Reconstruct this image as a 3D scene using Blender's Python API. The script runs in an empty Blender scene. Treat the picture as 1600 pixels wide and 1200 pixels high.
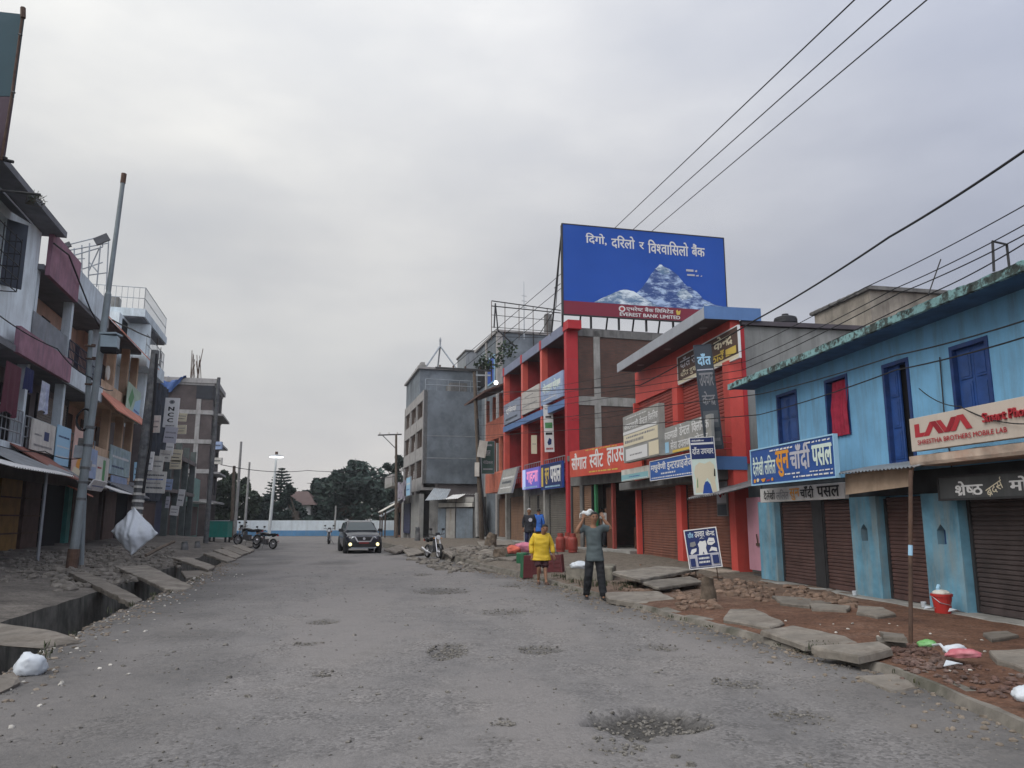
import bpy, bmesh, math, random
from math import sin, cos, tan, atan, atan2, radians, pi, hypot, sqrt
from mathutils import Vector, Matrix, Euler, noise
random.seed(7)
scene = bpy.context.scene
COL = scene.collection
rnd = random.uniform

# ------------------------------------------------------------------ camera geometry
FPX, EYE, HOR = 1200.0, 1.62, 812.0          # focal length in photo pixels, eye height, horizon row
PITCH = atan((HOR - 600) / FPX)
CP, SP = cos(PITCH), sin(PITCH)

def ray(x, y):
    u = (x - 800) / FPX; v = (600 - y) / FPX
    return (u, CP - v * SP, SP + v * CP)
def G(x, y, z=0.0):
    r = ray(x, y); t = (z - EYE) / r[2]
    return Vector((r[0] * t, r[1] * t, z))
def at(x, y, Y):
    r = ray(x, y); t = Y / r[1]
    return Vector((r[0] * t, Y, EYE + r[2] * t))

class Frame:
    """a vertical facade plane on the ground from a to b; u runs a->b, o runs out of it, z up"""
    def __init__(s, a, b):
        s.a = Vector((a[0], a[1])); d = Vector((b[0], b[1])) - s.a
        s.L = d.length; s.d = d / s.L; s.n = Vector((-s.d.y, s.d.x))
        s.rz = atan2(s.d.y, s.d.x)
    def uv(s, x, y, o=0.0):
        r = ray(x, y); a = s.a + s.n * o
        t = a.dot(s.n) / (r[0] * s.n.x + r[1] * s.n.y)
        return ((Vector((r[0] * t, r[1] * t)) - a).dot(s.d), EYE + r[2] * t)
    def R(s, x0, y0, x1, y1, o=0.0):
        p, q = s.uv(x0, y0, o), s.uv(x1, y1, o)
        return (min(p[0], q[0]), max(p[0], q[0]), min(p[1], q[1]), max(p[1], q[1]))
    def w(s, u, o, z):
        p = s.a + s.d * u + s.n * o
        return Vector((p.x, p.y, z))

# ------------------------------------------------------------------ objects
def tag(o, label=None, cat=None, group=None, kind=None):
    if label: o['label'] = label
    if cat: o['category'] = cat
    if group: o['group'] = group
    if kind: o['kind'] = kind
    return o
def thing(name, label, cat, loc=(0, 0, 0), rz=0.0, group=None):
    o = bpy.data.objects.new(name, None); COL.objects.link(o)
    o.location = loc; o.rotation_euler = (0, 0, rz); o.empty_display_size = 0.2
    return tag(o, label, cat, group)
def copy_tree(o, parent=None):
    c = o.copy(); COL.objects.link(c)
    if parent: c.parent = parent
    for ch in [x for x in COL.objects if x.parent == o]:
        copy_tree(ch, c)
    return c

class MB:
    def __init__(s): s.v = []; s.f = []; s.m = []
    def add(s, vs, fs, mi=0):
        n = len(s.v); s.v += [tuple(p) for p in vs]
        for f in fs: s.f.append(tuple(i + n for i in f)); s.m.append(mi)
        return s
    def quad(s, a, b, c, d, mi=0): return s.add([a, b, c, d], [(0, 1, 2, 3)], mi)
    def box(s, x0, x1, y0, y1, z0, z1, mi=0):
        x0, x1 = min(x0, x1), max(x0, x1); y0, y1 = min(y0, y1), max(y0, y1); z0, z1 = min(z0, z1), max(z0, z1)
        return s.add([(x0,y0,z0),(x1,y0,z0),(x1,y1,z0),(x0,y1,z0),(x0,y0,z1),(x1,y0,z1),(x1,y1,z1),(x0,y1,z1)],
              [(0,3,2,1),(4,5,6,7),(0,1,5,4),(1,2,6,5),(2,3,7,6),(3,0,4,7)], mi)
    def obox(s, c, size, rot=(0, 0, 0), mi=0):
        M_ = Euler(rot).to_matrix(); c = Vector(c); hx, hy, hz = size[0]/2, size[1]/2, size[2]/2
        vs = [c + M_ @ Vector((i*hx, j*hy, k*hz)) for k in (-1, 1) for i, j in ((-1,-1),(1,-1),(1,1),(-1,1))]
        return s.add(vs, [(0,3,2,1),(4,5,6,7),(0,1,5,4),(1,2,6,5),(2,3,7,6),(3,0,4,7)], mi)
    def bar(s, p, q, w, h=None, mi=0):
        """rectangular bar from p to q"""
        p, q = Vector(p), Vector(q); d = q - p; L = d.length
        if L < 1e-6: return s
        d /= L; up = Vector((0, 0, 1)) if abs(d.z) < .95 else Vector((0, 1, 0))
        sx = d.cross(up).normalized() * w / 2; sy = sx.cross(d).normalized() * (h or w) / 2
        vs = [e + i*sx + j*sy for e in (p, q) for i, j in ((-1,-1),(1,-1),(1,1),(-1,1))]
        return s.add(vs, [(0,1,2,3),(7,6,5,4),(0,4,5,1),(1,5,6,2),(2,6,7,3),(3,7,4,0)], mi)
    def tube(s, pts, r, n=8, mi=0, cap=True):
        pts = [Vector(p) for p in pts]; k = len(pts)
        rs = r if isinstance(r, (list, tuple)) else [r] * k
        n0 = len(s.v); prev = None
        for i, p in enumerate(pts):
            d = (pts[min(i+1, k-1)] - pts[max(i-1, 0)]).normalized()
            if prev is None:
                a = d.cross(Vector((0, 0, 1)) if abs(d.z) < .9 else Vector((1, 0, 0))).normalized()
            else: a = (prev - d * prev.dot(d)).normalized()
            prev = a; b = d.cross(a)
            for j in range(n):
                t = 2*pi*j/n; s.v.append(tuple(p + (a*cos(t) + b*sin(t)) * rs[i]))
        for i in range(k-1):
            for j in range(n):
                s.f.append((n0+i*n+j, n0+i*n+(j+1)%n, n0+(i+1)*n+(j+1)%n, n0+(i+1)*n+j)); s.m.append(mi)
        if cap:
            s.f.append(tuple(n0+j for j in reversed(range(n)))); s.m.append(mi)
            s.f.append(tuple(n0+(k-1)*n+j for j in range(n))); s.m.append(mi)
        return s
    def lathe(s, prof, c=(0, 0, 0), n=16, axis='z', mi=0):
        n0 = len(s.v); c = Vector(c)
        for r, h in prof:
            for j in range(n):
                t = 2*pi*j/n; a, b = r*cos(t), r*sin(t)
                p = {'z': (a, b, h), 'x': (h, a, b), 'y': (b, h, a)}[axis]
                s.v.append(tuple(c + Vector(p)))
        for i in range(len(prof)-1):
            for j in range(n):
                s.f.append((n0+i*n+j, n0+i*n+(j+1)%n, n0+(i+1)*n+(j+1)%n, n0+(i+1)*n+j)); s.m.append(mi)
        s.f.append(tuple(n0+j for j in reversed(range(n)))); s.m.append(mi)
        s.f.append(tuple(n0+(len(prof)-1)*n+j for j in range(n))); s.m.append(mi)
        return s
    def prism(s, poly, vec, mi=0):
        """closed prism: polygon of 3D points pushed along vec"""
        v = Vector(vec); n = len(poly); P = [Vector(p) for p in poly]
        fs = [tuple(reversed(range(n))), tuple(range(n, 2*n))] + [(i, (i+1) % n, n+(i+1) % n, n+i) for i in range(n)]
        return s.add(P + [p + v for p in P], fs, mi)
    def ribbon(s, prof, vec, mi=0):
        """open profile pushed along vec (corrugated sheets, shutters)"""
        v = Vector(vec); P = [Vector(p) for p in prof]; n = len(P)
        return s.add(P + [p + v for p in P], [(i, i+1, n+i+1, n+i) for i in range(n-1)], mi)
    def build(s, name, mat, parent=None, smooth=False, fix=True, bevel=0, loc=None):
        me = bpy.data.meshes.new(name); me.from_pydata(s.v, [], s.f)
        mats = mat if isinstance(mat, (list, tuple)) else [mat]
        for m in mats: me.materials.append(m)
        if len(mats) > 1: me.polygons.foreach_set('material_index', s.m)
        if fix:
            bm = bmesh.new(); bm.from_mesh(me); bmesh.ops.recalc_face_normals(bm, faces=bm.faces); bm.to_mesh(me); bm.free()
        if smooth: me.polygons.foreach_set('use_smooth', [True] * len(me.polygons))
        me.update()
        o = bpy.data.objects.new(name, me); COL.objects.link(o)
        if parent: o.parent = parent
        if loc is not None: o.location = loc
        if bevel:
            b = o.modifiers.new('edge', 'BEVEL'); b.width = bevel; b.segments = 2; b.limit_method = 'ANGLE'; b.harden_normals = False
        return o

def smooth_angle(o, deg=40):
    me = o.data; me.polygons.foreach_set('use_smooth', [True] * len(me.polygons))
    try: me.set_sharp_from_angle(angle=radians(deg))
    except Exception: pass
    return o

# ------------------------------------------------------------------ materials
def nodes_of(name):
    m = bpy.data.materials.new(name); m.use_nodes = True
    nt = m.node_tree; b = nt.nodes['Principled BSDF']
    return m, nt, b
def N(nt, t, **kw):
    n = nt.nodes.new(t)
    for k, v in kw.items(): setattr(n, k, v)
    return n
def ramp(nt, fac, stops):
    r = N(nt, 'ShaderNodeValToRGB'); nt.links.new(fac, r.inputs[0])
    el = r.color_ramp.elements
    while len(el) < len(stops): el.new(0.5)
    for e, (p, c) in zip(el, stops):
        e.position = p; e.color = (c, c, c, 1) if not isinstance(c, (tuple, list)) else (*c[:3], 1)
    return r.outputs[0]
def mixc(nt, fac, a, b, mode='MIX'):
    n = N(nt, 'ShaderNodeMix', data_type='RGBA', blend_type=mode)
    for sock, v in ((n.inputs[0], fac), (n.inputs[6], a), (n.inputs[7], b)):
        if hasattr(v, 'links'): nt.links.new(v, sock)
        elif isinstance(v, (tuple, list)): sock.default_value = (*v[:3], 1)
        else: sock.default_value = v
    return n.outputs[2]
def coords(nt, scale=(1, 1, 1)):
    tc = N(nt, 'ShaderNodeTexCoord'); mp = N(nt, 'ShaderNodeMapping'); mp.inputs['Scale'].default_value = scale
    nt.links.new(tc.outputs['Object'], mp.inputs[0]); return mp.outputs[0]
def noise_tex(nt, vec, scale, detail=4, rough=.6):
    n = N(nt, 'ShaderNodeTexNoise'); n.inputs['Scale'].default_value = scale
    n.inputs['Detail'].default_value = detail; n.inputs['Roughness'].default_value = rough
    nt.links.new(vec, n.inputs['Vector']); return n.outputs['Fac']
def bump(nt, b, h, strength, dist=.02):
    n = N(nt, 'ShaderNodeBump'); n.inputs['Strength'].default_value = strength; n.inputs['Distance'].default_value = dist
    nt.links.new(h, n.inputs['Height']); nt.links.new(n.outputs[0], b.inputs['Normal'])

_mats = {}
def M(name, col, rough=.85, var=.18, scale=2.0, dirt=None, dirt_amt=.5, streak=True, dscale=1.6, bumps=.15, bscale=40, metal=0.0, spec=.3, emit=None, es=1.0):
    """painted / plastered / metal surface: blotchy base colour, wear streaks, fine relief"""
    if name in _mats: return _mats[name]
    m, nt, b = nodes_of(name); L = nt.links
    v = coords(nt)
    n1 = noise_tex(nt, v, scale, 6)
    hi = tuple(min(1, c*(1+var)) for c in col); lo = tuple(c*(1-var*1.5) for c in col)
    c = ramp(nt, n1, [(.3, lo), (.7, hi)])
    if dirt is not None:
        v2 = coords(nt, (2.2, 2.2, .28) if streak else (1, 1, 1))
        n2 = noise_tex(nt, v2, dscale, 8, .68)
        f = ramp(nt, n2, [(.47, 0.0), (.72, dirt_amt)])
        c = mixc(nt, f, c, dirt)
    L.new(c, b.inputs['Base Color'])
    b.inputs['Roughness'].default_value = rough; b.inputs['Metallic'].default_value = metal
    b.inputs['Specular IOR Level'].default_value = spec
    if bumps:
        bump(nt, b, noise_tex(nt, v, bscale, 3), bumps, .01)
    if emit is not None:
        b.inputs['Emission Color'].default_value = (*emit, 1); b.inputs['Emission Strength'].default_value = es
    _mats[name] = m
    return m
def brick_mat(name, c1, c2, mortar, sc=1.0):
    m, nt, b = nodes_of(name); L = nt.links
    tc = N(nt, 'ShaderNodeTexCoord'); sp = N(nt, 'ShaderNodeSeparateXYZ'); L.new(tc.outputs['Object'], sp.inputs[0])
    ad = N(nt, 'ShaderNodeMath', operation='ADD'); L.new(sp.outputs[0], ad.inputs[0]); L.new(sp.outputs[1], ad.inputs[1])
    cb = N(nt, 'ShaderNodeCombineXYZ'); L.new(ad.outputs[0], cb.inputs[0]); L.new(sp.outputs[2], cb.inputs[1])
    br = N(nt, 'ShaderNodeTexBrick'); L.new(cb.outputs[0], br.inputs['Vector'])
    br.inputs['Scale'].default_value = sc; br.inputs['Color1'].default_value = (*c1, 1); br.inputs['Color2'].default_value = (*c2, 1)
    br.inputs['Mortar'].default_value = (*mortar, 1); br.inputs['Mortar Size'].default_value = .012
    br.inputs['Brick Width'].default_value = .24; br.inputs['Row Height'].default_value = .08; br.inputs['Bias'].default_value = -.1
    v = coords(nt); f = ramp(nt, noise_tex(nt, v, .9, 6), [(.35, .62), (.7, 1.1)])
    c = mixc(nt, 1.0, br.outputs['Color'], f, 'MULTIPLY')
    L.new(c, b.inputs['Base Color']); b.inputs['Roughness'].default_value = .92
    bump(nt, b, br.outputs['Fac'], -.4, .01)
    return m
def flat(name, col, rough=.6, emit=None, es=1.0, metal=0.0):
    if name in _mats: return _mats[name]
    m, nt, b = nodes_of(name)
    b.inputs['Base Color'].default_value = (*col, 1); b.inputs['Roughness'].default_value = rough; b.inputs['Metallic'].default_value = metal
    if rough > .4: b.inputs['Specular IOR Level'].default_value = .15
    if emit is not None:
        b.inputs['Emission Color'].default_value = (*emit, 1); b.inputs['Emission Strength'].default_value = es
    _mats[name] = m
    return m

DUST = (.20, .165, .13); SOOT = (.035, .033, .032); GRIME = (.085, .08, .072)
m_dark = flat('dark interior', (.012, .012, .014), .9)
m_steel = M('galvanised steel', (.30, .33, .36), .5, .12, 4, (.2, .15, .11), .35, metal=.55)
m_rust = M('rusty iron', (.085, .055, .042), .85, .3, 8, (.14, .07, .04), .6)
m_blackiron = M('black iron', (.03, .03, .032), .6, .2, 6)
m_conc = M('grey concrete', (.27, .265, .25), .93, .22, 1.6, GRIME, .6, bumps=.4, bscale=28)
m_conc_d = M('damp concrete', (.15, .148, .145), .93, .25, 1.6, SOOT, .6, bumps=.4)
m_wire = flat('cable sheath', (.02, .02, .022), .6)
m_chrome = flat('bare aluminium', (.6, .6, .62), .3, metal=.9)
m_rubber = M('tyre rubber', (.018, .018, .018), .8, .15, 6)
m_glass = flat('window glass', (.03, .045, .055), .08)
m_white = M('white sheet', (.66, .66, .65), .6, .06, 3, DUST, .35)

# ------------------------------------------------------------------ lettering (flat or raised) in any script
_gl = {}
def glyphs(txt, bold, extr):
    key = (txt, bold, extr)
    if key in _gl: return _gl[key]
    c = bpy.data.curves.new('glyph', 'FONT'); c.body = txt; c.size = 1.0; c.extrude = extr; c.resolution_u = 3
    o = bpy.data.objects.new('glyph', c)
    me = bpy.data.meshes.new_from_object(o)
    v = [tuple(p.co) for p in me.vertices]; f = [tuple(p.vertices) for p in me.polygons]
    bpy.data.meshes.remove(me); bpy.data.objects.remove(o); bpy.data.curves.remove(c)
    _gl[key] = (v, f); return _gl[key]
VIR, II, RA = '\u094d', '\u093f', '\u0930'
def is_c(ch): return 0x0915 <= ord(ch) <= 0x0939 or ch in '\u0958\u0959'
def clusters(t):
    i = 0; out = []
    while i < len(t):
        j = i + 1
        if is_c(t[i]):
            while j < len(t):
                if t[j] == VIR and j + 1 < len(t) and is_c(t[j+1]): j += 2
                elif ord(t[j]) in range(0x0900, 0x0904) or ord(t[j]) in range(0x093a, 0x0950) and t[j] != VIR: j += 1
                else: break
        else:
            while j < len(t) and ord(t[j]) in range(0x0900, 0x0904): j += 1
        out.append(t[i:j]); i = j
    return out
def clip_right(v, f, xc):
    bm = bmesh.new(); bv = [bm.verts.new(p) for p in v]
    for q in f:
        try: bm.faces.new([bv[k] for k in q])
        except ValueError: pass
    bmesh.ops.bisect_plane(bm, geom=bm.verts[:] + bm.edges[:] + bm.faces[:], plane_co=(xc, 0, 0), plane_no=(1, 0, 0), clear_outer=True)
    bm.verts.index_update(); r = ([tuple(p.co) for p in bm.verts], [tuple(p.index for p in q.verts) for q in bm.faces]); bm.free()
    return r
def write(txt, bold=.02, extr=0.0):
    """heavier strokes are the same outline laid down again a hair to the side"""
    v, f = write_line(txt, 0.0, extr)
    if extr or not bold: return v, f
    V, F_ = [], []
    for k, (dx, dz) in enumerate(((0, 0), (bold, 0), (bold*.5, bold*.8), (bold*1.7, 0), (bold, bold))):
        n = len(V); V += [(p[0]+dx, p[1]+dz, -.0004*k) for p in v]; F_ += [tuple(i+n for i in q) for q in f]
    return V, F_
def write_line(txt, bold=.02, extr=0.0):
    """lay a line of text out: vowel signs, half letters and stacked r marks are put where the script wants them"""
    V, Fc = [], []; x = 0.0
    def put(v, f, dx):
        n = len(V); V.extend((p[0] + dx, p[1], p[2]) for p in v); Fc.extend(tuple(k + n for k in q) for q in f)
    if all(ord(ch) < 0x900 for ch in txt):
        v, f = glyphs(txt, bold, extr); return list(v), list(f)
    for cl in clusters(txt):
        if cl == ' ': x += .26; continue
        if not cl.strip(): continue
        cons = cl; tail = ''
        k = 0
        while k < len(cl) and (is_c(cl[k]) or cl[k] == VIR): k += 1
        cons, tail = (cl[:k], cl[k:]) if k else (cl, '')
        parts = cons.split(VIR) if k else [cl]
        reph = rakar = False
        if len(parts) > 1 and parts[0] == RA: reph = True; parts = parts[1:]
        if len(parts) > 1 and parts[-1] == RA: rakar = True; parts = parts[:-1]
        if II in tail:
            tail = tail.replace(II, ''); v, f = glyphs(II, bold, extr); xm = .26
            put(v, f, x); x += xm
        for h in parts[:-1]:
            v, f = glyphs(h, bold, extr); xm = max(p[0] for p in v)
            fr = .86 if h in 'टठडढदहछ' else .70
            v, f = clip_right(v, f, xm * fr); put(v, f, x); x += xm * fr - .01
        v, f = glyphs(parts[-1] + tail, bold, extr); put(v, f, x)
        base = max(p[0] for p in glyphs(parts[-1], bold, extr)[0])
        w_ = max(p[0] for p in v)
        if rakar:
            b0 = x + base * .62; t = .05 + bold
            put([(b0, .2, extr), (b0 - .22, .02, extr), (b0 - .22 + t, -.02, extr), (b0 + t * .6, .14, extr)], [(0, 1, 2, 3)], 0)
        if reph:
            b0 = x + w_ - .06; t = .05 + bold
            put([(b0, .62, extr), (b0 - .02, .78, extr), (b0 + .1, .86, extr), (b0 + .14, .80, extr), (b0 + t, .74, extr), (b0 + t, .62, extr)], [(0, 1, 2, 3, 4, 5)], 0)
        x += w_ - (.012 if ord(cl[0]) > 0x900 else -.03)
    return V, Fc
def lettering(parent, rows, mats, name='lettering', depth=.0, skew=0.0, push=.004):
    """rows: (text, x0, x1, z0, z1, material index, bold); board-local, written on the plane y = push facing +y.
    x grows to the READER'S LEFT in a facade frame, so text is laid out mirrored from x0 (reader's left) to x1."""
    mb = MB()
    for r in rows:
        txt, x0, x1, z0, z1, mi, bold = r[:7]; rot = r[7] if len(r) > 7 else 0
        v, f = write(txt, bold, depth and .5)
        ax, bx = min(p[0] for p in v), max(p[0] for p in v); az, bz = min(p[1] for p in v), max(p[1] for p in v)
        out = []
        for p in v:
            s, t = (p[0]-ax)/(bx-ax), (p[1]-az)/(bz-az)
            X, Z = x0 + (x1-x0)*s, z0 + (z1-z0)*t
            if rot:
                cx, cz = (x0+x1)/2, (z0+z1)/2; sg = -1 if x1 < x0 else 1
                dx, dz = (X-cx)*sg, Z-cz; X = cx + sg*(dx*cos(rot) - dz*sin(rot)); Z = cz + dx*sin(rot) + dz*cos(rot)
            out.append((X, push + (p[2] > 0) * depth, Z))
        mb.add(out, f, mi)
    return mb.build(name, mats, parent, fix=depth > 0)
# ================================================================== GROUND
def lerp_tab(tab, y):
    if y <= tab[0][0]: return tab[0][1]
    for (a, x0), (b, x1) in zip(tab, tab[1:]):
        if y <= b: return x0 + (x1-x0)*(y-a)/(b-a)
    return tab[-1][1]
XL = [(-12, -.7), (4, -4.0), (8.4, -5.35), (11.2, -6.25), (16, -7.45), (20, -8.35), (28, -10.5), (40, -13.6), (56, -18), (70, -34), (100, -90)]
XR = [(-12, 4.2), (6.4, 4.0), (8.6, 4.08), (10.6, 3.45), (13.65, 2.63), (16.2, 2.0), (21.2, .85), (25.3, -.75), (33.7, -3.0), (40.4, -5.8), (58, -10.8), (68, -6), (100, 30)]
roadL = lambda y: lerp_tab(XL, y) + .11*noise.noise(Vector((y*.9, 3, 1))) + .05*noise.noise(Vector((y*3.1, 5, 1)))
roadR = lambda y: lerp_tab(XR, y) + .07*noise.noise(Vector((y*1.1, 8, 1)))
ZR = [(-12, .12), (12, .12), (20, .13), (24, .24), (34, .36), (45, .42), (60, .25), (75, .05)]
def nz(x, y, s, seed=0): return noise.noise(Vector((x*s, y*s, seed*7.3)))
PX_HOLES = [(1020,1127,88,20,.085), (700,1017,30,12,.035), (842,1014,36,7,.03), (1036,1012,24,6,.02), (505,971,24,5,.025), (690,924,42,5,.03),
            (1150,1068,40,9,.02), (1255,1121,52,11,.022), (482,1006,22,3,.02), (430,880,30,3,.02), (520,880,40,3,.02), (660,898,14,2,.02),
            (790,956,40,5,.015), (800,915,20,2,.02), (1400,1040,40,6,.02), (505,1052,20,5,.015), (784,1128,18,6,.015), (960,1165,50,14,.012)]
HOLES = []
for x, y, rx, ry, dp in PX_HOLES:
    c = G(x, y); HOLES.append((c.x, c.y, abs(G(x+rx, y).x - c.x), abs(G(x, y-ry).y - G(x, y+ry).y)/2, dp))
def hole(x, y):
    d = 0; k = 0
    for cx, cy, rx, ry, dp in HOLES:
        if abs(x-cx) < rx*1.7 and abs(y-cy) < ry*1.7:
            q = hypot((x-cx)/rx, (y-cy)/ry) + .42*nz(x, y, 2.2/max(.4, rx), 3) + .2*nz(x, y, 5, 4)
            t = max(0.0, min(1.0, (1.08-q)/(.14 if dp > .05 else .3)))
            if t*dp > d: d = t*dp
            k = max(k, t*(.22+.78*min(1, max(0, dp-.012)/.05)))
    return d, k
def road_z(x, y):
    d, k = hole(x, y)
    e = min(x-roadL(y), roadR(y)-x)
    return (.022*nz(x, y, .35) + .010*nz(x, y, 1.1, 1) + .0035*nz(x, y, 6, 2))*min(1, max(0.0, e)/.5) - d + k*.008*nz(x, y, 14, 5)

def grid_mesh(name, rows, xs_of, zf, mat, attr=None, kind='structure'):
    V, Fc, A = [], [], []
    W = None
    for y in rows:
        xs = xs_of(y); W = len(xs)
        for x in xs:
            V.append((x, y, zf(x, y)))
            if attr: A.append(attr(x, y))
    for i in range(len(rows)-1):
        for j in range(W-1):
            a = i*W+j; Fc.append((a, a+1, a+W+1, a+W))
    me = bpy.data.meshes.new(name); me.from_pydata(V, [], Fc); me.materials.append(mat)
    me.polygons.foreach_set('use_smooth', [True]*len(Fc))
    if attr:
        ca = me.color_attributes.new('wear', 'FLOAT_COLOR', 'POINT')
        for i, (r, g, b) in enumerate(A): ca.data[i].color = (r, g, b, 1)
    o = bpy.data.objects.new(name, me); COL.objects.link(o); tag(o, kind=kind); return o

def road_material():
    m, nt, b = nodes_of('worn dusty asphalt'); L = nt.links
    v = coords(nt); vl = coords(nt, (1, .45, 1))
    at_ = N(nt, 'ShaderNodeVertexColor', layer_name='wear'); sep = N(nt, 'ShaderNodeSeparateColor'); L.new(at_.outputs[0], sep.inputs[0])
    big = noise_tex(nt, vl, .55, 8, .62); mid = noise_tex(nt, v, 3.2, 7, .7); fine = noise_tex(nt, v, 60, 2, .7)
    c = ramp(nt, big, [(.30, (.122, .118, .118)), (.48, (.165, .157, .153)), (.62, (.185, .173, .165)), (.78, (.150, .146, .147))])
    f = ramp(nt, mid, [(.28, .72), (.5, 1.0), (.75, 1.13)]); c = mixc(nt, .8, c, f, 'MULTIPLY')
    # aggregate showing through
    vo = N(nt, 'ShaderNodeTexVoronoi'); vo.inputs['Scale'].default_value = 38; L.new(v, vo.inputs['Vector'])
    g = ramp(nt, vo.outputs['Color'], [(.2, .60), (.55, 1.0), (.9, 1.30)])
    expo = ramp(nt, noise_tex(nt, v, 1.3, 6, .65), [(.40, .15), (.60, .95)])
    c = mixc(nt, expo, c, mixc(nt, 1.0, c, g, 'MULTIPLY'))
    f2 = ramp(nt, fine, [(.3, .86), (.7, 1.12)]); c = mixc(nt, .7, c, f2, 'MULTIPLY')
    # smooth bitumen patches
    pat = ramp(nt, noise_tex(nt, coords(nt, (.5, .22, 1)), 1.0, 3, .4), [(.53, 0.0), (.56, .62)])
    c = mixc(nt, pat, c, (.178, .167, .162))
    # dust along the edges, gravel in the holes
    dustf = mixc(nt, 1.0, sep.outputs[1], ramp(nt, mid, [(.3, .55), (.6, 1.0)]), 'MULTIPLY')
    c = mixc(nt, dustf, c, ramp(nt, noise_tex(nt, v, 5, 6, .7), [(.3, (.052, .051, .051)), (.55, (.090, .086, .083)), (.78, (.140, .126, .112))]))
    hg = mixc(nt, 1.0, g, (.055, .052, .048), 'MULTIPLY')
    c = mixc(nt, sep.outputs[0], c, hg)
    L.new(c, b.inputs['Base Color']); b.inputs['Roughness'].default_value = .9; b.inputs['Specular IOR Level'].default_value = .25
    hh = N(nt, 'ShaderNodeMath', operation='MULTIPLY_ADD'); L.new(vo.outputs['Distance'], hh.inputs[0]); hh.inputs[1].default_value = -.6; L.new(fine, hh.inputs[2])
    bump(nt, b, hh.outputs[0], .55, .012)
    return m
def soil_material(name, a, b_, c_, seed=0, gravel=.5):
    m, nt, b = nodes_of(name); L = nt.links
    v = coords(nt)
    big = noise_tex(nt, v, .7, 8, .65); mid = noise_tex(nt, v, 4.5, 8, .72)
    c = ramp(nt, big, [(.32, a), (.52, b_), (.70, c_)])
    c = mixc(nt, .85, c, ramp(nt, mid, [(.3, .55), (.5, 1.0), (.72, 1.25)]), 'MULTIPLY')
    if seed:
        tc = N(nt, 'ShaderNodeTexCoord'); sx = N(nt, 'ShaderNodeSeparateXYZ'); L.new(tc.outputs['Object'], sx.inputs[0])
        ad = N(nt, 'ShaderNodeMath', operation='MULTIPLY_ADD'); L.new(mid, ad.inputs[0]); ad.inputs[1].default_value = 9; L.new(sx.outputs[1], ad.inputs[2])
        mr = N(nt, 'ShaderNodeMapRange'); mr.inputs[1].default_value = 18; mr.inputs[2].default_value = 27; L.new(ad.outputs[0], mr.inputs[0])
        c = mixc(nt, mr.outputs[0], c, ramp(nt, mid, [(.3, (.085, .072, .06)), (.7, (.19, .165, .135))]))
    vo = N(nt, 'ShaderNodeTexVoronoi'); vo.inputs['Scale'].default_value = 22; L.new(v, vo.inputs['Vector'])
    c = mixc(nt, gravel, c, ramp(nt, vo.outputs['Color'], [(.2, .6), (.6, 1.0), (.9, 1.35)]), 'MULTIPLY')
    L.new(c, b.inputs['Base Color']); b.inputs['Roughness'].default_value = .95; b.inputs['Specular IOR Level'].default_value = .2
    hh = N(nt, 'ShaderNodeMath', operation='ADD'); L.new(mid, hh.inputs[0]); L.new(vo.outputs['Distance'], hh.inputs[1])
    bump(nt, b, hh.outputs[0], .6, .03)
    return m
m_road = road_material()
m_redsoil = soil_material('red earth', (.085, .046, .032), (.125, .066, .043), (.16, .10, .075), seed=1)
m_greysoil = soil_material('trodden grey earth', (.075, .068, .06), (.125, .112, .10), (.175, .158, .14))
m_far = soil_material('open ground', (.08, .075, .06), (.12, .11, .09), (.16, .15, .12))

rows = []
y = 1.2
while y < 24: rows.append(y); y += .115 if y < 16 else .16
while y < 46: rows.append(y); y += .4
while y < 76: rows.append(y); y += 2
rows = [-12, -6, -2, 0] + rows + [77.2]
def attr(x, yy):
    d, k = hole(x, yy)
    xl, xr = roadL(yy), roadR(yy)
    e = min((x-xl)/2.5, (xr-x)/1.1) + .6*nz(x, yy, .8, 9)
    return (k, max(0, min(1, 1-e)), 0)
grid_mesh('road', rows, lambda yy: [roadL(yy) + (roadR(yy)-roadL(yy))*k/96 for k in range(97)], road_z, m_road, attr)

# far side of the junction and everything under the town
mb = MB(); mb.quad((-900, -300, -1.0), (900, -300, -1.0), (900, 1500, -1.0), (-900, 1500, -1.0))
tag(mb.build('ground', m_far), kind='structure')
mb = MB(); mb.quad((-260, 77.2, -.004), (260, 77.2, -.004), (260, 420, -.004), (-260, 420, -.004))
tag(mb.build('open_ground', m_far), kind='structure')

# left: open drain in the road edge, then trodden pavement rising to the shops
DW = 1.35
rows_l = [-12, -4] + [i*.3 for i in range(0, 100)] + [30+i for i in range(0, 31)]
LF_A = G(0, 860, .6); LANG = 15.15
def left_face_x(y): return LF_A.x - tan(radians(LANG))*(y-LF_A.y)
def pav_l(x, y):
    x1 = roadL(y) - (DW if y < 46 else 0); x0 = left_face_x(y)
    t = max(0, min(1.0, (x1-x)/max(1.0, (x1-x0))))
    z = .06 + .54*t
    if y > 55: z *= max(.1, 1-(y-55)/40)
    return z + (.05*nz(x, y, .9, 11) + .02*nz(x, y, 3.1, 12))*min(1, (x1-x)/.4)
grid_mesh('pavement', rows_l, lambda yy: [-120, -60] + [left_face_x(yy) - 4 + (roadL(yy)-(DW if yy < 46 else 0) - left_face_x(yy)+4)*k/40 for k in range(41)], pav_l, m_greysoil)
mb = MB()
seq = [yy for yy in rows_l if yy <= 46]
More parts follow.
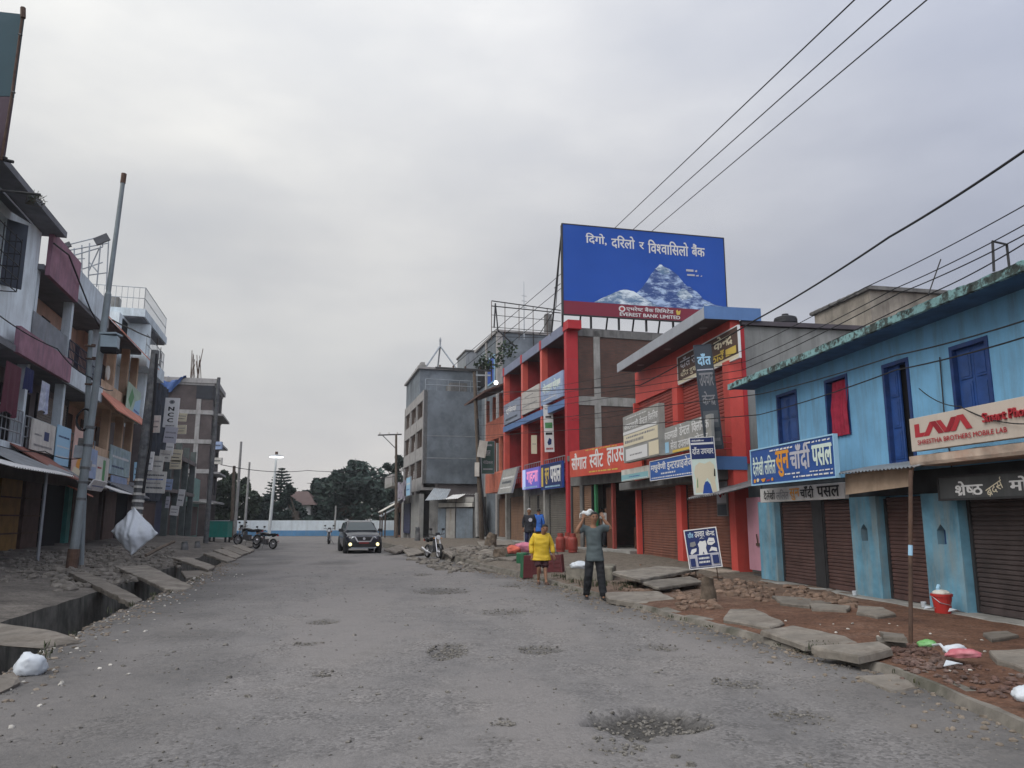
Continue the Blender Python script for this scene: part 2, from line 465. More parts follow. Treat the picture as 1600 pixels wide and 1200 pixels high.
for a, b in zip(seq, seq[1:]):
    xa, xb = roadL(a), roadL(b); za, zb = road_z(xa, a), road_z(xb, b); pa, pb = pav_l(xa-DW, a), pav_l(xb-DW, b)
    wob = lambda q, s: .04*nz(q, s, 1.3, 21)
    mb.quad((xa, a, za), (xb, b, zb), (xb-.12+wob(b,1), b, -1.05), (xa-.12+wob(a,1), a, -1.05))
    mb.quad((xa-.12+wob(a,1), a, -1.05), (xb-.12+wob(b,1), b, -1.05), (xb-DW+.08+wob(b,2), b, -1.05), (xa-DW+.08+wob(a,2), a, -1.05))
    mb.quad((xa-DW+.08+wob(a,2), a, -1.05), (xb-DW+.08+wob(b,2), b, -1.05), (xb-DW, b, pb), (xa-DW, a, pa))
mb.quad((roadL(46), 46, 0), (roadL(46)-DW, 46, .1), (roadL(46)-DW, 46, -1.05), (roadL(46)-.1, 46, -1.05))
tag(mb.build('drain', M('drain masonry', (.10, .095, .085), .95, .4, 2.5, (.014, .018, .012), .95, bumps=.6, bscale=14)), kind='structure')

# right: broken kerb, red earth pavement
def pav_r(x, y):
    xr = roadR(y); z = lerp_tab(ZR, y)
    t = (x-xr)
    k = max(0.0, min(1.0, t/.35))
    return z*(.72+.28*k) + (.028*nz(x, y, .8, 14) + .018*nz(x, y, 2.6, 15))*k
rows_r = [-12, -4] + [i*.25 for i in range(0, 150)] + [37.5+i for i in range(0, 23)]
grid_mesh('pavement', rows_r, lambda yy: [roadR(yy)+.002 + 11*k/50 for k in range(51)] + [60, 120], pav_r, m_redsoil)
mb = MB()
for a, b in zip(rows_r, rows_r[1:]):
    xa, xb = roadR(a), roadR(b)
    w0, w1 = .05*nz(a, 0, 1.7, 31), .05*nz(b, 0, 1.7, 31)
    za, zb = pav_r(xa, a), pav_r(xb, b)
    mb.quad((xa-.10+w0, a, -.03), (xb-.10+w1, b, -.03), (xb-.05+w1, b, zb*.95), (xa-.05+w0, a, za*.95))
    mb.quad((xa-.05+w0, a, za*.95), (xb-.05+w1, b, zb*.95), (xb+.16, b, zb+.012), (xa+.16, a, za+.012))
tag(mb.build('kerb', M('mossy kerb', (.17, .155, .135), .95, .3, 3, (.045, .05, .032), .75, streak=False, bumps=.6, bscale=16)), kind='structure')

q = G(1420, 1046, .0)
void_box = MB().box(-.55, .42, -.16, .16, .0, .125).build('drain_mouth', M('drain hollow black', (.012,.012,.011), .9, .3, 5), None); void_box.location = q+Vector((.0,.22,-.01)); void_box.rotation_euler = (0,0,radians(-38)); tag(void_box, kind='structure')  # solid near-black block stands in for the dark of the drain hollow
# ---------------------------------------------------------------- stones (uncountable)
def stone_cloud(name, pts, mat, kind='stuff'):
    mb = MB()
    for (x, y, z, r) in pts:
        n0 = len(mb.v); a = rnd(0, 6.3); sx, sy, sz = r*rnd(.8, 1.5), r*rnd(.6, 1.1), r*rnd(.4, .8)
        ca, sa = cos(a), sin(a)
        tx, ty = rnd(-.2, .2), rnd(-.2, .2)
        for lv, zz in ((1.0, -.25), (.95, .35), (.55, .85)):
            for k in range(5):
                q = 1.257*k + .3*lv; kk = lv*rnd(.8, 1.15); dx, dy, dz = cos(q)*kk+tx*(zz > .5), sin(q)*kk+ty*(zz > .5), zz*rnd(.8, 1.2)
                mb.v.append((x+(dx*sx*ca-dy*sy*sa), y+(dx*sx*sa+dy*sy*ca), z+dz*sz))
        for i in range(5):
            k = (i+1) % 5; mb.f += [(n0+i, n0+k, n0+5+k, n0+5+i), (n0+5+i, n0+5+k, n0+10+k, n0+10+i)]; mb.m += [0, 0]
        mb.f.append((n0+10, n0+11, n0+12, n0+13, n0+14)); mb.m.append(0)
    return tag(mb.build(name, mat, fix=False), kind=kind)
P_ = []
for cx, cy, rx, ry, dp in HOLES:
    if cy > 26: continue
    n = int(min(900, 160*rx*ry*(7 if dp > .03 else 1.6)+25))
    for _ in range(n):
        a, q = rnd(0, 6.3), sqrt(rnd(0, 1))*1.05
        x, yy = cx+rx*q*cos(a), cy+ry*q*sin(a)
        P_.append((x, yy, road_z(x, yy)+.004, rnd(.008, .024)))
for _ in range(2600):
    yy = 3.5 + 22*rnd(0, 1)**1.6; xl, xr = roadL(yy), roadR(yy)
    t = rnd(0, 1); t = t if rnd(0, 1) < .45 else (t**3*.35 if rnd(0, 1) < .6 else 1-t**3*.22)
    x = xl+.05+(xr-xl-.1)*t
    P_.append((x, yy, road_z(x, yy)+.002, rnd(.005, .016) if rnd(0, 1) < .93 else rnd(.018, .04)))
stone_cloud('gravel', P_, M('road chippings', (.15, .14, .125), .9, .55, 30, bumps=0))
def rubble_zone(px, n, r0, r1, z=.1, jit=1.0):
    """stones inside a photo quad lying on the ground"""
    out = []
    for _ in range(n):
        s, t = rnd(0, 1), rnd(0, 1)
        (x0, y0), (x1, y1), (x2, y2), (x3, y3) = px
        x = (x0*(1-s)+x1*s)*(1-t)+(x3*(1-s)+x2*s)*t; yy = (y0*(1-s)+y1*s)*(1-t)+(y3*(1-s)+y2*s)*t
        p = G(x, yy, z); g = pav_r(p.x, p.y) if p.x > roadR(p.y) else (road_z(p.x, p.y) if p.x > roadL(p.y) else pav_l(p.x, p.y))
        out.append((p.x, p.y, g+.01, rnd(r0, r1)))
    return out
P_ = rubble_zone([(1000,885),(1170,905),(1200,935),(1040,905)], 150, .05, .14, .2) + rubble_zone([(1160,905),(1330,930),(1340,950),(1170,930)], 110, .04, .12, .15)
P_ += rubble_zone([(1060,925),(1110,930),(1130,950),(1060,950)], 50, .05, .12, .15) + rubble_zone([(970,905),(1060,905),(1060,920),(970,920)], 50, .04, .1, .2)
stone_cloud('rubble', P_, M('broken brown masonry', (.17, .115, .085), .95, .35, 4, (.07, .055, .045), .5, bumps=.4))
P_ = rubble_zone([(1390,1000),(1440,1005),(1520,1040),(1400,1040)], 230, .015, .045, .16) + rubble_zone([(1440,1020),(1600,1050),(1600,1100),(1460,1050)], 80, .015, .04, .15)
stone_cloud('rubble', P_, M('broken brick', (.115, .068, .055), .95, .45, 6, (.2, .18, .165), .5, streak=False, bumps=.3))
P_ = rubble_zone([(70,872),(190,862),(235,890),(90,912)], 420, .04, .17, .3) + rubble_zone([(160,858),(270,855),(285,875),(180,882)], 220, .05, .17, .3)
P_ += rubble_zone([(0,870),(100,868),(100,890),(0,905)], 160, .03, .13, .35) + rubble_zone([(640,862),(820,850),(820,868),(700,878)], 220, .05, .2, .35)
stone_cloud('rubble', P_, M('grey rubble', (.165, .15, .13), .95, .35, 4, (.06, .05, .045), .6, bumps=.4))
P_ = []
for _ in range(900):
    yy = rnd(4.5, 30); x = roadL(yy)+rnd(-.05, .9)*rnd(0, 1); P_.append((x, yy, road_z(x, yy)+.003, rnd(.008, .04)))
for _ in range(900):
    yy = rnd(5, 30); x = roadR(yy)-rnd(0, .9)*rnd(0, 1)-.1; P_.append((x, yy, road_z(x, yy)+.003, rnd(.008, .04)))
stone_cloud('gravel', P_, M('edge gravel', (.18, .15, .12), .95, .4, 6, bumps=0))
P_ = []
for _ in range(130):
    yy = rnd(5, 24); x = roadL(yy)+rnd(.0, 1.6)*rnd(0, 1); P_.append((x, yy, road_z(x, yy)+.004, rnd(.012, .035)))
for _ in range(60):
    yy = rnd(7, 12); x = roadR(yy)+rnd(.2, 2.5); P_.append((x, yy, pav_r(x, yy)+.006, rnd(.012, .03)))
stone_cloud('litter', P_, M('pale scraps', (.42, .40, .36), .8, .3, 9, bumps=0))
# weeds on the kerb and the drain lip: many thin blades, one object
mb = MB()
def tuft(x, y, z, r, n, h):
    for _ in range(n):
        a = rnd(0, 6.3); q = rnd(0, r); px_, py_ = x+q*cos(a), y+q*sin(a); b = rnd(0, 6.3); hh = h*rnd(.5, 1.1); w = rnd(.004, .009); ln = rnd(.2, .8)*hh
        d = Vector((cos(b), sin(b), 0)); e = Vector((-sin(b), cos(b), 0))*w
        p0 = Vector((px_, py_, z)); p1 = p0 + d*ln*.35 + Vector((0, 0, hh*.7)); p2 = p0 + d*ln + Vector((0, 0, hh))
        mb.add([p0-e, p0+e, p1+e*.8, p1-e*.8, p2], [(0, 1, 2, 3), (3, 2, 4)])
for _ in range(70):
    yy = rnd(7.5, 23); tuft(roadR(yy)-rnd(-.1, .15), yy, .03, .12, 14, rnd(.02, .07))
for _ in range(24):
    yy = rnd(9, 10.2); tuft(roadR(yy)+rnd(-.1, .25), yy, .08, .16, 20, rnd(.04, .10))
for _ in range(26):
    yy = rnd(7, 22); tuft(roadL(yy)+rnd(-.08, .2), yy, 0, .10, 8, rnd(.04, .12))
for _ in range(30):
    yy = rnd(17, 21.5); tuft(roadR(yy)+rnd(.1, 1.2), yy, .12, .2, 20, rnd(.06, .18))
tag(mb.build('grass', M('weed blades', (.045, .055, .028), .85, .4, 8, (.10, .085, .05), .6, streak=False, bumps=0), fix=False), kind='stuff')

# ---------------------------------------------------------------- broken concrete slabs, one by one
m_slab = M('slab concrete', (.205, .185, .16), .94, .3, 2.6, (.075, .06, .048), .85, streak=False, bumps=.5, bscale=26)
m_slab2 = M('old slab concrete', (.165, .148, .128), .95, .35, 2.8, (.055, .045, .036), .85, streak=False, bumps=.6, bscale=20)
def slab(label, pts, thick=.1,  mat=None, cat='slab', name='drain_cover', group='broken drain slabs'):
    """pts: photo corners with heights (x, y, z) of the top face"""
    thick *= .8; C = [G(p[0], p[1], p[2]*(.84 if p[0] > 930 and p[1] > 918 else 1)) for p in pts]; c = sum(C, Vector())/len(C)
    poly = []
    n = len(C)
    for i in range(n):
        a, b = C[i], C[(i+1) % n]; k = max(2, int((b-a).length/.22))
        for j in range(k):
            p = a.lerp(b, j/k); q = p + Vector((nz(p.x, p.y, 4, 41), nz(p.x, p.y, 4, 42), 0))*.05
            poly.append(q)
    if sum((poly[i].x*poly[(i+1) % len(poly)].y - poly[(i+1) % len(poly)].x*poly[i].y) for i in range(len(poly))) < 0: poly.reverse()
    m = len(poly); ins = [p.lerp(c, .035) for p in poly]
    nrm = (C[1]-C[0]).cross(C[2]-C[0]).normalized(); nrm = nrm if nrm.z > 0 else -nrm
    vs = [p + nrm*.0 for p in ins] + [p - nrm*.018 for p in poly] + [p - nrm*thick + Vector((nz(p.x, p.y, 5, 43), nz(p.x, p.y, 5, 44), 0))*.02 for p in poly]
    base = c.copy(); base.z = min(v.z for v in vs)
    vs = [v - base for v in vs]
    fs = [tuple(range(m)), tuple(reversed(range(2*m, 3*m)))]
    for i in range(m):
        j = (i+1) % m; fs += [(m+i, m+j, j, i), (2*m+i, 2*m+j, m+j, m+i)]
    o = MB().add(vs, fs).build(name, mat or m_slab, loc=base); tag(o, label, cat, group); return o
S = slab
S('broken concrete chunk at the drain lip in the photo\'s lower corner', [(-30,1062,.10),(24,1050,.12),(34,1066,.04),(4,1082,.02),(-30,1086,.03)], .14, m_slab2, 'chunk', 'concrete_chunk', None)
S('thick dark slab bridging the open drain at the photo\'s left edge', [(-40,968,.12),(72,984,.12),(120,1003,.03),(60,1013,.03),(-40,1004,.06)], .16, m_slab2)
S('long narrow grey slab tipped into the drain below the tall steel pole', [(106,893,.33),(135,893,.33),(224,936,.02),(206,943,.02)], .13, m_slab2)
S('large smooth pale slab across the drain, just past the tipped narrow one', [(180,885,.3),(230,882,.32),(302,916,.03),(272,925,.02)], .1)
S('curved pale slab over the drain with a gap open under its far side', [(272,872,.3),(296,870,.32),(336,884,.12),(326,890,.1)], .1)
S('low slab lying flat in the drain under the curved pale one', [(284,892,.04),(330,890,.05),(332,897,.0),(290,903,-.02)], .1, m_slab2)
S('tilted slab over the black hole of the drain, near the green box', [(318,864,.3),(334,862,.32),(368,874,.06),(356,878,.04)], .1, m_slab2)
S('second tilted slab beyond the black hole in the drain', [(334,859,.34),(350,857,.36),(378,868,.08),(368,872,.06)], .1)
S('third tilted slab in the far run of drain covers', [(346,855,.36),(362,853,.38),(388,863,.1),(378,867,.08)], .1, m_slab2)
S('slab beside the rear wheel of the left parked motorcycle', [(362,852,.36),(374,850,.36),(398,859,.1),(390,863,.08)], .1)
S('flat trodden slab on the earth between the poles and the shops, left side', [(150,852,.45),(205,850,.45),(215,856,.42),(150,860,.42)], .07, m_slab2)
S('pale slab covering the drain just right of the standing man\'s feet', [(945,925,.2),(1030,923,.22),(1054,935,.17),(1010,943,.12),(950,935,.15)], .12)
S('hexagonal looking flat slab near the tree stump, set in red earth', [(1140,951,.22),(1178,951,.22),(1226,972,.2),(1204,980,.18),(1128,967,.18)], .09)
S('large clean slab by the kerb in front of the double brown shutters', [(1192,984,.2),(1240,977,.21),(1322,994,.2),(1338,1003,.17),(1258,1008,.15)], .09)
S('slab with a dark hollow under its tip, left of the thin iron post', [(1268,1008,.2),(1376,1002,.27),(1394,1012,.27),(1340,1024,.2),(1278,1014,.17)], .11)
S('small upper slab of the two stacked at the foot of the iron post', [(1376,986,.34),(1412,990,.34),(1416,997,.32),(1384,994,.32)], .07, m_slab2)
S('small lower slab of the two stacked at the foot of the iron post', [(1368,994,.25),(1414,1000,.25),(1416,1006,.22),(1374,1003,.22)], .08, m_slab2)
S('long flat slab on red earth in front of the first blue pillar', [(1342,946,.24),(1380,948,.24),(1398,958,.22),(1372,963,.2),(1340,956,.2)], .08)
S('flat slab with a brick beside it, before the double shutters', [(1262,941,.22),(1330,946,.22),(1322,953,.2),(1268,950,.2)], .07)
S('thin broken slab among rubble below the white shop sign', [(1205,930,.22),(1255,933,.22),(1300,941,.2),(1262,946,.2),(1220,941,.2)], .07, m_slab2)
S('pale slab at the photo\'s right edge beyond the pink litter', [(1545,1016,.24),(1640,1012,.26),(1660,1040,.24),(1604,1044,.22),(1560,1030,.22)], .1)
S('small flat slab in the earth right of the red bucket', [(1532,988,.2),(1570,985,.2),(1590,992,.2),(1550,998,.2)], .06, m_slab2)
S('flat slab in the dusty road edge below the hollow kerb slab', [(1340,1056,.03),(1400,1052,.035),(1432,1074,.02),(1390,1080,.015)], .05)
S('long slab on the step of earth behind the standing man', [(955,893,.4),(1030,884,.42),(1090,888,.4),(1000,905,.36)], .09)
S('broken slab in front of the left brown shutter', [(1000,908,.3),(1080,900,.32),(1100,908,.28),(1030,918,.26)], .07, m_slab2)
S('big tilted slab sloping to the road, left of the red baskets', [(758,857,.5),(796,860,.5),(744,882,.04),(712,880,.04)], .11)
S('slab propped over a dark gap, right behind the tilted one', [(770,858,.52),(826,863,.5),(800,875,.32),(765,868,.4)], .1, m_slab2)
S('slab lying on the road edge under the propped one', [(740,886,.1),(800,880,.2),(815,892,.06),(775,894,.04)], .1, m_slab2)
S('flat slab with a dark edge behind the right parked motorcycle', [(690,858,.42),(735,851,.44),(758,854,.42),(706,870,.2)], .1)
S('low slab on the earth left of the right parked motorcycle', [(630,858,.3),(662,854,.32),(668,862,.16),(640,868,.08)], .1)
S('flat slab before the light shop doors of the grey building', [(600,858,.3),(628,850,.34),(640,854,.3),(618,864,.1)], .1, m_slab2)
S('slab with rubble between the grey building and the red one', [(745,846,.5),(800,844,.5),(806,850,.45),(752,853,.45)], .09)
# low mossy masonry of the drain behind the man
mb = MB(); a, b = G(884, 914, 0), G(958, 912, .05)
d = (b-a); nrm = Vector((-d.y, d.x, 0)).normalized()
P4 = [a, b, b+nrm*1.3, a+nrm*1.3]
mb.prism([Vector((p.x, p.y, -.05)) for p in P4], (0, 0, .5))
o = mb.build('drain_wall', M('mossy masonry', (.19, .175, .145), .95, .4, 3, (.05, .055, .035), .8, bumps=.7, bscale=12), bevel=.04)
tag(o, 'low mossy concrete block of the drain behind the man\'s legs', 'block')
# ================================================================== BUILDING KIT
def shutter(parent, u0, u1, z0, z1, o, mat, pitch=.075, depth=.02, name='shutter', rail=True, guides=True):
    mb = MB(); prof = []; z = z0 + (.1 if rail else 0)
    while z < z1:
        prof += [(u0, o, z), (u0, o+depth, z+pitch*.22), (u0, o+depth, z+pitch*.72), (u0, o, z+pitch*.92)]; z += pitch
    mb.ribbon(prof, (u1-u0, 0, 0))
    s = mb.build(name, mat, parent, fix=False)
    if rail: MB().box(u0+.01, u1-.01, o-.02, o+.035, z0, z0+.1).build('bottom_rail', mat, s)
    if guides:
        for u in (u0, u1): MB().box(u-.03, u+.03, o-.03, o+.05, z0, z1).build('guide_rail', m_blackiron, s)
    return s
def holed_wall(parent, u0, u1, z0, z1, o0, o1, holes, mat, name='wall'):
    """wall slab between o0 (inner) and o1 (outer face) with real openings"""
    us = sorted({u0, u1, *[min(max(h[k], u0), u1) for h in holes for k in (0, 1)]}); zs = sorted({z0, z1, *[min(max(h[k], z0), z1) for h in holes for k in (2, 3)]})
    inside = lambda u, z: any(h[0] < u < h[1] and h[2] < z < h[3] for h in holes)
    mb = MB()
    for a, b in zip(us, us[1:]):
        for c, d in zip(zs, zs[1:]):
            if inside((a+b)/2, (c+d)/2): continue
            mb.quad((b, o1, c), (a, o1, c), (a, o1, d), (b, o1, d)); mb.quad((a, o0, c), (b, o0, c), (b, o0, d), (a, o0, d))
    for h in holes:
        a, b, c, d = max(h[0], u0), min(h[1], u1), max(h[2], z0), min(h[3], z1)
        mb.quad((a, o1, c), (a, o0, c), (a, o0, d), (a, o1, d)); mb.quad((b, o0, c), (b, o1, c), (b, o1, d), (b, o0, d))
        mb.quad((a, o0, d), (b, o0, d), (b, o1, d), (a, o1, d)); mb.quad((a, o1, c), (b, o1, c), (b, o0, c), (a, o0, c))
    mb.quad((u0, o0, z0), (u0, o1, z0), (u0, o1, z1), (u0, o0, z1)); mb.quad((u1, o1, z0), (u1, o0, z0), (u1, o0, z1), (u1, o1, z1))
    mb.quad((u0, o0, z1), (u0, o1, z1), (u1, o1, z1), (u1, o0, z1))
    return mb.build(name, mat, parent, fix=False)
def box(parent, name, mat, u0, u1, o0, o1, z0, z1, bevel=0):
    return MB().box(u0, u1, o0, o1, z0, z1).build(name, mat, parent, bevel=bevel)
def leaf_window(parent, u0, u1, z0, z1, o, mf, ml, leaves=2, name='window', dark=True, open_leaf=None):
    fw = .07; mb = MB()
    mb.box(u0, u0+fw, o-.12, o+.02, z0, z1); mb.box(u1-fw, u1, o-.12, o+.02, z0, z1)
    mb.box(u0+fw, u1-fw, o-.12, o+.02, z1-fw, z1); mb.box(u0+fw, u1-fw, o-.12, o+.02, z0, z0+.04)
    w = mb.build(name, mf, parent)
    W = (u1-u0-2*fw)/leaves
    for k in range(leaves):
        if open_leaf is not None and k == open_leaf: continue
        a, b = u0+fw+k*W+.004, u0+fw+(k+1)*W-.004; c, d = z0+.045, z1-fw-.005
        lb = MB(); t = o-.07
        lb.box(a, b, t-.03, t, c, d)
        n = 3 if d-c > 1.5 else 2
        for q in range(n):                                    # raised panels with a rail between
            e = c+.06+q*(d-c-.06)/n; f = c+(q+1)*(d-c-.06)/n
            lb.box(a+.05, b-.05, t, t+.016, e, f); lb.box(a+.09, b-.09, t+.016, t+.026, e+.04, f-.04)
        lb.build('leaf', ml, w)
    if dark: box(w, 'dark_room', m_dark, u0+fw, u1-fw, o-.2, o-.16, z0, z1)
    return w
def railing(parent, p, q, h, mat, nbar, name='railing', rails=2, r=.018):
    """p, q: local base points"""
    p, q = Vector(p), Vector(q); mb = MB()
    for k in range(rails): zz = h*(1-k/max(1, rails)) ; mb.tube([p+Vector((0,0,zz)), q+Vector((0,0,zz))], r*1.2, 6)
    for k in range(nbar+1):
        b = p.lerp(q, k/nbar); mb.tube([b, b+Vector((0,0,h))], r*.7 if 0 < k < nbar else r*1.2, 6)
    return mb.build(name, mat, parent, fix=False)
def sheet(parent, name, mat, a, b, c, d, amp=.02, pitch=.12, thick=0):
    """corrugated sheet: a-b along the waves' cross direction (front edge), d-c back edge"""
    a, b, c, d = map(Vector, (a, b, c, d)); n = max(4, int((b-a).length/pitch*4)); mb = MB(); nrm = (b-a).cross(d-a).normalized()
    for i in range(n+1):
        t = i/n; off = nrm*amp*sin(t*n/4*2*pi); mb.v.append(tuple(a.lerp(b, t)+off)); mb.v.append(tuple(d.lerp(c, t)+off))
    mb.f = [(2*i, 2*i+2, 2*i+3, 2*i+1) for i in range(n)]; mb.m = [0]*n
    return mb.build(name, mat, parent, smooth=True, fix=False)
# printed colours
def ink(name, c, emit=0): return flat('print '+name, c, .55, c if emit else None, emit)
I_W, I_K, I_N, I_R, I_Y, I_B = ink('white', (.62,.62,.62)), ink('black', (.02,.02,.022)), ink('navy', (.022,.035,.12)), ink('red', (.36,.035,.045)), ink('yellow', (.55,.40,.09)), ink('blue', (.03,.075,.30))
I_RD = ink('deep red', (.25,.022,.032))
I_O, I_G, I_S, I_P, I_C = ink('orange', (.62,.27,.04)), ink('green', (.08,.25,.10)), ink('silver', (.42,.42,.47)), ink('pink', (.6,.22,.38)), ink('cream', (.62,.56,.42))
I_L, I_D, I_BR, I_GR, I_PALE = ink('sky blue', (.30,.50,.66)), ink('slate', (.05,.06,.075)), ink('brown', (.09,.055,.045)), ink('mid grey', (.2,.2,.21)), ink('pale green', (.56,.66,.60))
def sign(label, fr, R, o, board, rows=(), thick=.05, cat='sign', name='shop_sign', border=None, lean=0.0, roll=0.0, group=None, raised=0.0, bw=.03):
    u0, u1, z0, z1 = R; W, H = u1-u0, z1-z0
    root = thing(name, label, cat, fr.w(u0, o, z0), fr.rz, group); root.rotation_euler = (lean, roll, fr.rz)
    b = MB().box(0, W, -thick, 0, 0, H).build('board', board, root, bevel=min(.006, thick*.2))
    if border is not None:
        mb = MB()
        mb.box(0, W, -thick, .014, -bw, 0).box(0, W, -thick, .014, H, H+bw).box(-bw, 0, -thick, .014, -bw, H+bw).box(W, W+bw, -thick, .014, -bw, H+bw)
        mb.build('frame', border, root)
    if rows:
        mats = []; mb = MB(); lift = .003
        def mi(m):
            if m not in mats: mats.append(m)
            return mats.index(m)
        X = lambda fx: W*(1-fx)
        raised_mb = MB()
        for r in rows:
            k = r[0]
            if k == 'r':                                          # rectangle
                _, a, b_, c, d, m = r; mb.quad((X(b_), lift, H*c), (X(a), lift, H*c), (X(a), lift, H*d), (X(b_), lift, H*d), mi(m)); lift += .0015
            elif k == 'p':                                        # polygon
                mb.add([(X(x), lift, H*z) for x, z in r[1]], [tuple(range(len(r[1])))], mi(r[2])); lift += .0015
            elif k == 's':                                        # small print, unreadable at this distance
                _, a, b_, c, d, m = r; x = a
                while x < b_:
                    w = min(rnd(.012, .05), b_-x); mb.quad((X(x+w), lift, H*c), (X(x), lift, H*c), (X(x), lift, H*d*rnd(.97, 1)), (X(x+w), lift, H*d), mi(m)); x += w + rnd(.006, .016)
            elif k == 't':                                        # text
                _, txt, a, b_, c, d, m, bold = r[:8]; rot = r[8] if len(r) > 8 else 0; ex = r[9] if len(r) > 9 else 0
                v, f = write(txt, bold, .5 if ex else 0.0)
                ax, bx = min(p[0] for p in v), max(p[0] for p in v); az, bz = min(p[1] for p in v), max(p[1] for p in v)
                out = []; cx, cz = (X(a)+X(b_))/2, H*(c+d)/2
                for p in v:
                    xx = X(a+(b_-a)*(p[0]-ax)/(bx-ax)); zz = H*(c+(d-c)*(p[1]-az)/(bz-az))
                    if rot: dx, dz = -(xx-cx), zz-cz; xx = cx-(dx*cos(rot)-dz*sin(rot)); zz = cz+dx*sin(rot)+dz*cos(rot)
                    out.append((xx, (lift+ex if p[2] > 0 else .001) if ex else lift - p[2]*.8, zz))
                mb.add(out, f, mi(m)); lift += .002
        mb.build('lettering', mats, root, fix=False)
    return root
def face_frame(x_left, x_right, y, Y, turn=0.0):
    """frame of a panel seen square on at distance Y: u runs from the reader's right to left"""
    r, l = at(x_right, y, Y+turn), at(x_left, y, Y-turn)
    return Frame((r.x, r.y), (l.x, l.y))
# ================================================================== RIGHT SIDE
# ---- blue two-storey shop house
a0, b0 = G(1600, 972, .12), G(1196, 905, .12)
dd = (b0-a0).normalized(); P1 = Frame(a0-dd*6.0, b0)
m_blue = M('sky blue wash', (.17, .39, .60), .9, .12, 1.1, (.13, .21, .27), .75, bumps=.25, bscale=18)
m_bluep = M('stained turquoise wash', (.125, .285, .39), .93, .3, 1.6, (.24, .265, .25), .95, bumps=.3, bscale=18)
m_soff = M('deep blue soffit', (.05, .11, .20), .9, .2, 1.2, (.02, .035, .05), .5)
m_bfr = M('dark blue gloss paint', (.018, .045, .155), .5, .2, 5, (.04, .06, .10), .4, bumps=.1)
m_bleaf = M('blue door paint', (.022, .066, .23), .5, .18, 4, (.06, .09, .15), .4, bumps=.1)
m_shbr = M('brown shutter paint', (.095, .052, .046), .55, .22, 2.4, (.045, .03, .03), .7, bumps=.05)
m_shdk = M('dark maroon shutter', (.062, .048, .047), .55, .25, 2, (.03, .025, .025), .6, bumps=.05)
m_moss, nt_, b_ = nodes_of('peeling mossy edge'); v_ = coords(nt_)
nt_.links.new(mixc(nt_, ramp(nt_, noise_tex(nt_, v_, 3.2, 9, .72), [(.46, 0.0), (.54, 1.0)]), (.17, .31, .32), ramp(nt_, noise_tex(nt_, v_, 9, 5), [(.35, (.012, .015, .013)), (.7, (.06, .085, .08))])), b_.inputs['Base Color']); b_.inputs['Roughness'].default_value = .95; bump(nt_, b_, noise_tex(nt_, v_, 12, 5), .8, .02)
u_end = P1.L
blue = thing('shop_house', 'sky blue two-storey shop house with dark blue windows and brown shutters', 'building', P1.w(0, 0, 0), P1.rz)
TOP = 5.07
wr = {k: P1.R(*v) for k, v in dict(w1=(1213,618,1250,692), w2=(1288,595,1331,678), dr=(1378,571,1434,722), w3=(1483,543,1556,641)).items()}
zfl = wr['dr'][2]
holes = [wr['w1'], wr['w2'], wr['dr'], wr['w3'], (.6, 1.9, 3.4, 4.5)]
holed_wall(blue, 0, u_end, 2.5, TOP, -.22, 0, holes, m_blue)
box(blue, 'core', m_blue, 0, u_end, -8, -.23, 0, TOP)
for k in ('w1', 'w3'): leaf_window(blue, *wr[k], 0, m_bfr, m_bleaf)
leaf_window(blue, .6, 1.9, 3.4, 4.5, 0, m_bfr, m_bleaf)
w2 = leaf_window(blue, *wr['w2'], 0, m_bfr, m_bleaf, leaves=1, open_leaf=0)
u0, u1, z0, z1 = wr['w2']; mb = MB(); n = 42                    # gathered curtain in the open window, blown outward a little
for i in range(n+1):
    t = i/n; u = u0-.01+(u1-u0)*.72*t
    mb.v += [(u, -.03+.02*sin(t*38), z1-.10), (u-.02*sin(t*20), .05+.028*sin(t*34+1), z0+.45*(z1-z0)), (u-.03, .05+.03*sin(t*31+2), z0+.0)]
mb.f = [(3*i+k, 3*i+3+k, 3*i+4+k, 3*i+1+k) for i in range(n) for k in (0, 1)]; mb.m = [0]*len(mb.f)
mb.build('curtain', M('red cotton', (.30, .022, .05), .9, .2, 6), w2, smooth=True, fix=False)
leaf_window(blue, *wr['dr'], 0, m_bfr, m_bleaf, leaves=2, name='door', open_leaf=0)
# projecting roof slab with its ragged, mossy edge
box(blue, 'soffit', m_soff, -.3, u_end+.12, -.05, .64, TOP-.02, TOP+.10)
mb = MB(); k = 220; top = []
for i in range(k+1):
    u = -.3 + (u_end+.45)*i/k; t = .03 + .035*noise.noise(Vector((u*2.1, 0, 3))) + .06*max(0, noise.noise(Vector((u*6, 1, 3)))) ; j = .02*noise.noise(Vector((u*7, 5, 1)))
    mb.v += [(u, .642, TOP-.035+.02*noise.noise(Vector((u*5, 2, 2)))), (u, .70+j, TOP-.03), (u, .69+j, TOP+.1+t*.5), (u, .62+j, TOP+.1+t), (u, -.3, TOP+.1+t*.8)]
mb.f = [(5*i+q, 5*i+5+q, 5*i+6+q, 5*i+1+q) for i in range(k) for q in range(4)] + [(0,1,2,3,4), tuple(5*k+q for q in (4,3,2,1,0))]; mb.m = [0]*len(mb.f)
mb.build('roof_edge', m_moss, blue, fix=False)
box(blue, 'roof', m_conc_d, -.3, u_end+.1, -8, -.31, TOP+.01, TOP+.18)
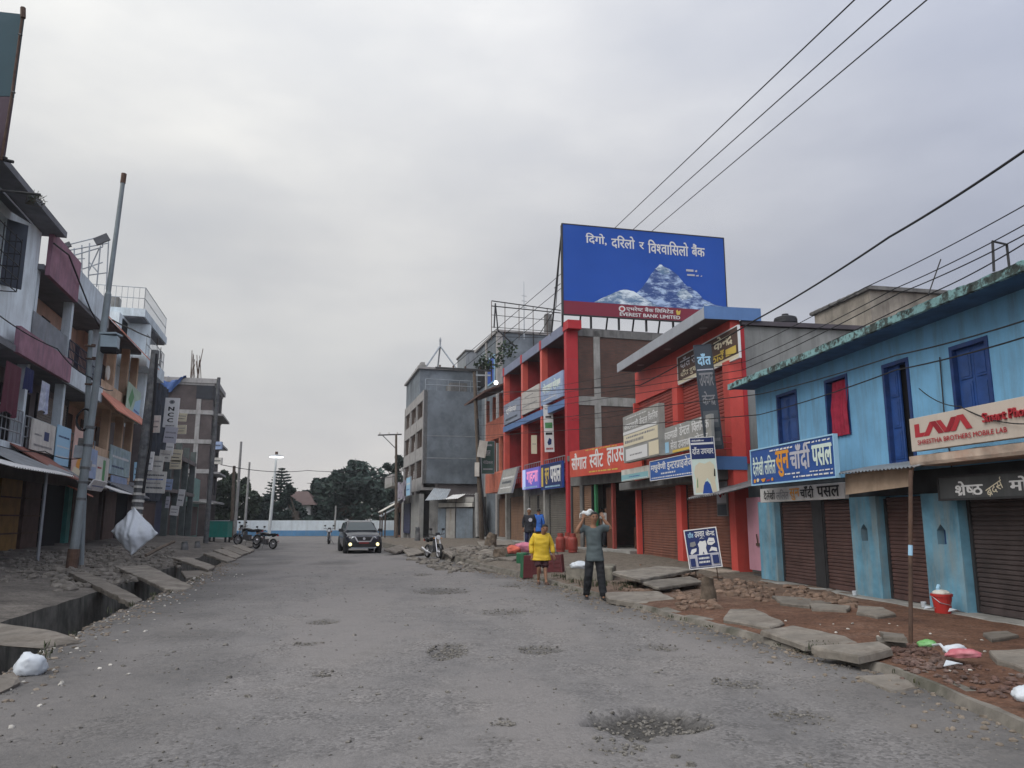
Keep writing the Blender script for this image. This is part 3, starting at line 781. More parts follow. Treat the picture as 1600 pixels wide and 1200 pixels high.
# ground floor: pillars, shutters
gs = [P1.R(1215,786,1276,921), P1.R(1280,786,1344,929), P1.R(1376,780,1460,938), P1.R(1504,774,1600,972)]
zsh = 2.02
pil = [(gs[0][1], u_end), (gs[2][1]+.02, gs[1][0]-.02), (gs[3][1]+.02, gs[2][0]-.02), (2.0, 2.35)]
for i, (p, q) in enumerate(pil):
    mb = MB(); c = (p+q)/2
    if i in (1, 2):                                             # pillars with a little house-shaped lamp niche
        zc = 1.36; s = .11
        pts = [(-s, -s*1.4), (s, -s*1.4), (s, s*.7), (0, s*1.7), (-s, s*.7)]
        outer = [(p-c, -1.36), (q-c, -1.36), (q-c, zsh+.05-1.36), (0, zsh+.05-1.36), (p-c, zsh+.05-1.36)]
        n0 = len(mb.v)
        for (x, z) in outer: mb.v.append((c+x, .10, zc+z))
        for (x, z) in pts: mb.v.append((c+x, .10, zc+z))
        for (x, z) in pts: mb.v.append((c+x, -.04, zc+z))
        for k_ in range(5):
            m_ = (k_+1) % 5; mb.f += [(k_, m_, 5+m_, 5+k_), (5+k_, 5+m_, 10+m_, 10+k_)]
        mb.f.append((10, 11, 12, 13, 14)); mb.m = [0]*len(mb.f); mb.m[-1] = 1
        mb.quad((p, -.2, 0), (p, .1, 0), (p, .1, zsh+.05), (p, -.2, zsh+.05)); mb.quad((q, .1, 0), (q, -.2, 0), (q, -.2, zsh+.05), (q, .1, zsh+.05))
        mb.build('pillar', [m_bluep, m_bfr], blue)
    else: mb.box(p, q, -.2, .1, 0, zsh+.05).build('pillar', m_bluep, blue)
for i, r in enumerate(gs):
    a, b = r[0], r[1]
    if i == 3: a = 2.36
    shutter(blue, a+.03, b-.03, .15, zsh, -.1, (m_shbr, m_shbr, m_shbr, m_shdk)[i])
shutter(blue, .1, 1.97, .15, zsh, -.1, m_shdk)
box(blue, 'lintel', M('shade-dark lintel board', (.035,.04,.045), .9, .3, 2), 0, u_end, -.22, -.01, zsh+.06, 2.5)  # dark backing board, its near-black colour carries the shade under the awnings
box(blue, 'shutter_post', m_blackiron, gs[1][1]-.03, gs[0][0]+.03, -.2, -.02, 0, zsh+.05)
box(blue, 'step', m_conc, 0, u_end, -.2, .38, -.1, .135, bevel=.02)
# broken cream canopy slab under the phone sign, tin and board awning beside it
r = P1.R(1424,706,1640,726,.75); mb = MB(); k = 30
for i in range(k+1):
    u = 1.0 + (r[1]-1.0)*i/k; e = .015*noise.noise(Vector((u*6, 0, 9)))
    mb.v += [(u, -.01, 2.52), (u, .78+e, 2.50), (u, .80+e*2, 2.55), (u, .80+e, 2.66), (u, .55, 2.70+e*2), (u, -.01, 2.72)]
mb.f = [(6*i+q, 6*i+6+q, 6*i+7+q, 6*i+1+q) for i in range(k) for q in range(5)] + [(0,1,2,3,4,5), tuple(6*k+q for q in (5,4,3,2,1,0))]; mb.m = [0]*len(mb.f)
mb.build('canopy_slab', M('flaking cream plaster', (.40, .32, .26), .95, .28, 3, (.42, .20, .14), .6, streak=False, bumps=.5, bscale=12), blue)
aw = P1.R(1326,738,1438,778,.55)
mb = MB(); mb.prism([(aw[0]+.1, .62, 2.18), (aw[1], .62, 2.10), (aw[1], .60, 2.50), (aw[0], .60, 2.54)], (0, .03, 0))
o = mb.build('awning_board', M('cream hardboard', (.40, .30, .22), .85, .15, 3, (.2, .13, .09), .5), blue)
sheet(blue, 'awning_sheet', m_steel, (aw[0]-.5, .95, 2.47), (aw[1]+.1, .9, 2.50), (aw[1]+.1, .0, 2.66), (aw[0]-.3, .0, 2.68), .016, .11)
for u in (4.1, 7.2):
    MB().tube([(u, .01, 2.5), (u, .05, 3.4), (u, .03, 4.4)], .012, 6).build('conduit', m_blackiron, blue)
# signs on the blue house
r = P1.R(1422,655,1425,706,.8)
lava_u1 = P1.uv(1422,655,.8)[0]; LW = 3.9
Lr = (lava_u1-LW, lava_u1, r[2], r[3])
fx = lambda x: (lava_u1-P1.uv(x, 680, .82)[0])/LW
k0, k1 = fx(1430), (fx(1522)-fx(1430))/.535
lp = lambda pts: [(k0+(x-.04)*k1, z) for x, z in pts]
sm = fx(1541); sign('wide cream sign with big red LAVA letters above the shutters', P1, Lr, .82, M('cream acrylic', (.50, .44, .38), .5, .05, 1, (.35, .28, .22), .3), [
    ('p', lp([(.04,.80),(.09,.80),(.09,.52),(.145,.52),(.12,.40),(.04,.40)]), I_R), ('p', lp([(.125,.40),(.182,.40),(.252,.80),(.195,.80)]), I_R), ('p', lp([(.200,.80),(.252,.80),(.322,.42),(.270,.42)]), I_RD),
    ('p', lp([(.257,.80),(.303,.80),(.373,.42),(.327,.42)]), I_R), ('p', lp([(.330,.42),(.377,.42),(.445,.82),(.397,.82)]), I_RD), ('p', lp([(.382,.42),(.430,.42),(.498,.84),(.45,.84)]), I_R), ('p', lp([(.455,.84),(.508,.84),(.575,.42),(.522,.42)]), I_R),
    ('t', 'Smart Phone', sm, sm+(fx(1601)-sm)*1.36, .50, .76, I_R, .05, 0, .03), ('t', 'SHRESTHA BROTHERS MOBILE LAB', fx(1434), fx(1576), .17, .31, I_R, .03)], thick=.14)
r = P1.R(1466,748,1467,778,.42); u1_ = P1.uv(1466,748,.42)[0]
sign('dark grey shop board with large white writing below the cream canopy', P1, (u1_-3.1, u1_, r[2]-.02, r[3]), .42, M('dark grey board', (.055,.058,.06), .6, .15, 2, (.12,.12,.12), .4), [
    ('t', 'श्रेष्ठ', .12, .32, .12, .80, I_W, .035), ('t', 'ब्रदर्स', .335, .455, .16, .70, I_C, .012, .42), ('t', 'मोबाइल', .49, .86, .16, .86, I_W, .035)], thick=.08, border=m_blackiron)
r = P1.R(1172,686,1306,744,.95)
sign('blue shop sign lettered white, orange and silver at the sky blue house corner', P1, (r[0], r[1], P1.uv(1306,744,.95)[1], P1.uv(1306,679,.95)[1]), .95, M('royal blue print', (.022,.075,.27), .5, .12, 1.5), [
    ('t', 'दैलेखी ललित', .02, .335, .22, .80, I_PALE, .03), ('t', 'सुन', .34, .51, .14, .86, I_O, .05), ('t', 'चाँदी', .52, .755, .26, .96, I_S, .045), ('t', 'पसल', .775, .985, .30, .84, I_PALE, .045),
    ('s', .27, .56, .88, .93, I_W), ('s', .72, .97, .91, .955, I_W), ('s', .45, .63, .17, .21, I_W), ('s', .55, .98, .07, .11, I_W), ('s', .74, .98, .17, .20, I_W),
    ('p', [(.03,.04),(.055,.04),(.06,.12),(.045,.16),(.028,.12)], I_O), ('p', [(.075,.06),(.1,.06),(.11,.14),(.085,.17),(.07,.13)], I_C), ('p', [(.13,.13),(.2,.15),(.18,.05),(.155,.04)], I_O), ('p', [(.21,.09),(.26,.10),(.255,.06),(.215,.05)], I_R), ('p', [(.28,.05),(.3,.05),(.305,.12),(.29,.15),(.275,.11)], I_O)], thick=.08, border=I_L)
r = P1.R(1187,757,1320,782,.45)
sign('white shop sign with black and ochre writing just under the blue one', P1, (r[0], r[1], P1.uv(1320,779,.45)[1], P1.uv(1320,753,.45)[1]), .45, M('dirty white board', (.50,.49,.48), .6, .1, 2, (.25,.23,.2), .5), [
    ('t', 'दैलेखी', .05, .21, .14, .86, I_K, .03), ('t', 'ललित', .225, .39, .14, .86, I_GR, .02), ('t', 'सुन', .40, .525, .06, .86, I_O, .03), ('t', 'चाँदी', .53, .69, .14, .96, I_K, .035), ('t', 'पसल', .725, .96, .16, .86, I_K, .035)], thick=.1)
# ---- narrow alley: pink door under a ragged tin roof
pa, pb = P1.w(u_end+.02, 0, 0), P1.w(u_end+2.0, 0, 0)
al = thing('alley_gate', 'pink metal door under a ragged tin roof between the blue and the red building', 'gate', P1.w(u_end, 0, 0), P1.rz)
box(al, 'back_wall', m_conc_d, .02, 2.6, -3.2, -2.9, 0, 5.0)
r = P1.R(1166,782,1193,884,.05); A = u_end
dr = box(al, 'door', M('pink enamel', (.47,.24,.30), .55, .08, 2, (.3,.16,.18), .3), r[0]-A+.05, r[1]-A, .0, .05, .32, 2.2)
MB().tube([(r[0]-A+.2, .08, 1.0), (r[0]-A+.2, .1, 1.25)], .018, 6).box(r[0]-A+.1, r[0]-A+.3, .05, .085, .95, 1.02).build('bolt', m_rust, dr)
box(al, 'sill', m_conc_d, r[0]-A-.02, r[1]-A+.1, -1, -.1, 0, .2)
sheet(al, 'tin_roof', M('weathered tin', (.20,.20,.21), .6, .3, 3, (.10,.07,.055), .7, metal=.4), (-.1, 1.15, 2.28), (2.7, 1.0, 2.22), (2.6, -.6, 2.75), (-.1, -.6, 2.7), .03, .18)
# ---- small red building with a tilted canopy (dental clinic above brown shutters)
P2 = Frame(G(1160, 890, .25), G(1000, 868, .25))
m_acp = M('red composite panel', (.40, .034, .042), .45, .08, 1.2, (.22, .04, .035), .4, bumps=.03, spec=.12)
m_acpl = M('lightened red panel', (.58, .085, .07), .5, .1, 1.2, (.32, .06, .05), .4, bumps=.03, spec=.15)  # composite red raised in colour to offset the canopy's shade
m_acpd = M('dark red corrugated panel', (.30, .062, .05), .6, .15, 1.5, (.10, .03, .03), .5, bumps=.05)
m_shred = M('brick red shutter', (.20, .082, .056), .55, .12, 1.8, (.08, .035, .03), .6, bumps=.05)
m_silver = M('silver fascia panel', (.33, .35, .39), .4, .08, 1.5, (.2, .2, .22), .4, metal=.3, bumps=.03)
m_bluef = M('blue fascia panel', (.085, .17, .36), .45, .08, 1.5, (.06, .1, .2), .3, bumps=.03)
m_brick = brick_mat('brown brickwork', (.118, .054, .040), (.082, .042, .034), (.075, .056, .047))
m_soffit2 = M('dark painted soffit', (.075, .065, .075), .7, .15, 1.5)
den = thing('clinic_building', 'narrow red building with a silver-edged canopy and brick red shutters', 'building', P2.w(0, 0, 0), P2.rz)
W2 = P2.L; Z0 = .25
box(den, 'core', M('grey plaster flank', (.22,.225,.22), .93, .15, 1.2, (.1,.1,.095), .6), 0, W2, -8, -.3, 0, 7.25)
box(den, 'roof_slab', m_soffit2, -.12, W2, -8.3, -.31, 7.27, 7.4)
box(den, 'edge_strip', m_acp, -.03, -.002, -.42, -.3, 3.2, 7.24)
r1, r2 = P2.R(1003,768,1062,878), P2.R(1072,764,1152,889)
f1, f2 = P2.R(1004,632,1059,740), P2.R(1067,612,1140,720)
for a, b, nm in ((.42, r2[1]+.15, 0), (r1[0]-.15, W2-.18, 1)):
    shutter(den, a, b, Z0, 2.75, -.12, m_shred, .09)
    shutter(den, a+.02, b-.02, 4.55, 6.15, -.1, m_acpd, .11, name='upper_shutter', rail=False, guides=False)
for a, b in ((0, .40), (r2[1]+.17, r1[0]-.17), (W2-.16, W2)):
    box(den, 'pillar', m_acpl, a, b, -.3, .12, 0, 6.2)
box(den, 'wall_panel', m_acpl, 0, W2, -.3, .0, 6.2, 7.45)
box(den, 'parapet', m_acpd, .40, W2-.16, -.3, -.02, 3.4, 4.52)
box(den, 'lintel', m_conc_d, .35, W2+.5, -.3, .62, 2.76, 3.05, bevel=.02)
box(den, 'step', M('cream step', (.36, .31, .26), .9, .15, 2, (.15, .12, .1), .5), -.1, W2+.4, .12, .75, -.1, Z0-.03, bevel=.02)
c0, c1 = -.15, P2.uv(965, 575, .85)[0]
cb = 7.42
box(den, 'canopy', m_soffit2, c0, c1, -.3, .83, cb, cb+.10)
box(den, 'canopy_fascia', m_silver, c0-.02, c1+.02, .83, .87, cb-.04, cb+.30)
box(den, 'canopy_end', m_bluef, c0-.04, c0-.01, -.9, .87, cb-.04, cb+.34)
box(den, 'canopy_top', m_conc_d, c0, c1, -.3, .825, cb+.11, cb+.26)
for u in (1.0, 4.0, 6.8):
    MB().lathe([(.0, 0), (.13, 0), (.13, -.02), (.0, -.025)], (u, .4, cb-.002), 14).build('downlight', I_GR, den)
box(den, 'balcony_slab', m_soffit2, .0, 2.6, -.1, .78, 3.06, 3.32)
box(den, 'balcony_fascia', m_bluef, -.03, .0, -.3, .80, 3.02, 3.40)
for z in (3.62, 3.8, 3.98):
    MB().tube([(.05, .0, z), (.05, .78, z), (2.0, .78, z)], .018, 6).build('rail', m_acp, den)
sg = P2.R(1058,545,1153,512,.06)
zb, zt = P2.uv(1058,606,.06)[1], P2.uv(1153,509,.06)[1]
sign('brown board under the canopy lettered in cream and yellow, over the red shutters', P2, (sg[0]+.02, sg[1], zb+.1, min(zt, 7.36)), .06, I_BR, [
    ('r', 0, 1, 0, .12, I_C), ('t', 'दाँत उपचार', .05, .58, .52, .93, I_S, .03), ('t', 'केन्द्र', .64, .93, .52, .98, I_C, .035),
    ('t', 'दाँत दुख्ने', .05, .40, .16, .46, I_C, .03), ('t', 'ठाउँ', .60, .80, .16, .48, I_Y, .04), ('r', .82, .97, .18, .42, I_Y)], thick=.06, border=I_W)
# hanging banner, tooth sign: both square on to the road users
fb = face_frame(1100, 1126, 620, P2.w(0, 1.1, 0).y - .1)
zt, zb = at(1110, 538, fb.a.y).z, at(1110, 700, fb.a.y).z
sign('tall narrow black banner with white writing hanging askew from the canopy', fb, (0, fb.L, zb, zt), 0, I_D, [
    ('t', 'दाँत', .08, .92, .80, .92, I_L, .05), ('r', .0, 1, .755, .765, I_S), ('t', 'उपचार', .08, .92, .60, .73, I_GR, .03), ('t', 'केन्द्र', .1, .9, .41, .55, I_GR, .03), ('r', .05, .95, .20, .36, ink('dusk', (.09,.10,.11))), ('s', .1, .9, .25, .28, I_GR), ('r', .05, .95, .03, .16, ink('dusk', (.09,.10,.11))), ('s', .1, .9, .07, .1, I_GR)], thick=.06, roll=.075, border=I_D, bw=.02)
ft = face_frame(1084, 1121, 726, P2.w(0, 1.3, 0).y - .4)
zt, zb = at(1100, 683, ft.a.y).z, at(1100, 770, ft.a.y).z
sign('white tooth poster sign with a navy head, hung at the end of the grey boards', ft, (0, ft.L, zb, zt), 0, I_PALE, [
    ('r', 0, 1, .62, 1, I_N), ('r', .02, .98, .88, .915, I_W), ('s', .05, .6, .94, .97, I_W), ('t', 'दाँत उपचार', .05, .95, .70, .84, I_W, .03), ('r', .0, 1, .0, .61, I_PALE),
    ('p', [(.04,.02),(.10,.24),(.05,.38),(.12,.50),(.30,.56),(.52,.53),(.76,.57),(.92,.5),(.96,.36),(.9,.22),(.94,.02),(.76,.02),(.70,.20),(.58,.28),(.46,.2),(.36,.02)], I_C),
    ('p', [(.33,.0),(.40,.14),(.48,.21),(.58,.22),(.68,.16),(.75,.0)], I_B), ('p', [(.12,.1),(.14,.24),(.18,.3),(.16,.12)], I_G), ('p', [(.86,.3),(.9,.44),(.94,.42),(.93,.3)], I_K)], thick=.05, roll=.055, border=I_W, bw=.02)
# board cluster over the shutters
o_ = 1.0
def zr(fr, x, y0, y1, o): return fr.uv(x, y0, o)[1], fr.uv(x, y1, o)[1]
def brd(label, xa, xb, y_top, y_bot, o, mat, rows, **k):
    """board spanning photo columns xa..xb, its left edge between rows y_top and y_bot"""
    ua, ub = P2.uv(xa, (y_top+y_bot)/2, o)[0], P2.uv(xb, (y_top+y_bot)/2, o)[0]
    z1, z0 = zr(P2, xa, y_top, y_bot, o)
    return sign(label, P2, (min(ua, ub), max(ua, ub), z0, z1), o, mat, rows, **k)
m_gb = M('grey printed board', (.26,.26,.25), .6, .12, 3, (.35,.33,.29), .5, streak=False)
m_wb = M('faded white board', (.54,.53,.49), .7, .1, 3, (.25,.2,.16), .5)
brd('patched grey and white board, tallest of the cluster beside the sweet shop', 974, 1030, 652, 724, 1.15, m_gb, [
    ('r', 0, .95, .60, .66, I_W), ('t', 'काठमाडौं', .04, .46, .70, .86, I_W, .03), ('t', 'डेन्टल', .50, .72, .70, .88, I_W, .03), ('t', 'क्लिनिक', .74, .99, .72, .90, I_W, .03), ('s', .1, .7, .92, .95, I_W),
    ('r', .02, .98, .34, .58, I_C), ('s', .06, .6, .40, .46, I_GR), ('s', .1, .9, .50, .54, I_GR), ('r', .08, .70, .03, .28, I_W), ('s', .2, .55, .12, .15, I_GR), ('r', .74, .99, .03, .30, I_C)], thick=.22)
brd('long grey board with two lines of white writing and a yellow bar', 1036, 1112, 670, 712, .95, m_gb, [
    ('t', 'काठमाडौं', .02, .34, .56, .92, I_W, .035), ('t', 'डेन्टल', .38, .60, .56, .98, I_W, .035), ('t', 'क्लिनिक', .64, .97, .56, .98, I_W, .035), ('r', .02, .14, .06, .46, I_L), ('t', 'सेवा उपलब्ध', .18, .62, .14, .50, I_W, .03), ('r', .22, .66, .02, .11, I_Y), ('t', 'सेन्टर', .7, .95, .2, .5, I_W, .03)], thick=.1)
brd('blue board with white writing hung below the grey boards', 1016, 1084, 722, 751, 1.1, M('bright blue print', (.028,.10,.34), .5, .1, 2), [
    ('t', 'मधुवेणी', .02, .40, .38, .90, I_W, .035), ('t', 'इन्टरप्राइजेज', .43, .98, .38, .95, I_W, .03), ('s', .28, .62, .24, .32, I_W), ('s', .04, .97, .07, .13, I_W)], thick=.08, border=I_W, bw=.02)
brd('pale teal and white board left of the blue one, under the patched board', 971, 1014, 735, 753, .95, m_wb, [
    ('r', 0, .98, .05, .55, ink('teal', (.22,.42,.46))), ('s', .3, .7, .28, .36, I_B), ('s', .05, .95, .08, .14, I_W)], thick=.1)
# poster easel leaning in front of the shutters
fp = face_frame(1077, 1126, 852, 19.6, turn=-.1)
zt, zb = at(1100, 824, fp.a.y).z, at(1100, 884, fp.a.y).z
ps = sign('navy and white teeth poster standing askew in front of the brick red shutter', fp, (0, fp.L, zb, zt), 0, I_N, [
    ('r', .02, .98, .02, .36, I_S), ('t', 'दाँत', .08, .26, .80, .95, I_L, .04), ('t', 'उपचार', .30, .62, .80, .95, I_W, .03), ('t', 'केन्द्र', .66, .95, .80, .97, I_W, .03),
    ('p', [(.34,.3),(.38,.52),(.36,.62),(.44,.70),(.52,.68),(.62,.7),(.64,.6),(.6,.5),(.64,.3),(.56,.3),(.5,.42),(.44,.3)], I_W), ('p', [(.08,.4),(.14,.5),(.3,.52),(.28,.44),(.12,.36)], I_W), ('p', [(.68,.4),(.78,.52),(.94,.48),(.94,.38),(.8,.42)], I_W),
    ('p', [(.66,.66),(.74,.76),(.9,.74),(.92,.62),(.8,.56),(.68,.58)], I_W), ('r', .72, .88, .645, .66, I_N), ('p', [(.1,.58),(.12,.68),(.28,.7),(.3,.6),(.2,.56)], I_GR), ('p', [(.42,.74),(.5,.79),(.6,.75),(.5,.77)], I_W),
    ('r', .04, .20, .05, .26, I_N), ('r', .28, .70, .05, .33, I_N), ('s', .32, .66, .22, .27, I_W), ('s', .32, .66, .12, .17, I_W), ('r', .76, .96, .08, .3, I_N)], thick=.03, roll=.12, lean=.08, border=I_W, bw=.025, name='poster_stand')
for u in (.12, fp.L-.12): MB().tube([(u, -.05, zt*0+.1), (u+.02, -.18, -zb+.16)], .014, 6).build('leg', m_rust, ps)
nb = box(None, 'notice_board', I_GR, 0, .7, 0, .03, 0, 1.0)
nb.location = P2.w(.42, .13, 1.72); nb.rotation_euler = (0, 0, P2.rz); tag(nb, 'grey notice board with a red emblem between the shutters and the pink door', 'notice board')
box(nb, 'sheet', I_S, .05, .66, .031, .036, .38, .85); box(nb, 'sheet', I_D, .05, .66, .031, .036, .03, .34)
MB().tube([(.16, .04, .62), (.28, .04, .7), (.4, .04, .56), (.55, .04, .66)], .03, 6).build('emblem', I_R, nb)

# ---- open sweet shop
P3 = Frame(P2.w(W2+.02, -.05, 0), at(889, 700, 36))
sw = thing('sweet_shop', 'dark open sweet shop between the tall red pillar and the brick red shutters', 'shop', P3.w(0, 0, 0), P3.rz)
W3 = P3.L; zr3 = 4.3
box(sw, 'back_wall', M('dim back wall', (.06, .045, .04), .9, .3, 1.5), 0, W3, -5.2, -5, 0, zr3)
box(sw, 'side_wall', m_brick, -.02, .1, -5, -.02, 0, zr3)
box(sw, 'side_wall', m_conc_d, W3-.1, W3, -5, -.02, 0, zr3)
box(sw, 'roof', m_conc_d, 0, W3, -5.2, .1, zr3, zr3+.25)
box(sw, 'floor', m_conc, 0, W3, -5, .5, -.1, .42)
box(sw, 'fascia', m_conc_d, 0, W3, -.25, -.02, 3.15, zr3)
shutter(sw, W3-.95, W3-.15, .42, 3.1, -.1, M('tan shutter', (.21, .125, .08), .6, .15, 2, (.12, .07, .05), .5), .09)
shutter(sw, W3-1.95, W3-1.2, .42, 3.1, -.12, M('tan shutter', (.21, .125, .08)), .09)
box(sw, 'pillar', m_conc_d, W3-1.2, W3-.95, -.3, -.02, .42, 3.15)
box(sw, 'post', M('green paint', (.05, .22, .10), .6), W3-2.3, W3-2.18, -.2, -.08, .42, 3.15)
box(sw, 'door', M('brown wood', (.10, .045, .03), .6, .25, 3), W3-3.3, W3-2.6, -.5, -.44, .42, 3.0)
box(sw, 'post', m_acpd, 2.3, 2.42, -.3, -.15, .42, 3.15)
ct = box(sw, 'counter', M('brown wood', (.10, .045, .03)), .5, 2.2, -1.6, -1.1, .42, 1.3); box(ct, 'glass_case', m_glass, .55, 2.15, -1.58, -1.12, 1.31, 1.75)
s3 = P3.R(890, 709, 976, 684, .5)
z1, z0 = P3.uv(890, 706, .5)[1], P3.uv(890, 746, .5)[1]
sign('long red sweet shop sign with white writing across the dark opening', P3, (s3[0]-1.2, s3[1], z0, z1), .5, M('red print', (.50, .075, .05), .5, .1, 1.2, (.45, .16, .1), .5), [
    ('t', 'सौगात', .03, .27, .26, .90, I_W, .035), ('t', 'स्वीट', .31, .51, .26, .96, I_W, .03), ('t', 'हाउस', .56, .80, .26, .90, I_W, .03), ('s', .3, .7, .1, .15, I_Y), ('s', .25, .7, .93, .97, I_Y)], thick=.1)

# ---- three-storey red building
a4 = at(887, 700, 36); d4 = Vector((-sin(radians(LANG)), cos(radians(LANG)), 0))
P4 = Frame(a4, a4 + d4*12.1)
red = thing('red_building', 'three-storey red building with open balconies and a blue-grey roof edge', 'building', P4.w(0, 0, 0), P4.rz)
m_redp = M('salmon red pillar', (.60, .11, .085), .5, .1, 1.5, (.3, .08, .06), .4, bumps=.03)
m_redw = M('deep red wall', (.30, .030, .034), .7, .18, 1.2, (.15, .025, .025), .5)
m_slate = M('blue grey fascia', (.17, .19, .27), .6, .1, 1.5)
m_tan = M('tan shutter', (.21, .125, .08)); m_gsh = M('dusty grey shutter', (.13, .12, .105), .7, .15, 2, (.08, .07, .06), .5)
W4 = 12.1; ZT = 10.62
bays = [.0, 3.95, 7.65, 11.7]
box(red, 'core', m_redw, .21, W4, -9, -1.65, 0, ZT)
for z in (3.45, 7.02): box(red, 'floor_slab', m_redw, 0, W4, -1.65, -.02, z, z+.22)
box(red, 'roof', m_soffit2, .0, W4, -9.2, .0, ZT, ZT+.16)
box(red, 'roof_fascia', m_slate, .3, W4+.05, .0, .06, ZT-.12, ZT+.36)
for u in bays[1:]: box(red, 'roof_block', m_acp, u-.05, u+.25, .06, .08, ZT-.13, ZT+.37)
box(red, 'roof_block', m_acp, -.5, .3, -.6, .085, ZT-.02, ZT+.40)
mb = MB(); z = 0
for k in range(7):
    mb.box(-.06, .30, -.56, .02, .35+k*1.475, .35+(k+1)*1.475-.012)
mb.build('corner_pillar', m_acp, red)
MB().box(-.055, .29, -.55, .01, .3, ZT-.02).build('pillar_core', m_soffit2, red)
for u in bays[1:]: box(red, 'pillar', m_redp, u-.06, u+.26, -.3, .02, 3.4, ZT)
for i, u in enumerate(bays[:3]):
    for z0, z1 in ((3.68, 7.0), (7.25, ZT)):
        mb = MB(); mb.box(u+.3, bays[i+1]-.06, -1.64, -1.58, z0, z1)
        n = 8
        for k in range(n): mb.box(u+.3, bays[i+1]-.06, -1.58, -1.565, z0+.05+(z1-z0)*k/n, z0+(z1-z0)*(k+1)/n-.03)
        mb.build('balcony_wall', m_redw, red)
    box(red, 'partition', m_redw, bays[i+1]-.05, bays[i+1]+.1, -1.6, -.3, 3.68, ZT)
    railing(red, (u+.3, -.08, 3.68), (bays[i+1]-.06, -.08, 3.68), .95, m_steel, 10, rails=3)
pw = box(red, 'upper_wall', M('orange ochre wall', (.46, .20, .06), .9, .12, 1.5), .3, 2.2, -1.56, -1.5, 8.75, ZT)
box(pw, 'window', m_glass, 1.3, 2.0, -1.5, -1.47, 8.75, 9.7)
box(red, 'upper_door', m_glass, 5.2, 6.3, -1.56, -1.5, 7.25, 9.6)
# concrete frame with brick infill on the flank
box(red, 'flank_wall', m_brick, -.0, .2, -9, -.57, 0, ZT+.1)
for o1, o0 in ((-1.70, -1.38), (-7.5, -7.15)): box(red, 'flank_column', m_conc, -.05, .0, o1, o0, 0, ZT+.05)
for z in (3.5, 7.0): box(red, 'flank_beam', m_conc, -.045, .0, -9, -.57, z, z+.42)
box(red, 'flank_beam', m_conc_d, -.05, .0, -9, -.57, ZT-.25, ZT+.12)
# ground floor
gx = [(.45, 3.75, m_gsh), (4.25, 5.7, m_gsh), (5.9, 7.4, m_gsh), (7.95, 11.5, m_tan)]
for a, b, mt in gx: shutter(red, a, b, .45, 2.9, -.35, mt, .09)
box(red, 'lintel', m_conc_d, 0, W4, -.5, -.3, 2.95, 3.44)
for u in bays: box(red, 'ground_pillar', m_conc, u-.04, u+.24, -.5, -.1, .3, 3.4)
box(red, 'plinth', m_conc, -.2, W4, -.5, .55, -.1, .44, bevel=.03)
sg = lambda xa, xb, ya, yb, o: (lambda p, q: (min(p[0], q[0]), max(p[0], q[0]), P4.uv((xa+xb)/2, yb, o)[1], P4.uv((xa+xb)/2, ya, o)[1]))(P4.uv(xa, (ya+yb)/2, o), P4.uv(xb, (ya+yb)/2, o))
m_lb = M('weathered pale blue panel', (.25, .33, .50), .6, .15, 2, (.4, .4, .42), .6, streak=False)
sign('pale blue balcony board at the top floor, next to the tall corner pillar', P4, (.32, 3.9, 7.45, 8.72), .1, m_lb, [('s', .1, .9, .55, .75, I_W), ('t', 'नेपाल सेवा', .12, .88, .42, .86, I_PALE, .03), ('s', .1, .7, .15, .2, I_W)], thick=.1)
sign('cream balcony board in the middle bay of the red building', P4, (4.22, 7.6, 7.45, 8.72), .09, M('cream panel', (.42,.40,.38), .6, .1, 2), [('s', .08, .9, .3, .36, I_GR), ('s', .2, .7, .7, .75, I_GR)], thick=.1)
sign('blue-grey balcony board with white writing in the far bay of the red building', P4, (7.95, 11.65, 7.35, 8.6), .08, M('grey blue panel', (.22,.25,.32), .6, .1, 2), [('t', 'एसिया', .15, .8, .42, .8, I_W, .03), ('s', .12, .85, .15, .25, I_D)], thick=.1)
box(red, 'sign_beam', m_bluef, .3, W4-.1, -.25, .03, 6.95, 7.3)
sign('navy shop sign with yellow edge hung on the first floor rail by the corner pillar', P4, (.5, 3.8, 3.15, 4.35), .12, I_N, [('r', 0, .1, .1, .9, I_Y), ('t', 'सुन', .18, .40, .18, .85, I_Y, .05), ('t', 'पसल', .45, .95, .22, .88, I_W, .05), ('s', .2, .9, .04, .1, I_L)], thick=.1, border=I_B)
sign('lit violet sign with pink letters in the middle bay of the red building', P4, (4.3, 7.4, 3.25, 4.35), .1, flat('violet light box', (.10,.08,.36), .4, (.12,.13,.55), .35), [('r', .0, .2, .02, .98, ink('pale lit', (.45,.55,.85), .3)), ('t', 'गहना', .26, .96, .2, .85, ink('lit pink', (.75,.28,.5), .35), .05), ('s', .1, .9, .04, .12, I_L)], thick=.14)
sign('grey board tipped outward below the far bay of the red building', P4, (8.1, 11.3, 3.15, 4.6), .55, m_gb, [('s', .1, .9, .6, .68, I_W), ('s', .15, .8, .4, .5, I_D), ('s', .1, .85, .2, .25, I_W)], thick=.1, lean=.25, border=m_steel)
fw = face_frame(851, 866, 660, P4.w(3.0, .3, 0).y)
sign('narrow white vertical sign with green and black marks on the first floor balcony', fw, (0, fw.L, at(858,706,fw.a.y).z, at(858,632,fw.a.y).z), 0, I_W, [('s', .15, .85, .9, .93, I_GR), ('r', .2, .8, .72, .76, I_K), ('r', .12, .88, .5, .62, I_G), ('r', .15, .85, .36, .41, I_K), ('p', [(.3,.2),(.5,.3),(.75,.26),(.7,.16),(.4,.14)], I_N), ('s', .15, .85, .05, .09, I_R)], thick=.06, roll=.03)
fw = face_frame(830, 839, 685, P4.w(5.9, .1, 0).y)
sign('small cream panel at the edge of the middle balcony of the red building', fw, (0, fw.L, at(835,709,fw.a.y).z, at(835,680,fw.a.y).z), 0, I_C, [('s', .2, .8, .5, .55, I_GR)], thick=.05)

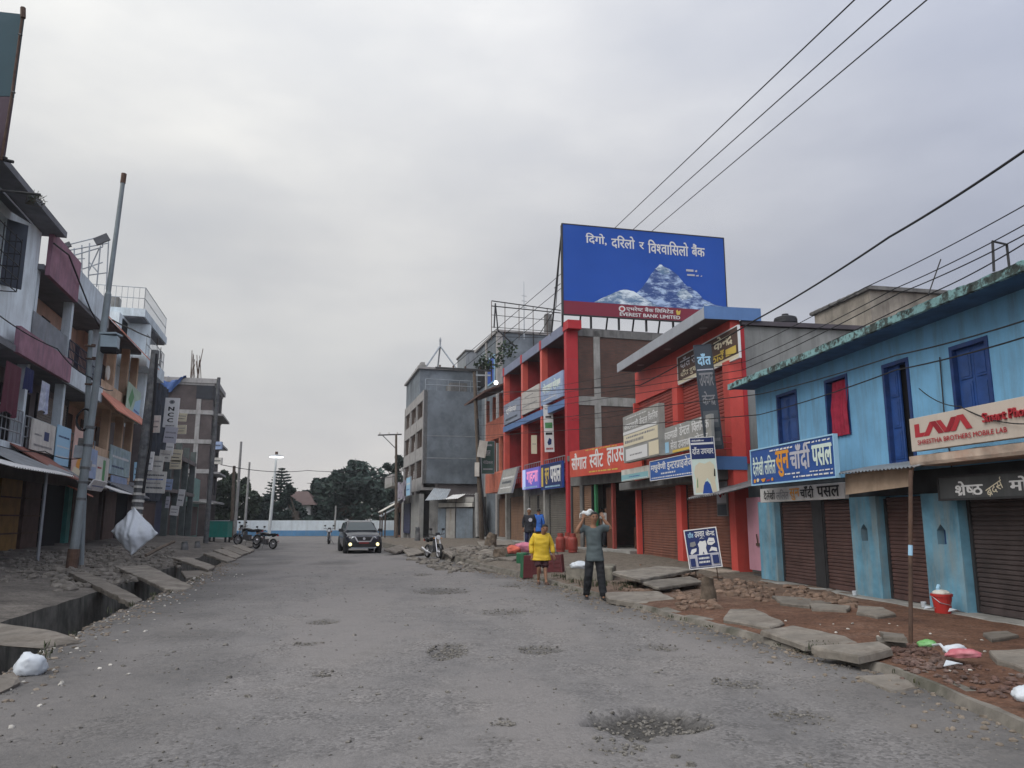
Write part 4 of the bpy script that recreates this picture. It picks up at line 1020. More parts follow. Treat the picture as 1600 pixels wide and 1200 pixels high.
# ---- billboard on the roof
bl, br = at(880, 420, 36.0), at(1133, 435, 38.0)
FB = Frame((br.x, br.y), (bl.x, bl.y)); zb, zt = at(880, 490, 36).z, at(880, 350, 36).z
m_sky_print, nt_, b_ = nodes_of('printed blue sky'); v_ = coords(nt_); nt_.links.new(ramp(nt_, noise_tex(nt_, v_, .35, 2), [(.3, (.018,.072,.33)), (.7, (.026,.088,.39))]), b_.inputs['Base Color']); b_.inputs['Roughness'].default_value = .6; b_.inputs['Specular IOR Level'].default_value = .12
def peak_mat(name, lo, hi, sc):
    m, nt, b = nodes_of(name); tc = N(nt, 'ShaderNodeTexCoord'); mp = N(nt, 'ShaderNodeMapping'); mp.inputs['Rotation'].default_value = (0, radians(38), 0); mp.inputs['Scale'].default_value = (1, 1, 2.6)
    nt.links.new(tc.outputs['Object'], mp.inputs[0]); n = noise_tex(nt, mp.outputs[0], sc, 9, .72)
    nt.links.new(ramp(nt, n, [(.46, lo), (.52, tuple(p*.6+q*.4 for p, q in zip(lo, hi))), (.58, hi)]), b.inputs['Base Color']); b.inputs['Roughness'].default_value = .55; return m
mk1 = peak_mat('printed rocky peak', (.02, .06, .22), (.38, .50, .70), 1.25); mk2 = peak_mat('printed snowy ridge', (.10, .18, .30), (.66, .74, .80), .9)
def jag(pts, amp, n=7):
    out = []
    for (x0, y0), (x1, y1) in zip(pts, pts[1:]):
        for k in range(n): t = k/n; x = x0+(x1-x0)*t; out.append((x, y0+(y1-y0)*t+amp*noise.noise(Vector((x*38, y0*9, 2)))*(0 if k == 0 else 1)))
    return out + [pts[-1]]
big = jag([(.40,.16),(.44,.29),(.50,.42),(.555,.58),(.59,.635),(.64,.595),(.70,.52),(.745,.42),(.81,.35),(.86,.26),(.92,.215),(1.0,.19)], .02)+[(1.0,.145),(.40,.145)]
snow = jag([(.18,.15),(.25,.22),(.31,.28),(.37,.315),(.42,.30),(.48,.235),(.545,.17),(.58,.147)], .006)+[(.18,.147)]
ridge = jag([(.68,.30),(.72,.37),(.75,.36),(.79,.28),(.72,.24)], .012)
bb = sign('huge blue bank billboard with a snowy mountain on the roof of the red building', FB, (0, FB.L, zb, zt), 0, m_sky_print, [
    ('r', 0, 1, 0, .145, ink('maroon', (.19,.03,.05))), ('p', big, mk1), ('p', snow, mk2), ('p', ridge, mk2), ('p', jag([(.558,.575),(.59,.63),(.63,.595),(.65,.54),(.60,.52)], .01), mk2), ('p', jag([(.86,.22),(.92,.185),(1.0,.20),(1.0,.147),(.84,.147)], .006), mk2),
    ('t', 'दिगो,', .135, .262, .795, .925, I_W, .025), ('t', 'दरिलो', .29, .435, .775, .925, I_W, .025), ('t', 'र', .46, .492, .79, .87, I_W, .025), ('t', 'विश्वासिलो', .515, .77, .75, .91, I_W, .025), ('t', 'बैंक', .79, .875, .76, .905, I_W, .025),
    ('s', .75, .83, .575, .60, I_S), ('s', .755, .85, .525, .545, I_S), ('p', [(.345+.02*cos(t*pi/8), .093+.034*sin(t*pi/8)) for t in range(16)], I_W), ('p', [(.345+.012*cos(t*pi/8), .093+.02*sin(t*pi/8)) for t in range(16)], I_R),
    ('t', 'एभरेष्ट बैंक लिमिटेड', .37, .66, .068, .128, I_W, .02), ('p', [(.675,.11),(.685,.125),(.69,.105),(.705,.12),(.70,.07),(.68,.065)], I_Y), ('t', 'EVEREST BANK LIMITED', .33, .70, .015, .055, I_W, .03)], thick=.12, cat='billboard', name='billboard', border=m_blackiron, bw=.05)
H_ = zt-zb
for u in [FB.L*k/6 for k in range(7)]:
    MB().bar((u, -.2, -.6), (u, -.2, H_), .09).bar((u, -.25, H_*.9), (u, -2.2, -.6), .07).build('strut', m_blackiron, bb)
for z in (.3, H_*.5, H_-.3): MB().bar((0, -.16, z), (FB.L, -.16, z), .07).build('cross_rail', m_blackiron, bb)
MB().tube([(FB.L+.1, -.3, H_*.62), (FB.L+.25, -.5, .4), (FB.L+.9, -1.2, -.8)], .02, 6).tube([(FB.L+.05, -.3, H_*.35), (FB.L+.35, -.4, H_*.3)], .02, 6).build('stay', m_blackiron, bb)

# ---- orange wing with a lean-to roof
P5 = Frame(P4.w(12.15, -.25, 0), P4.w(17.9, -.25, 0))
m_orw = M('orange red parapet', (.52, .17, .115), .85, .15, 1.5, (.25, .09, .06), .5)
org = thing('orange_building', 'orange three-storey house front with a dark sloping eave and striped parapets', 'building', P5.w(0, 0, 0), P5.rz)
W5 = P5.L
box(org, 'core', M('dusky wall', (.12, .075, .06), .9, .2, 1), 0, W5, -8, -1.0, 0, 9.9)
for z0, z1 in ((3.4, 4.7), (6.9, 8.2)):
    mb = MB(); mb.box(0, W5, -.2, .0, z0, z1)
    for k in range(9): mb.box(0, W5, .0, .02, z0+.1+k*.13, z0+.18+k*.13)
    mb.build('parapet', m_orw, org)
    box(org, 'floor_slab', m_orw, 0, W5, -1.0, -.2, z0, z0+.2)
for u in (.1, 1.9, 3.7, W5-.2): box(org, 'pillar', m_orw, u, u+.2, -.22, -.02, 4.7, 9.8)
for u in (.6, 2.4, 4.2):
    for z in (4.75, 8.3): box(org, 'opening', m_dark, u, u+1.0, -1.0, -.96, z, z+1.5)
MB().prism([(-.2, 1.5, 9.45), (W5+.3, 1.5, 9.45), (W5+.3, -1.0, 10.5), (-.2, -1.0, 10.5)], (0, 0, .12)).build('eave', M('brown eave', (.10,.06,.05), .85, .2, 2), org)
lamp = MB().lathe([(.0, 0), (.09, .03), (.13, .12), (.1, .2), (.03, .26)], (0, 0, 0), 12).build('bulb', flat('lit lamp', (1, .97, .9), .3, (1, .96, .88), 6), None, smooth=True)
q = at(775, 601, 47.6); lamp.name = 'ceiling_bulb'; lamp.location = q; tag(lamp, 'small white bulb burning under the dark sloping eave', 'lamp')
box(org, 'hanger', m_blackiron, .1, .14, .1, .14, 9.3, 9.5)
for a, b in ((.5, 2.4), (3.2, 5.4)): shutter(org, a, b, .5, 3.0, -.9, m_tan, .09)
box(org, 'door', M('maroon door', (.10,.03,.025), .6), 2.5, 3.1, -1.0, -.9, .5, 3.0)
box(org, 'plinth', m_conc, 0, W5, -1, .4, -.1, .48)
fg = face_frame(753, 772, 715, P5.w(3.4, .6, 0).y)
sign('tall dark green sign with faint white writing beside the wooden pole', fg, (0, fg.L, at(762,740,fg.a.y).z, at(762,690,fg.a.y).z), 0, M('dark green board', (.045,.095,.085), .6, .15, 3), [('s', .15, .85, .86, .92, I_S), ('t', 'लाल', .25, .7, .55, .72, I_S, .02), ('t', 'मेडिकल', .1, .9, .3, .42, I_S, .02), ('s', .1, .9, .12, .16, I_S)], thick=.06, border=m_steel, bw=.03)
# ---- grey four-storey building with a tall blank flank
cg = at(660, 750, 60); P6 = Frame((cg.x, cg.y), (cg.x + d4.x*11.5, cg.y + d4.y*11.5))
m_blank = M('weathered grey render', (.150, .172, .195), .93, .3, .45, (.060, .072, .085), .8, streak=False, dscale=.8, bumps=.2)
m_band = M('pale grey band', (.30, .29, .285), .9, .14, 2, (.14, .13, .12), .6)
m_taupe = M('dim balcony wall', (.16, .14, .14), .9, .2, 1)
gry = thing('grey_building', 'grey four-storey building with a tall blank flank and open balconies, behind the parked motorcycle', 'building', P6.w(0, 0, 0), P6.rz)
W6 = 11.5; FW = 5.6
mb = MB(); mb.box(0, .25, -FW, 0, 4.4, 11.75)
mb.build('flank_wall', m_blank, gry)
for z in (6.35, 8.1): box(gry, 'flank_joint', M('pale mortar joint', (.22,.235,.25), .9, .2, 2), -.015, 0, -FW, 0, z, z+.07)
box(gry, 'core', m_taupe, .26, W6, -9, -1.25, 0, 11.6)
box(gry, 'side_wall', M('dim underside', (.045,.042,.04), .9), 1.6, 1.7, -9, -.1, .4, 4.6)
for z0, z1 in ((3.9, 4.9), (6.3, 7.3), (8.75, 9.7), (11.0, 11.75)):
    mb = MB(); mb.box(.26, W6, -.12, .03, z0, z1).box(.26, W6, -1.25, -.12, z0, z0+.2); mb.build('balcony_band', m_band, gry)
for u in (0, 3.7, 7.4, W6-.3): MB().box(u, u+.28, -.3, .06, 0 if u else 4.4, 11.75).build('pillar', m_band, gry)
for i, u in enumerate((.3, 4.0, 7.7)):
    for z0, z1 in ((4.95, 6.25), (7.35, 8.7), (9.75, 10.95)):
        mb = MB()
        for k in range(6): mb.bar((u+.02, -.06, z0+.1+k*.2), (u+3.3, -.06, z0+.1+k*.2), .03)
        for k in range(5): mb.bar((u+.4+k*.65, -.06, z0), (u+.1+k*.65, -.06, z1), .05)
        mb.build('grille', m_rust, gry)
box(gry, 'top_storey', m_blank, 2.9, W6, -FW, -.05, 11.75, 14.0)
box(gry, 'roof_slab', m_band, 2.7, W6+.2, -FW-.2, .15, 14.0, 14.16)
railing(gry, (.1, -.1, 11.75), (.1, -FW, 11.75), .9, m_steel, 6, rails=2, r=.025)
box(gry, 'terrace_block', m_conc_d, .6, 2.6, -3.6, -2.2, 11.75, 12.55)
box(gry, 'tank_tower', M('pale grey render', (.21,.225,.24), .93, .12, .8, (.1,.11,.12), .6), 4.2, 8.0, -FW-2.6, -FW+1.4, 14.0, 16.0)
box(gry, 'tower_cap', m_conc_d, 4.1, 8.1, -FW-2.7, -FW+1.5, 16.02, 16.15)
mb = MB()
for p_, q_ in (((3.2,-.5,14.1),(4.0,-1.9,16.3)), ((3.2,-3.3,14.1),(4.0,-1.9,16.3)), ((5.4,-1.9,14.1),(4.0,-1.9,16.3)), ((4.0,-1.9,16.3),(4.0,-1.9,17.0))): mb.tube([p_, q_], .07, 6)
mb.lathe([(.0,0),(.09,.1),(.09,.3),(0,.5)], (4.0,-1.9,16.6), 8); mb.build('mast_frame', m_steel, gry)
mb = MB(); mb.box(3.0, 8, -.6, .0, 14.17, 14.4)
for k in range(7): mb.box(3.2+k*.7, 3.5+k*.7, -.5, -.2, 14.4, 14.65+.1*(k % 2))
mb.build('roof_clutter', m_conc, gry)
sheet(gry, 'stair_sheet', m_white, (.2,-3.2,3.6), (.2,-4.9,3.55), (1.4,-4.9,4.0), (1.4,-3.2,4.0), .03, .2)
# low shops under the blank flank
fs = Frame((at(742, 800, 57).x, 57.0), (at(668, 800, 59.5).x, 59.5))
shp = thing('shop_row', 'low row of tin-doored shops under the blank grey flank', 'shop', fs.w(0, 0, 0), fs.rz)
WS = fs.L; m_tinl = M('pale tin door', (.36,.35,.33), .6, .12, 2.5, (.2,.15,.1), .5); m_tinb = M('blue grey tin door', (.20,.24,.28), .6, .15, 2.5, (.1,.1,.1), .5)
box(shp, 'core', m_conc_d, 0, WS, -1.4, -.2, 0, 3.3)
for k, (a, b, mt) in enumerate(((.25, 1.05, m_tinb), (1.05, 1.8, m_tinb), (1.9, 2.75, m_tinl), (2.8, 3.55, m_tinb), (3.9, 4.6, m_tinb))):
    if b < WS:
        mb = MB(); prof = []; n = int((b-a)/.09)
        for i in range(n+1): x = a+.02+(b-a-.04)*i/n; prof += [(x, -.12, .25), (x+.03, -.095, .25)]
        mb.ribbon(prof, (0, 0, 2.2)); mb.build('tin_door', mt, shp, fix=False)
box(shp, 'step', m_conc, -.1, WS+.2, -.2, .5, -.1, .24)
for a, b in ((.2, 1.7), (1.85, 3.4)): box(shp, 'lamp_box', m_wb, a, b, -.2, .05, 2.55, 2.85, bevel=.02)
for a, b in ((.2, 1.0), (1.05, 1.8), (1.9, 2.7)): box(shp, 'fanlight', m_tinl, a, b, -.19, -.1, 2.9, 3.25)
sheet(shp, 'awning_sheet', m_steel, (2.0,.9,3.1), (3.9,1.0,3.05), (4.1,-.2,4.0), (2.4,-.2,3.9), .03, .2)
sheet(shp, 'awning_sheet', m_white, (.9,.9,3.15), (2.3,.9,3.1), (2.2,-.2,3.45), (1.0,-.2,3.5), .03, .2)
# blue-grey shutter, sign cloth and boards below the balconies
gs2 = thing('corner_shop', 'shop with a closed navy shutter under the balconies of the grey building', 'shop', P6.w(0, .1, 0), P6.rz)
shutter(gs2, 5.2, 9.4, .5, 3.0, .05, M('navy shutter', (.02,.025,.075), .5, .15, 2), .12)
box(gs2, 'wall', m_gb, .4, 5.0, -.3, .05, 0, 3.6)
box(gs2, 'wall', m_gb, 9.5, 11.4, -.3, .05, 0, 3.6)
sheet(gs2, 'awning_sheet', m_steel, (4.8,1.3,3.1), (10,1.3,3.0), (10,0,3.6), (4.8,0,3.7), .04, .25)
sign('light blue board hung at the corner of the grey building', P6, (.2, 2.6, 3.5, 4.9), .9, I_L, [('s', .1, .9, .6, .7, I_W), ('s', .1, .8, .3, .36, I_B)], thick=.1, border=m_steel)
mb = MB(); n = 16
for i in range(n+1):
    t = i/n
    for j in range(5): mb.v.append((3.0+4.8*t, .75+.12*sin(t*25+j), 3.2+1.5*(j/4)+.12*sin(t*9)-.2*(j == 0)*sin(t*14)))
mb.f = [(5*i+j, 5*i+5+j, 5*i+6+j, 5*i+1+j) for i in range(n) for j in range(4)]; mb.m = [0]*len(mb.f)
o = mb.build('cloth_banner', M('mauve cloth', (.26,.24,.30), .9, .3, 2.5, (.45,.45,.45), .6, streak=False), None, smooth=True, fix=False)
o.location = P6.w(0, .15, 0); o.rotation_euler = (0, 0, P6.rz); tag(o, 'crumpled mauve cloth banner over the navy shutter', 'banner')
# grey block with a blue window behind the orange wing, antenna and empty hoarding frame
cB = at(777, 560, 56); FBk = Frame((cB.x, cB.y), (cB.x+d4.x*7.5, cB.y+d4.y*7.5))
bk = thing('concrete_building', 'bare grey block with a blue window rising behind the orange house', 'building', FBk.w(0, 0, 0), FBk.rz)
zt = at(800, 524, 57).z
box(bk, 'core', m_blank, 0, 7.5, -8, -.06, 0, zt)
box(bk, 'roof_edge', m_band, -.1, 7.6, -8.1, .1, zt+.01, zt+.2)
box(bk, 'corner_pillar', m_band, -.05, .45, -.4, .0, 0, zt); box(bk, 'corner_pillar', m_band, 3.4, 3.8, -.05, .05, 0, zt)
wn = box(bk, 'window', I_L, .9, 3.0, -.05, .02, zt-3.6, zt-1.5); box(wn, 'pane', I_B, 1.0, 2.9, .021, .04, zt-3.5, zt-1.6)
box(bk, 'window', m_dark, 4.2, 6.6, -.05, .02, zt-3.4, zt-1.4)
box(bk, 'chimney', m_conc_d, -.02, .4, -4.3, -3.8, zt+.21, zt+1.7)
fr_ = thing('hoarding_frame', 'empty rusty hoarding frame standing on the roof beside the billboard', 'frame', (0, 0, 0))
Pq = lambda x, y: at(x, y, 47+ (x-768)*.012)
mb = MB()
for y0, y1 in ((470,485),(478,489),(492,502),(511,519),(518,522),(526,528)):
    mb.tube([Pq(768, y0), Pq(876, y1)], .035 if y0 < 480 else .02, 6)
mb.build('rail', m_blackiron, fr_)
for x in (768, 789, 811, 833, 855):
    MB().tube([Pq(x, 471+(x-768)*.13), Pq(x, 531)], .025, 6).build('post', m_rust, fr_)
mb = MB(); mb.tube([Pq(774, 474), Pq(772, 512)], .05, 6).tube([Pq(774, 474), Pq(778, 516), Pq(806, 542)], .05, 6); mb.build('brace', m_blackiron, fr_)
MB().tube([Pq(833, 520), Pq(834, 545)], .05, 6).build('foot', m_blackiron, fr_)
an = MB().tube([at(819, 530, 56), at(818.5, 440, 56)], [.05, .02], 6)
for k, y in enumerate((462, 470, 480)): an.tube([at(815, y, 56), at(823, y+1, 56)], .02, 5)
tag(an.build('antenna', m_steel, None, fix=False), 'thin aerial mast on the roof behind the hoarding frame', 'antenna')
# green plants on the roof of the orange wing
def leafy(name, pts, n, size, mat, parent=None):
    """pts: list of (centre, radius vector); many small leaves spread through each volume"""
    mb = MB()
    for _ in range(n):
        c, r = random.choice(pts)
        d = Vector((random.gauss(0, 1), random.gauss(0, 1), random.gauss(0, 1))).normalized()*rnd(.25, 1)**.5
        p = Vector(c) + Vector((d.x*r[0], d.y*r[1], d.z*r[2]))
        a = Vector((random.gauss(0, 1), random.gauss(0, 1), random.gauss(0, .6))).normalized(); b = a.cross(Vector((random.gauss(0, 1), random.gauss(0, 1), random.gauss(0, 1)))).normalized()
        s = size*rnd(.6, 1.4); a *= s; b *= s*.5
        mb.add([p-a, p+b, p+a, p-b], [(0, 1, 2, 3)])
    return mb.build(name, mat, parent, fix=False)
m_leafA = M('dark leaf', (.035, .06, .03), .7, .4, .9, bumps=0); m_leafB = M('mid leaf', (.05, .08, .04), .7, .4, .6, bumps=0)
pl = thing('potted_shrub', 'green shrub growing on the roof edge over the orange house', 'shrub', at(768, 575, 50.5))
leafy('foliage', [((0,0,.5),(.9,.7,.6)), ((-.5,0,.2),(.7,.5,.5)), ((1.0,.3,1.3),(.8,.6,.7))], 420, .13, m_leafA, pl)
MB().tube([(0,0,-.9),(0,0,.5)], .05, 6).build('stem', m_rust, pl)

# ---- further along: small brown house with stacked awnings
P7 = Frame((at(628, 800, 72).x, 72.0), (at(628, 800, 72).x+d4.x*9, 72+d4.y*9))
sm = thing('brown_house', 'small two-storey brown house with ragged awnings past the grey building', 'building', P7.w(0, 0, 0), P7.rz)
box(sm, 'core', M('brown plaster', (.21,.12,.085), .9, .2, 1, (.1,.07,.06), .5), 0, 6, -5, 0, 0, 4.7)
box(sm, 'roof_slab', m_conc, -.3, 6.4, -5, 1.0, 4.7, 5.0); box(sm, 'parapet', m_band, -.3, 6.4, .8, 1.0, 5.01, 5.8)
sheet(sm, 'awning_sheet', m_wb, (0,1.8,2.4), (3,1.9,2.3), (3,0,3.4), (0,0,3.4), .06, .4); sheet(sm, 'awning_sheet', m_steel, (2.6,1.6,1.9), (6,1.5,2.0), (6,0,2.7), (2.6,0,2.8), .06, .4)
box(sm, 'door', m_dark, 1, 2.4, -.05, .03, .2, 2.3)
for u in (.4, 3.2, 5.2): box(sm, 'post', m_rust, u, u+.12, 1.4, 1.52, 0, 2.5)
# ---- flat roofs behind the blue house: water tank and bare concrete block
tk = thing('water_tank', 'black water tank on the dark roof behind the blue house', 'tank', at(1228, 512, 27))
MB().lathe([(0,0),(.40,.0),(.41,.05),(.41,.16),(.39,.18),(.41,.2),(.41,.34),(.39,.36),(.39,.40),(.30,.44),(.1,.5),(0,.5)], (0,0,-.05), 20).build('body', M('black plastic', (.02,.021,.025), .5), tk, smooth=False)
MB().lathe([(0,.44),(.12,.44),(.12,.5),(0,.52)], (0,0,0), 14).build('lid', M('black plastic', (.02,.021,.025)), tk)
x0, x1, x2 = at(1272, 485, 31), at(1358, 450, 27.5), at(1470, 470, 30)
FK = Frame((x1.x, x1.y), (x0.x, x0.y)); ztk = x1.z
ck = thing('concrete_block_house', 'bare concrete roof room with a crumbling edge behind the blue house', 'building', FK.w(0, 0, 0), FK.rz)
MB().box(0, FK.L, -5.5, 0, 3.0, ztk-.1).build('wall', M('stained bare concrete', (.27,.245,.21), .95, .25, 1.4, (.13,.115,.10), .8, bumps=.4), ck)
mb = MB(); k = 40
for i in range(k+1):
    u = -.15+(FK.L+.3)*i/k; e = .06*noise.noise(Vector((u*5, 0, 2)))
    mb.v += [(u, -5.6, ztk-.09), (u, .12, ztk-.09+e*.8), (u, .14+e, ztk), (u, .1, ztk+.05+e*.6), (u, -5.6, ztk+.05)]
mb.f = [(5*i+q, 5*i+5+q, 5*i+6+q, 5*i+1+q) for i in range(k) for q in range(4)]+[(0,1,2,3,4), tuple(5*k+q for q in (4,3,2,1,0))]; mb.m = [0]*len(mb.f)
mb.build('roof_edge', m_conc_d, ck, fix=False)
# pipe frame and rod on the blue roof
pf = MB(); Yp = 12.4
pf.tube([at(1553, 424, Yp), at(1551, 377, Yp), at(1573, 382, Yp+.4), at(1577, 418, Yp+.4)], .022, 8)
tag(pf.build('bent_pipe', m_blackiron, None), 'bent black pipe arch standing on the mossy roof edge', 'pipe')
tag(MB().tube([at(1450, 462, 14.2), at(1470, 405, 14.2)], .012, 6).build('rod', m_blackiron), 'thin slanting rod rising from the mossy roof edge', 'rod')
# ================================================================== LEFT SIDE
def LT(t, o=0, z=0):
    n = Vector((cos(radians(LANG)), sin(radians(LANG)), 0)); p = LF_A + d4*t + n*o; return Vector((p.x, p.y, z))
PL = Frame(LT(70), LT(-16))                                   # whole left street line, u grows towards the camera
def tt(x, y, o=0): u, z = PL.uv(x, y, o); return 70-u, z
class LB:
    """left house between distances t0 (near) and t1 (far); local x = far -> near"""
    def __init__(s, name, label, t0, t1):
        s.t0, s.t1 = t0, t1; s.fr = Frame(LT(t1), LT(t0)); s.W = s.fr.L
        s.r = thing(name, label, 'building', s.fr.w(0, 0, 0), s.fr.rz)
    def x(s, t): return s.t1 - t
    def bx(s, name, mat, ta, tb, o0, o1, z0, z1, bevel=0): return box(s.r, name, mat, s.x(ta), s.x(tb), o0, o1, z0, z1, bevel)
m_wht = M('whitewashed wall', (.72,.80,.83), .9, .1, 1.2, (.26,.27,.26), .5)
m_pink = M('faded pink parapet', (.30,.16,.205), .9, .22, 1.5, (.16,.115,.15), .8)
m_pale = M('pale blue-white parapet', (.58,.65,.69), .9, .12, 1.6, (.22,.24,.24), .55)
m_sal = M('salmon parapet', (.60,.24,.17), .9, .15, 1.5, (.26,.13,.10), .5)
m_och = M('ochre plaster', (.58,.42,.29), .9, .16, 1.4, (.30,.21,.15), .5)
m_peach = M('peach wall', (.60,.40,.31), .9, .12, 1.3, (.25,.18,.15), .5)
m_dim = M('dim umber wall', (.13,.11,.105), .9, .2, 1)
m_eave = M('dark weathered eave', (.17,.175,.19), .9, .2, 1.5)
m_cor = M('grey corrugated iron', (.24,.26,.28), .6, .15, 2, (.15,.12,.1), .4, metal=.3)
m_shg = M('brown wood shutter', (.075,.042,.035), .7, .25, 2)
# --- white top-storey house at the picture's edge
A = LB('white_house', 'white three-storey house with a dark barred window and deep dark eave', -16, -2.6)
A.bx('core', m_dim, -16, -2.6, -8, -.1, 0, 11.0)
wz = (8.25, 10.35); wt = (-8.3, -5.5)
holed_wall(A.r, A.x(-2.6), A.x(-16), 6.95, 11.0, .78, 1.0, [(A.x(wt[1]), A.x(wt[0]), *wz), (A.x(-11), A.x(-13), *wz)], m_wht)
A.bx('side_wall', m_wht, -2.62, -2.55, -.1, 1.0, 6.95, 11.0)
A.bx('eave', m_eave, -16, -2.2, -.5, 1.65, 11.02, 11.22)
A.bx('floor_slab', m_pale, -16, -2.6, -.1, 1.0, 6.75, 6.94)
for a, b in ((wt[0], wt[1]), (-13, -11)):
    w_ = A.bx('window', m_dark, a, b, .70, .76, *wz)
    mb = MB(); xa, xb = A.x(b), A.x(a)
    for k in range(7): mb.tube([(xa+(xb-xa)*k/6, 1.45, wz[0]-.1), (xa+(xb-xa)*k/6, 1.45, wz[1]-.6)], .016, 6)
    for k in range(5): z = wz[0]-.1+k*.38; mb.tube([(xa, 1.02, z), (xa, 1.45, z), (xb, 1.45, z), (xb, 1.02, z)], .016, 6)
    mb.build('cage', m_blackiron, w_, fix=False)
    for k, an in ((0, .75), (1, 1.0)):
        mb = MB(); sgn = 1 if k else -1; hx = xa if not k else xb
        ex, ey = hx - sgn*.0 + (-sgn)*(-.55*cos(an)), 1.0+.75*sin(an)
        mb.prism([(hx, 1.0, wz[0]+.1), (hx+sgn*.45, 1.42, wz[0]+.1), (hx+sgn*.45, 1.42, wz[1]), (hx, 1.0, wz[1])], (.03*sgn, -.03, 0)); mb.build('leaf', M('dark slate paint', (.055,.065,.085), .7), w_)
    MB().prism([(xa-.2, 1.0, wz[1]+.3), (xb+.2, 1.0, wz[1]+.3), (xb+.2, 1.6, wz[1]-.05), (xa-.2, 1.6, wz[1]-.05)], (0, 0, .04)).build('hood', m_eave, w_)
# lower storeys of the white house: balcony with rail, laundry, tin awnings
A.bx('balcony_slab', m_pale, -16, -2.6, -.1, 1.1, 3.75, 3.95)
A.bx('ceiling', m_eave, -16, -2.6, -.1, 1.3, 6.55, 6.74)
railing(A.r, (A.x(-2.6), 1.05, 3.95), (A.x(-16), 1.05, 3.95), 1.05, m_steel, 40, rails=3)
A.bx('window', m_redw, -7.4, -5.8, -.1, .0, 4.2, 6.3); A.bx('window', m_redw, -5.2, -3.8, -.1, .0, 4.2, 6.3)
for a, b in ((-15, -11), (-10.5, -7), (-6.5, -3.2)): A.bx('shop_opening', m_dark, a, b, -.1, .02, .55, 3.1)
A.bx('shop_board', M('faded red board', (.16,.05,.05), .8, .2, 2), -5.6, -3.9, .05, .12, 2.35, 2.95)
MB().tube([(A.x(-3.3), 2.1, .3), (A.x(-3.3), 2.1, 3.2)], .05, 8).build('post', m_steel, A.r)
sheet(A.r, 'awning_sheet', m_cor, (A.x(-2.2), 2.6, 3.05), (A.x(-7), 2.6, 3.0), (A.x(-7), .9, 3.85), (A.x(-2.6), .9, 3.8), .025, .2)
sheet(A.r, 'awning_sheet', m_white, (A.x(-3.8), 3.0, 2.92), (A.x(-9), 3.0, 2.88), (A.x(-9), 1.0, 3.45), (A.x(-4.2), 1.0, 3.5), .025, .2)
# --- house with the pink parapets
B = LB('balcony_house', 'three-storey house with faded pink and pale parapets and deep balconies', -2.55, 6.2)
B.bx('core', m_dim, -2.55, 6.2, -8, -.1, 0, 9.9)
B.bx('back_wall', m_peach, -2.5, 6.2, -.1, -.02, 7.1, 9.7); B.bx('back_wall', m_taupe, -2.5, 6.2, -.1, -.03, 3.9, 6.6)
for t in (-.8, 1.6, 3.9): B.bx('doorway', m_dark, t, t+1.0, -.02, .0, 7.1, 9.2)
for t in (-1.6, .2): B.bx('doorway', m_dark, t, t+1.1, -.03, .0, 3.95, 6.1)
shutter(B.r, B.x(5.8), B.x(2.0), 3.95, 6.3, .0, M('beige shutter', (.27,.24,.21), .7, .12, 2), .1, rail=False)
for t in (-2.5, 1.5, 5.9): B.bx('pillar', m_pale, t, t+.25, .7, 1.0, 3.9, 9.9)
B.bx('roof_slab', m_eave, -2.6, 6.3, -8, 1.18, 9.75, 9.93)
B.bx('parapet', m_pink, -2.5, .88, 1.2, 1.34, 9.6, 11.12)
B.bx('parapet', m_pale, .9, 6.25, 1.05, 1.2, 9.9, 11.0)
MB().tube([(B.x(-2.8), 1.46, 10.6), (B.x(-1.2), 1.48, 10.75), (B.x(.4), 1.44, 10.3), (B.x(3.0), 1.24, 9.9), (B.x(6.0), 1.3, 9.2)], .03, 5).build('cable', m_wire, B.r)
for z0, z1, k in ((6.6, 7.35, 0), (3.7, 4.5, 1)):
    B.bx('floor_slab', m_eave, -2.55, 6.2, -.1, 1.1, z0, z0+.18)
    if k == 0:
        B.bx('parapet', m_pink, -4.6, .8, 1.24, 1.38, z0-.06, z1)
        B.bx('parapet', m_pale, .82, 6.2, 1.1, 1.22, z0, z1-.1)
        mb = MB(); prof = []
        for i in range(44): xx = B.x(1.3)+(i/43)*3.9; prof += [(xx, 1.0+.03*(i % 2), z1)]
        mb.ribbon(prof, (0, 0, 1.0)).build('railing_panel', m_cor, B.r, fix=False)
        railing(B.r, (B.x(6.2), 1.1, z1-.1), (B.x(1.3), 1.1, z1-.1), 1.0, M('navy rail', (.02,.03,.06), .6), 26, rails=3)
    else: railing(B.r, (B.x(6.2), 1.1, z0+.2), (B.x(-2.5), 1.1, z0+.2), 1.0, m_steel, 24, rails=3)
for t0_, t1_, mt, z in ((-2.4, -1.0, m_shg, 3.0), (-.6, 1.4, M('mustard door', (.23,.13,.035), .7, .2, 2, (.12,.07,.03), .5), 3.0), (1.8, 3.6, m_shg, 3.0), (3.9, 5.9, m_dark, 3.0)):
    pn = B.bx('shop_door', mt, t0_, t1_, -.1, .03, .5, z)
    if mt is not m_dark:
        for k in range(1, 4): box(pn, 'batten', m_rust, B.x(t1_), B.x(t0_), .031, .06, .5+k*.62, .55+k*.62)
MB().prism([(B.x(-3.6), 2.5, 3.0), (B.x(.2), 2.2, 2.95), (B.x(.2), 1.0, 3.8), (B.x(-3.6), 1.0, 3.95)], (0, 0, .05)).build('awning', M('rust red sheet', (.22,.085,.065), .8, .2, 2, (.12,.07,.06), .5), B.r)
MB().prism([(B.x(.2), 2.3, 2.75), (B.x(3.0), 1.9, 2.75), (B.x(3.0), 1.0, 3.6), (B.x(.2), 1.0, 3.75)], (0, 0, .05)).build('awning', m_eave, B.r)
MB().prism([(B.x(2.5), 1.9, 2.55), (B.x(4.2), 1.7, 2.5), (B.x(4.2), 1.2, 2.75), (B.x(2.5), 1.2, 2.85)], (0, 0, .05)).build('awning', m_sal, B.r)
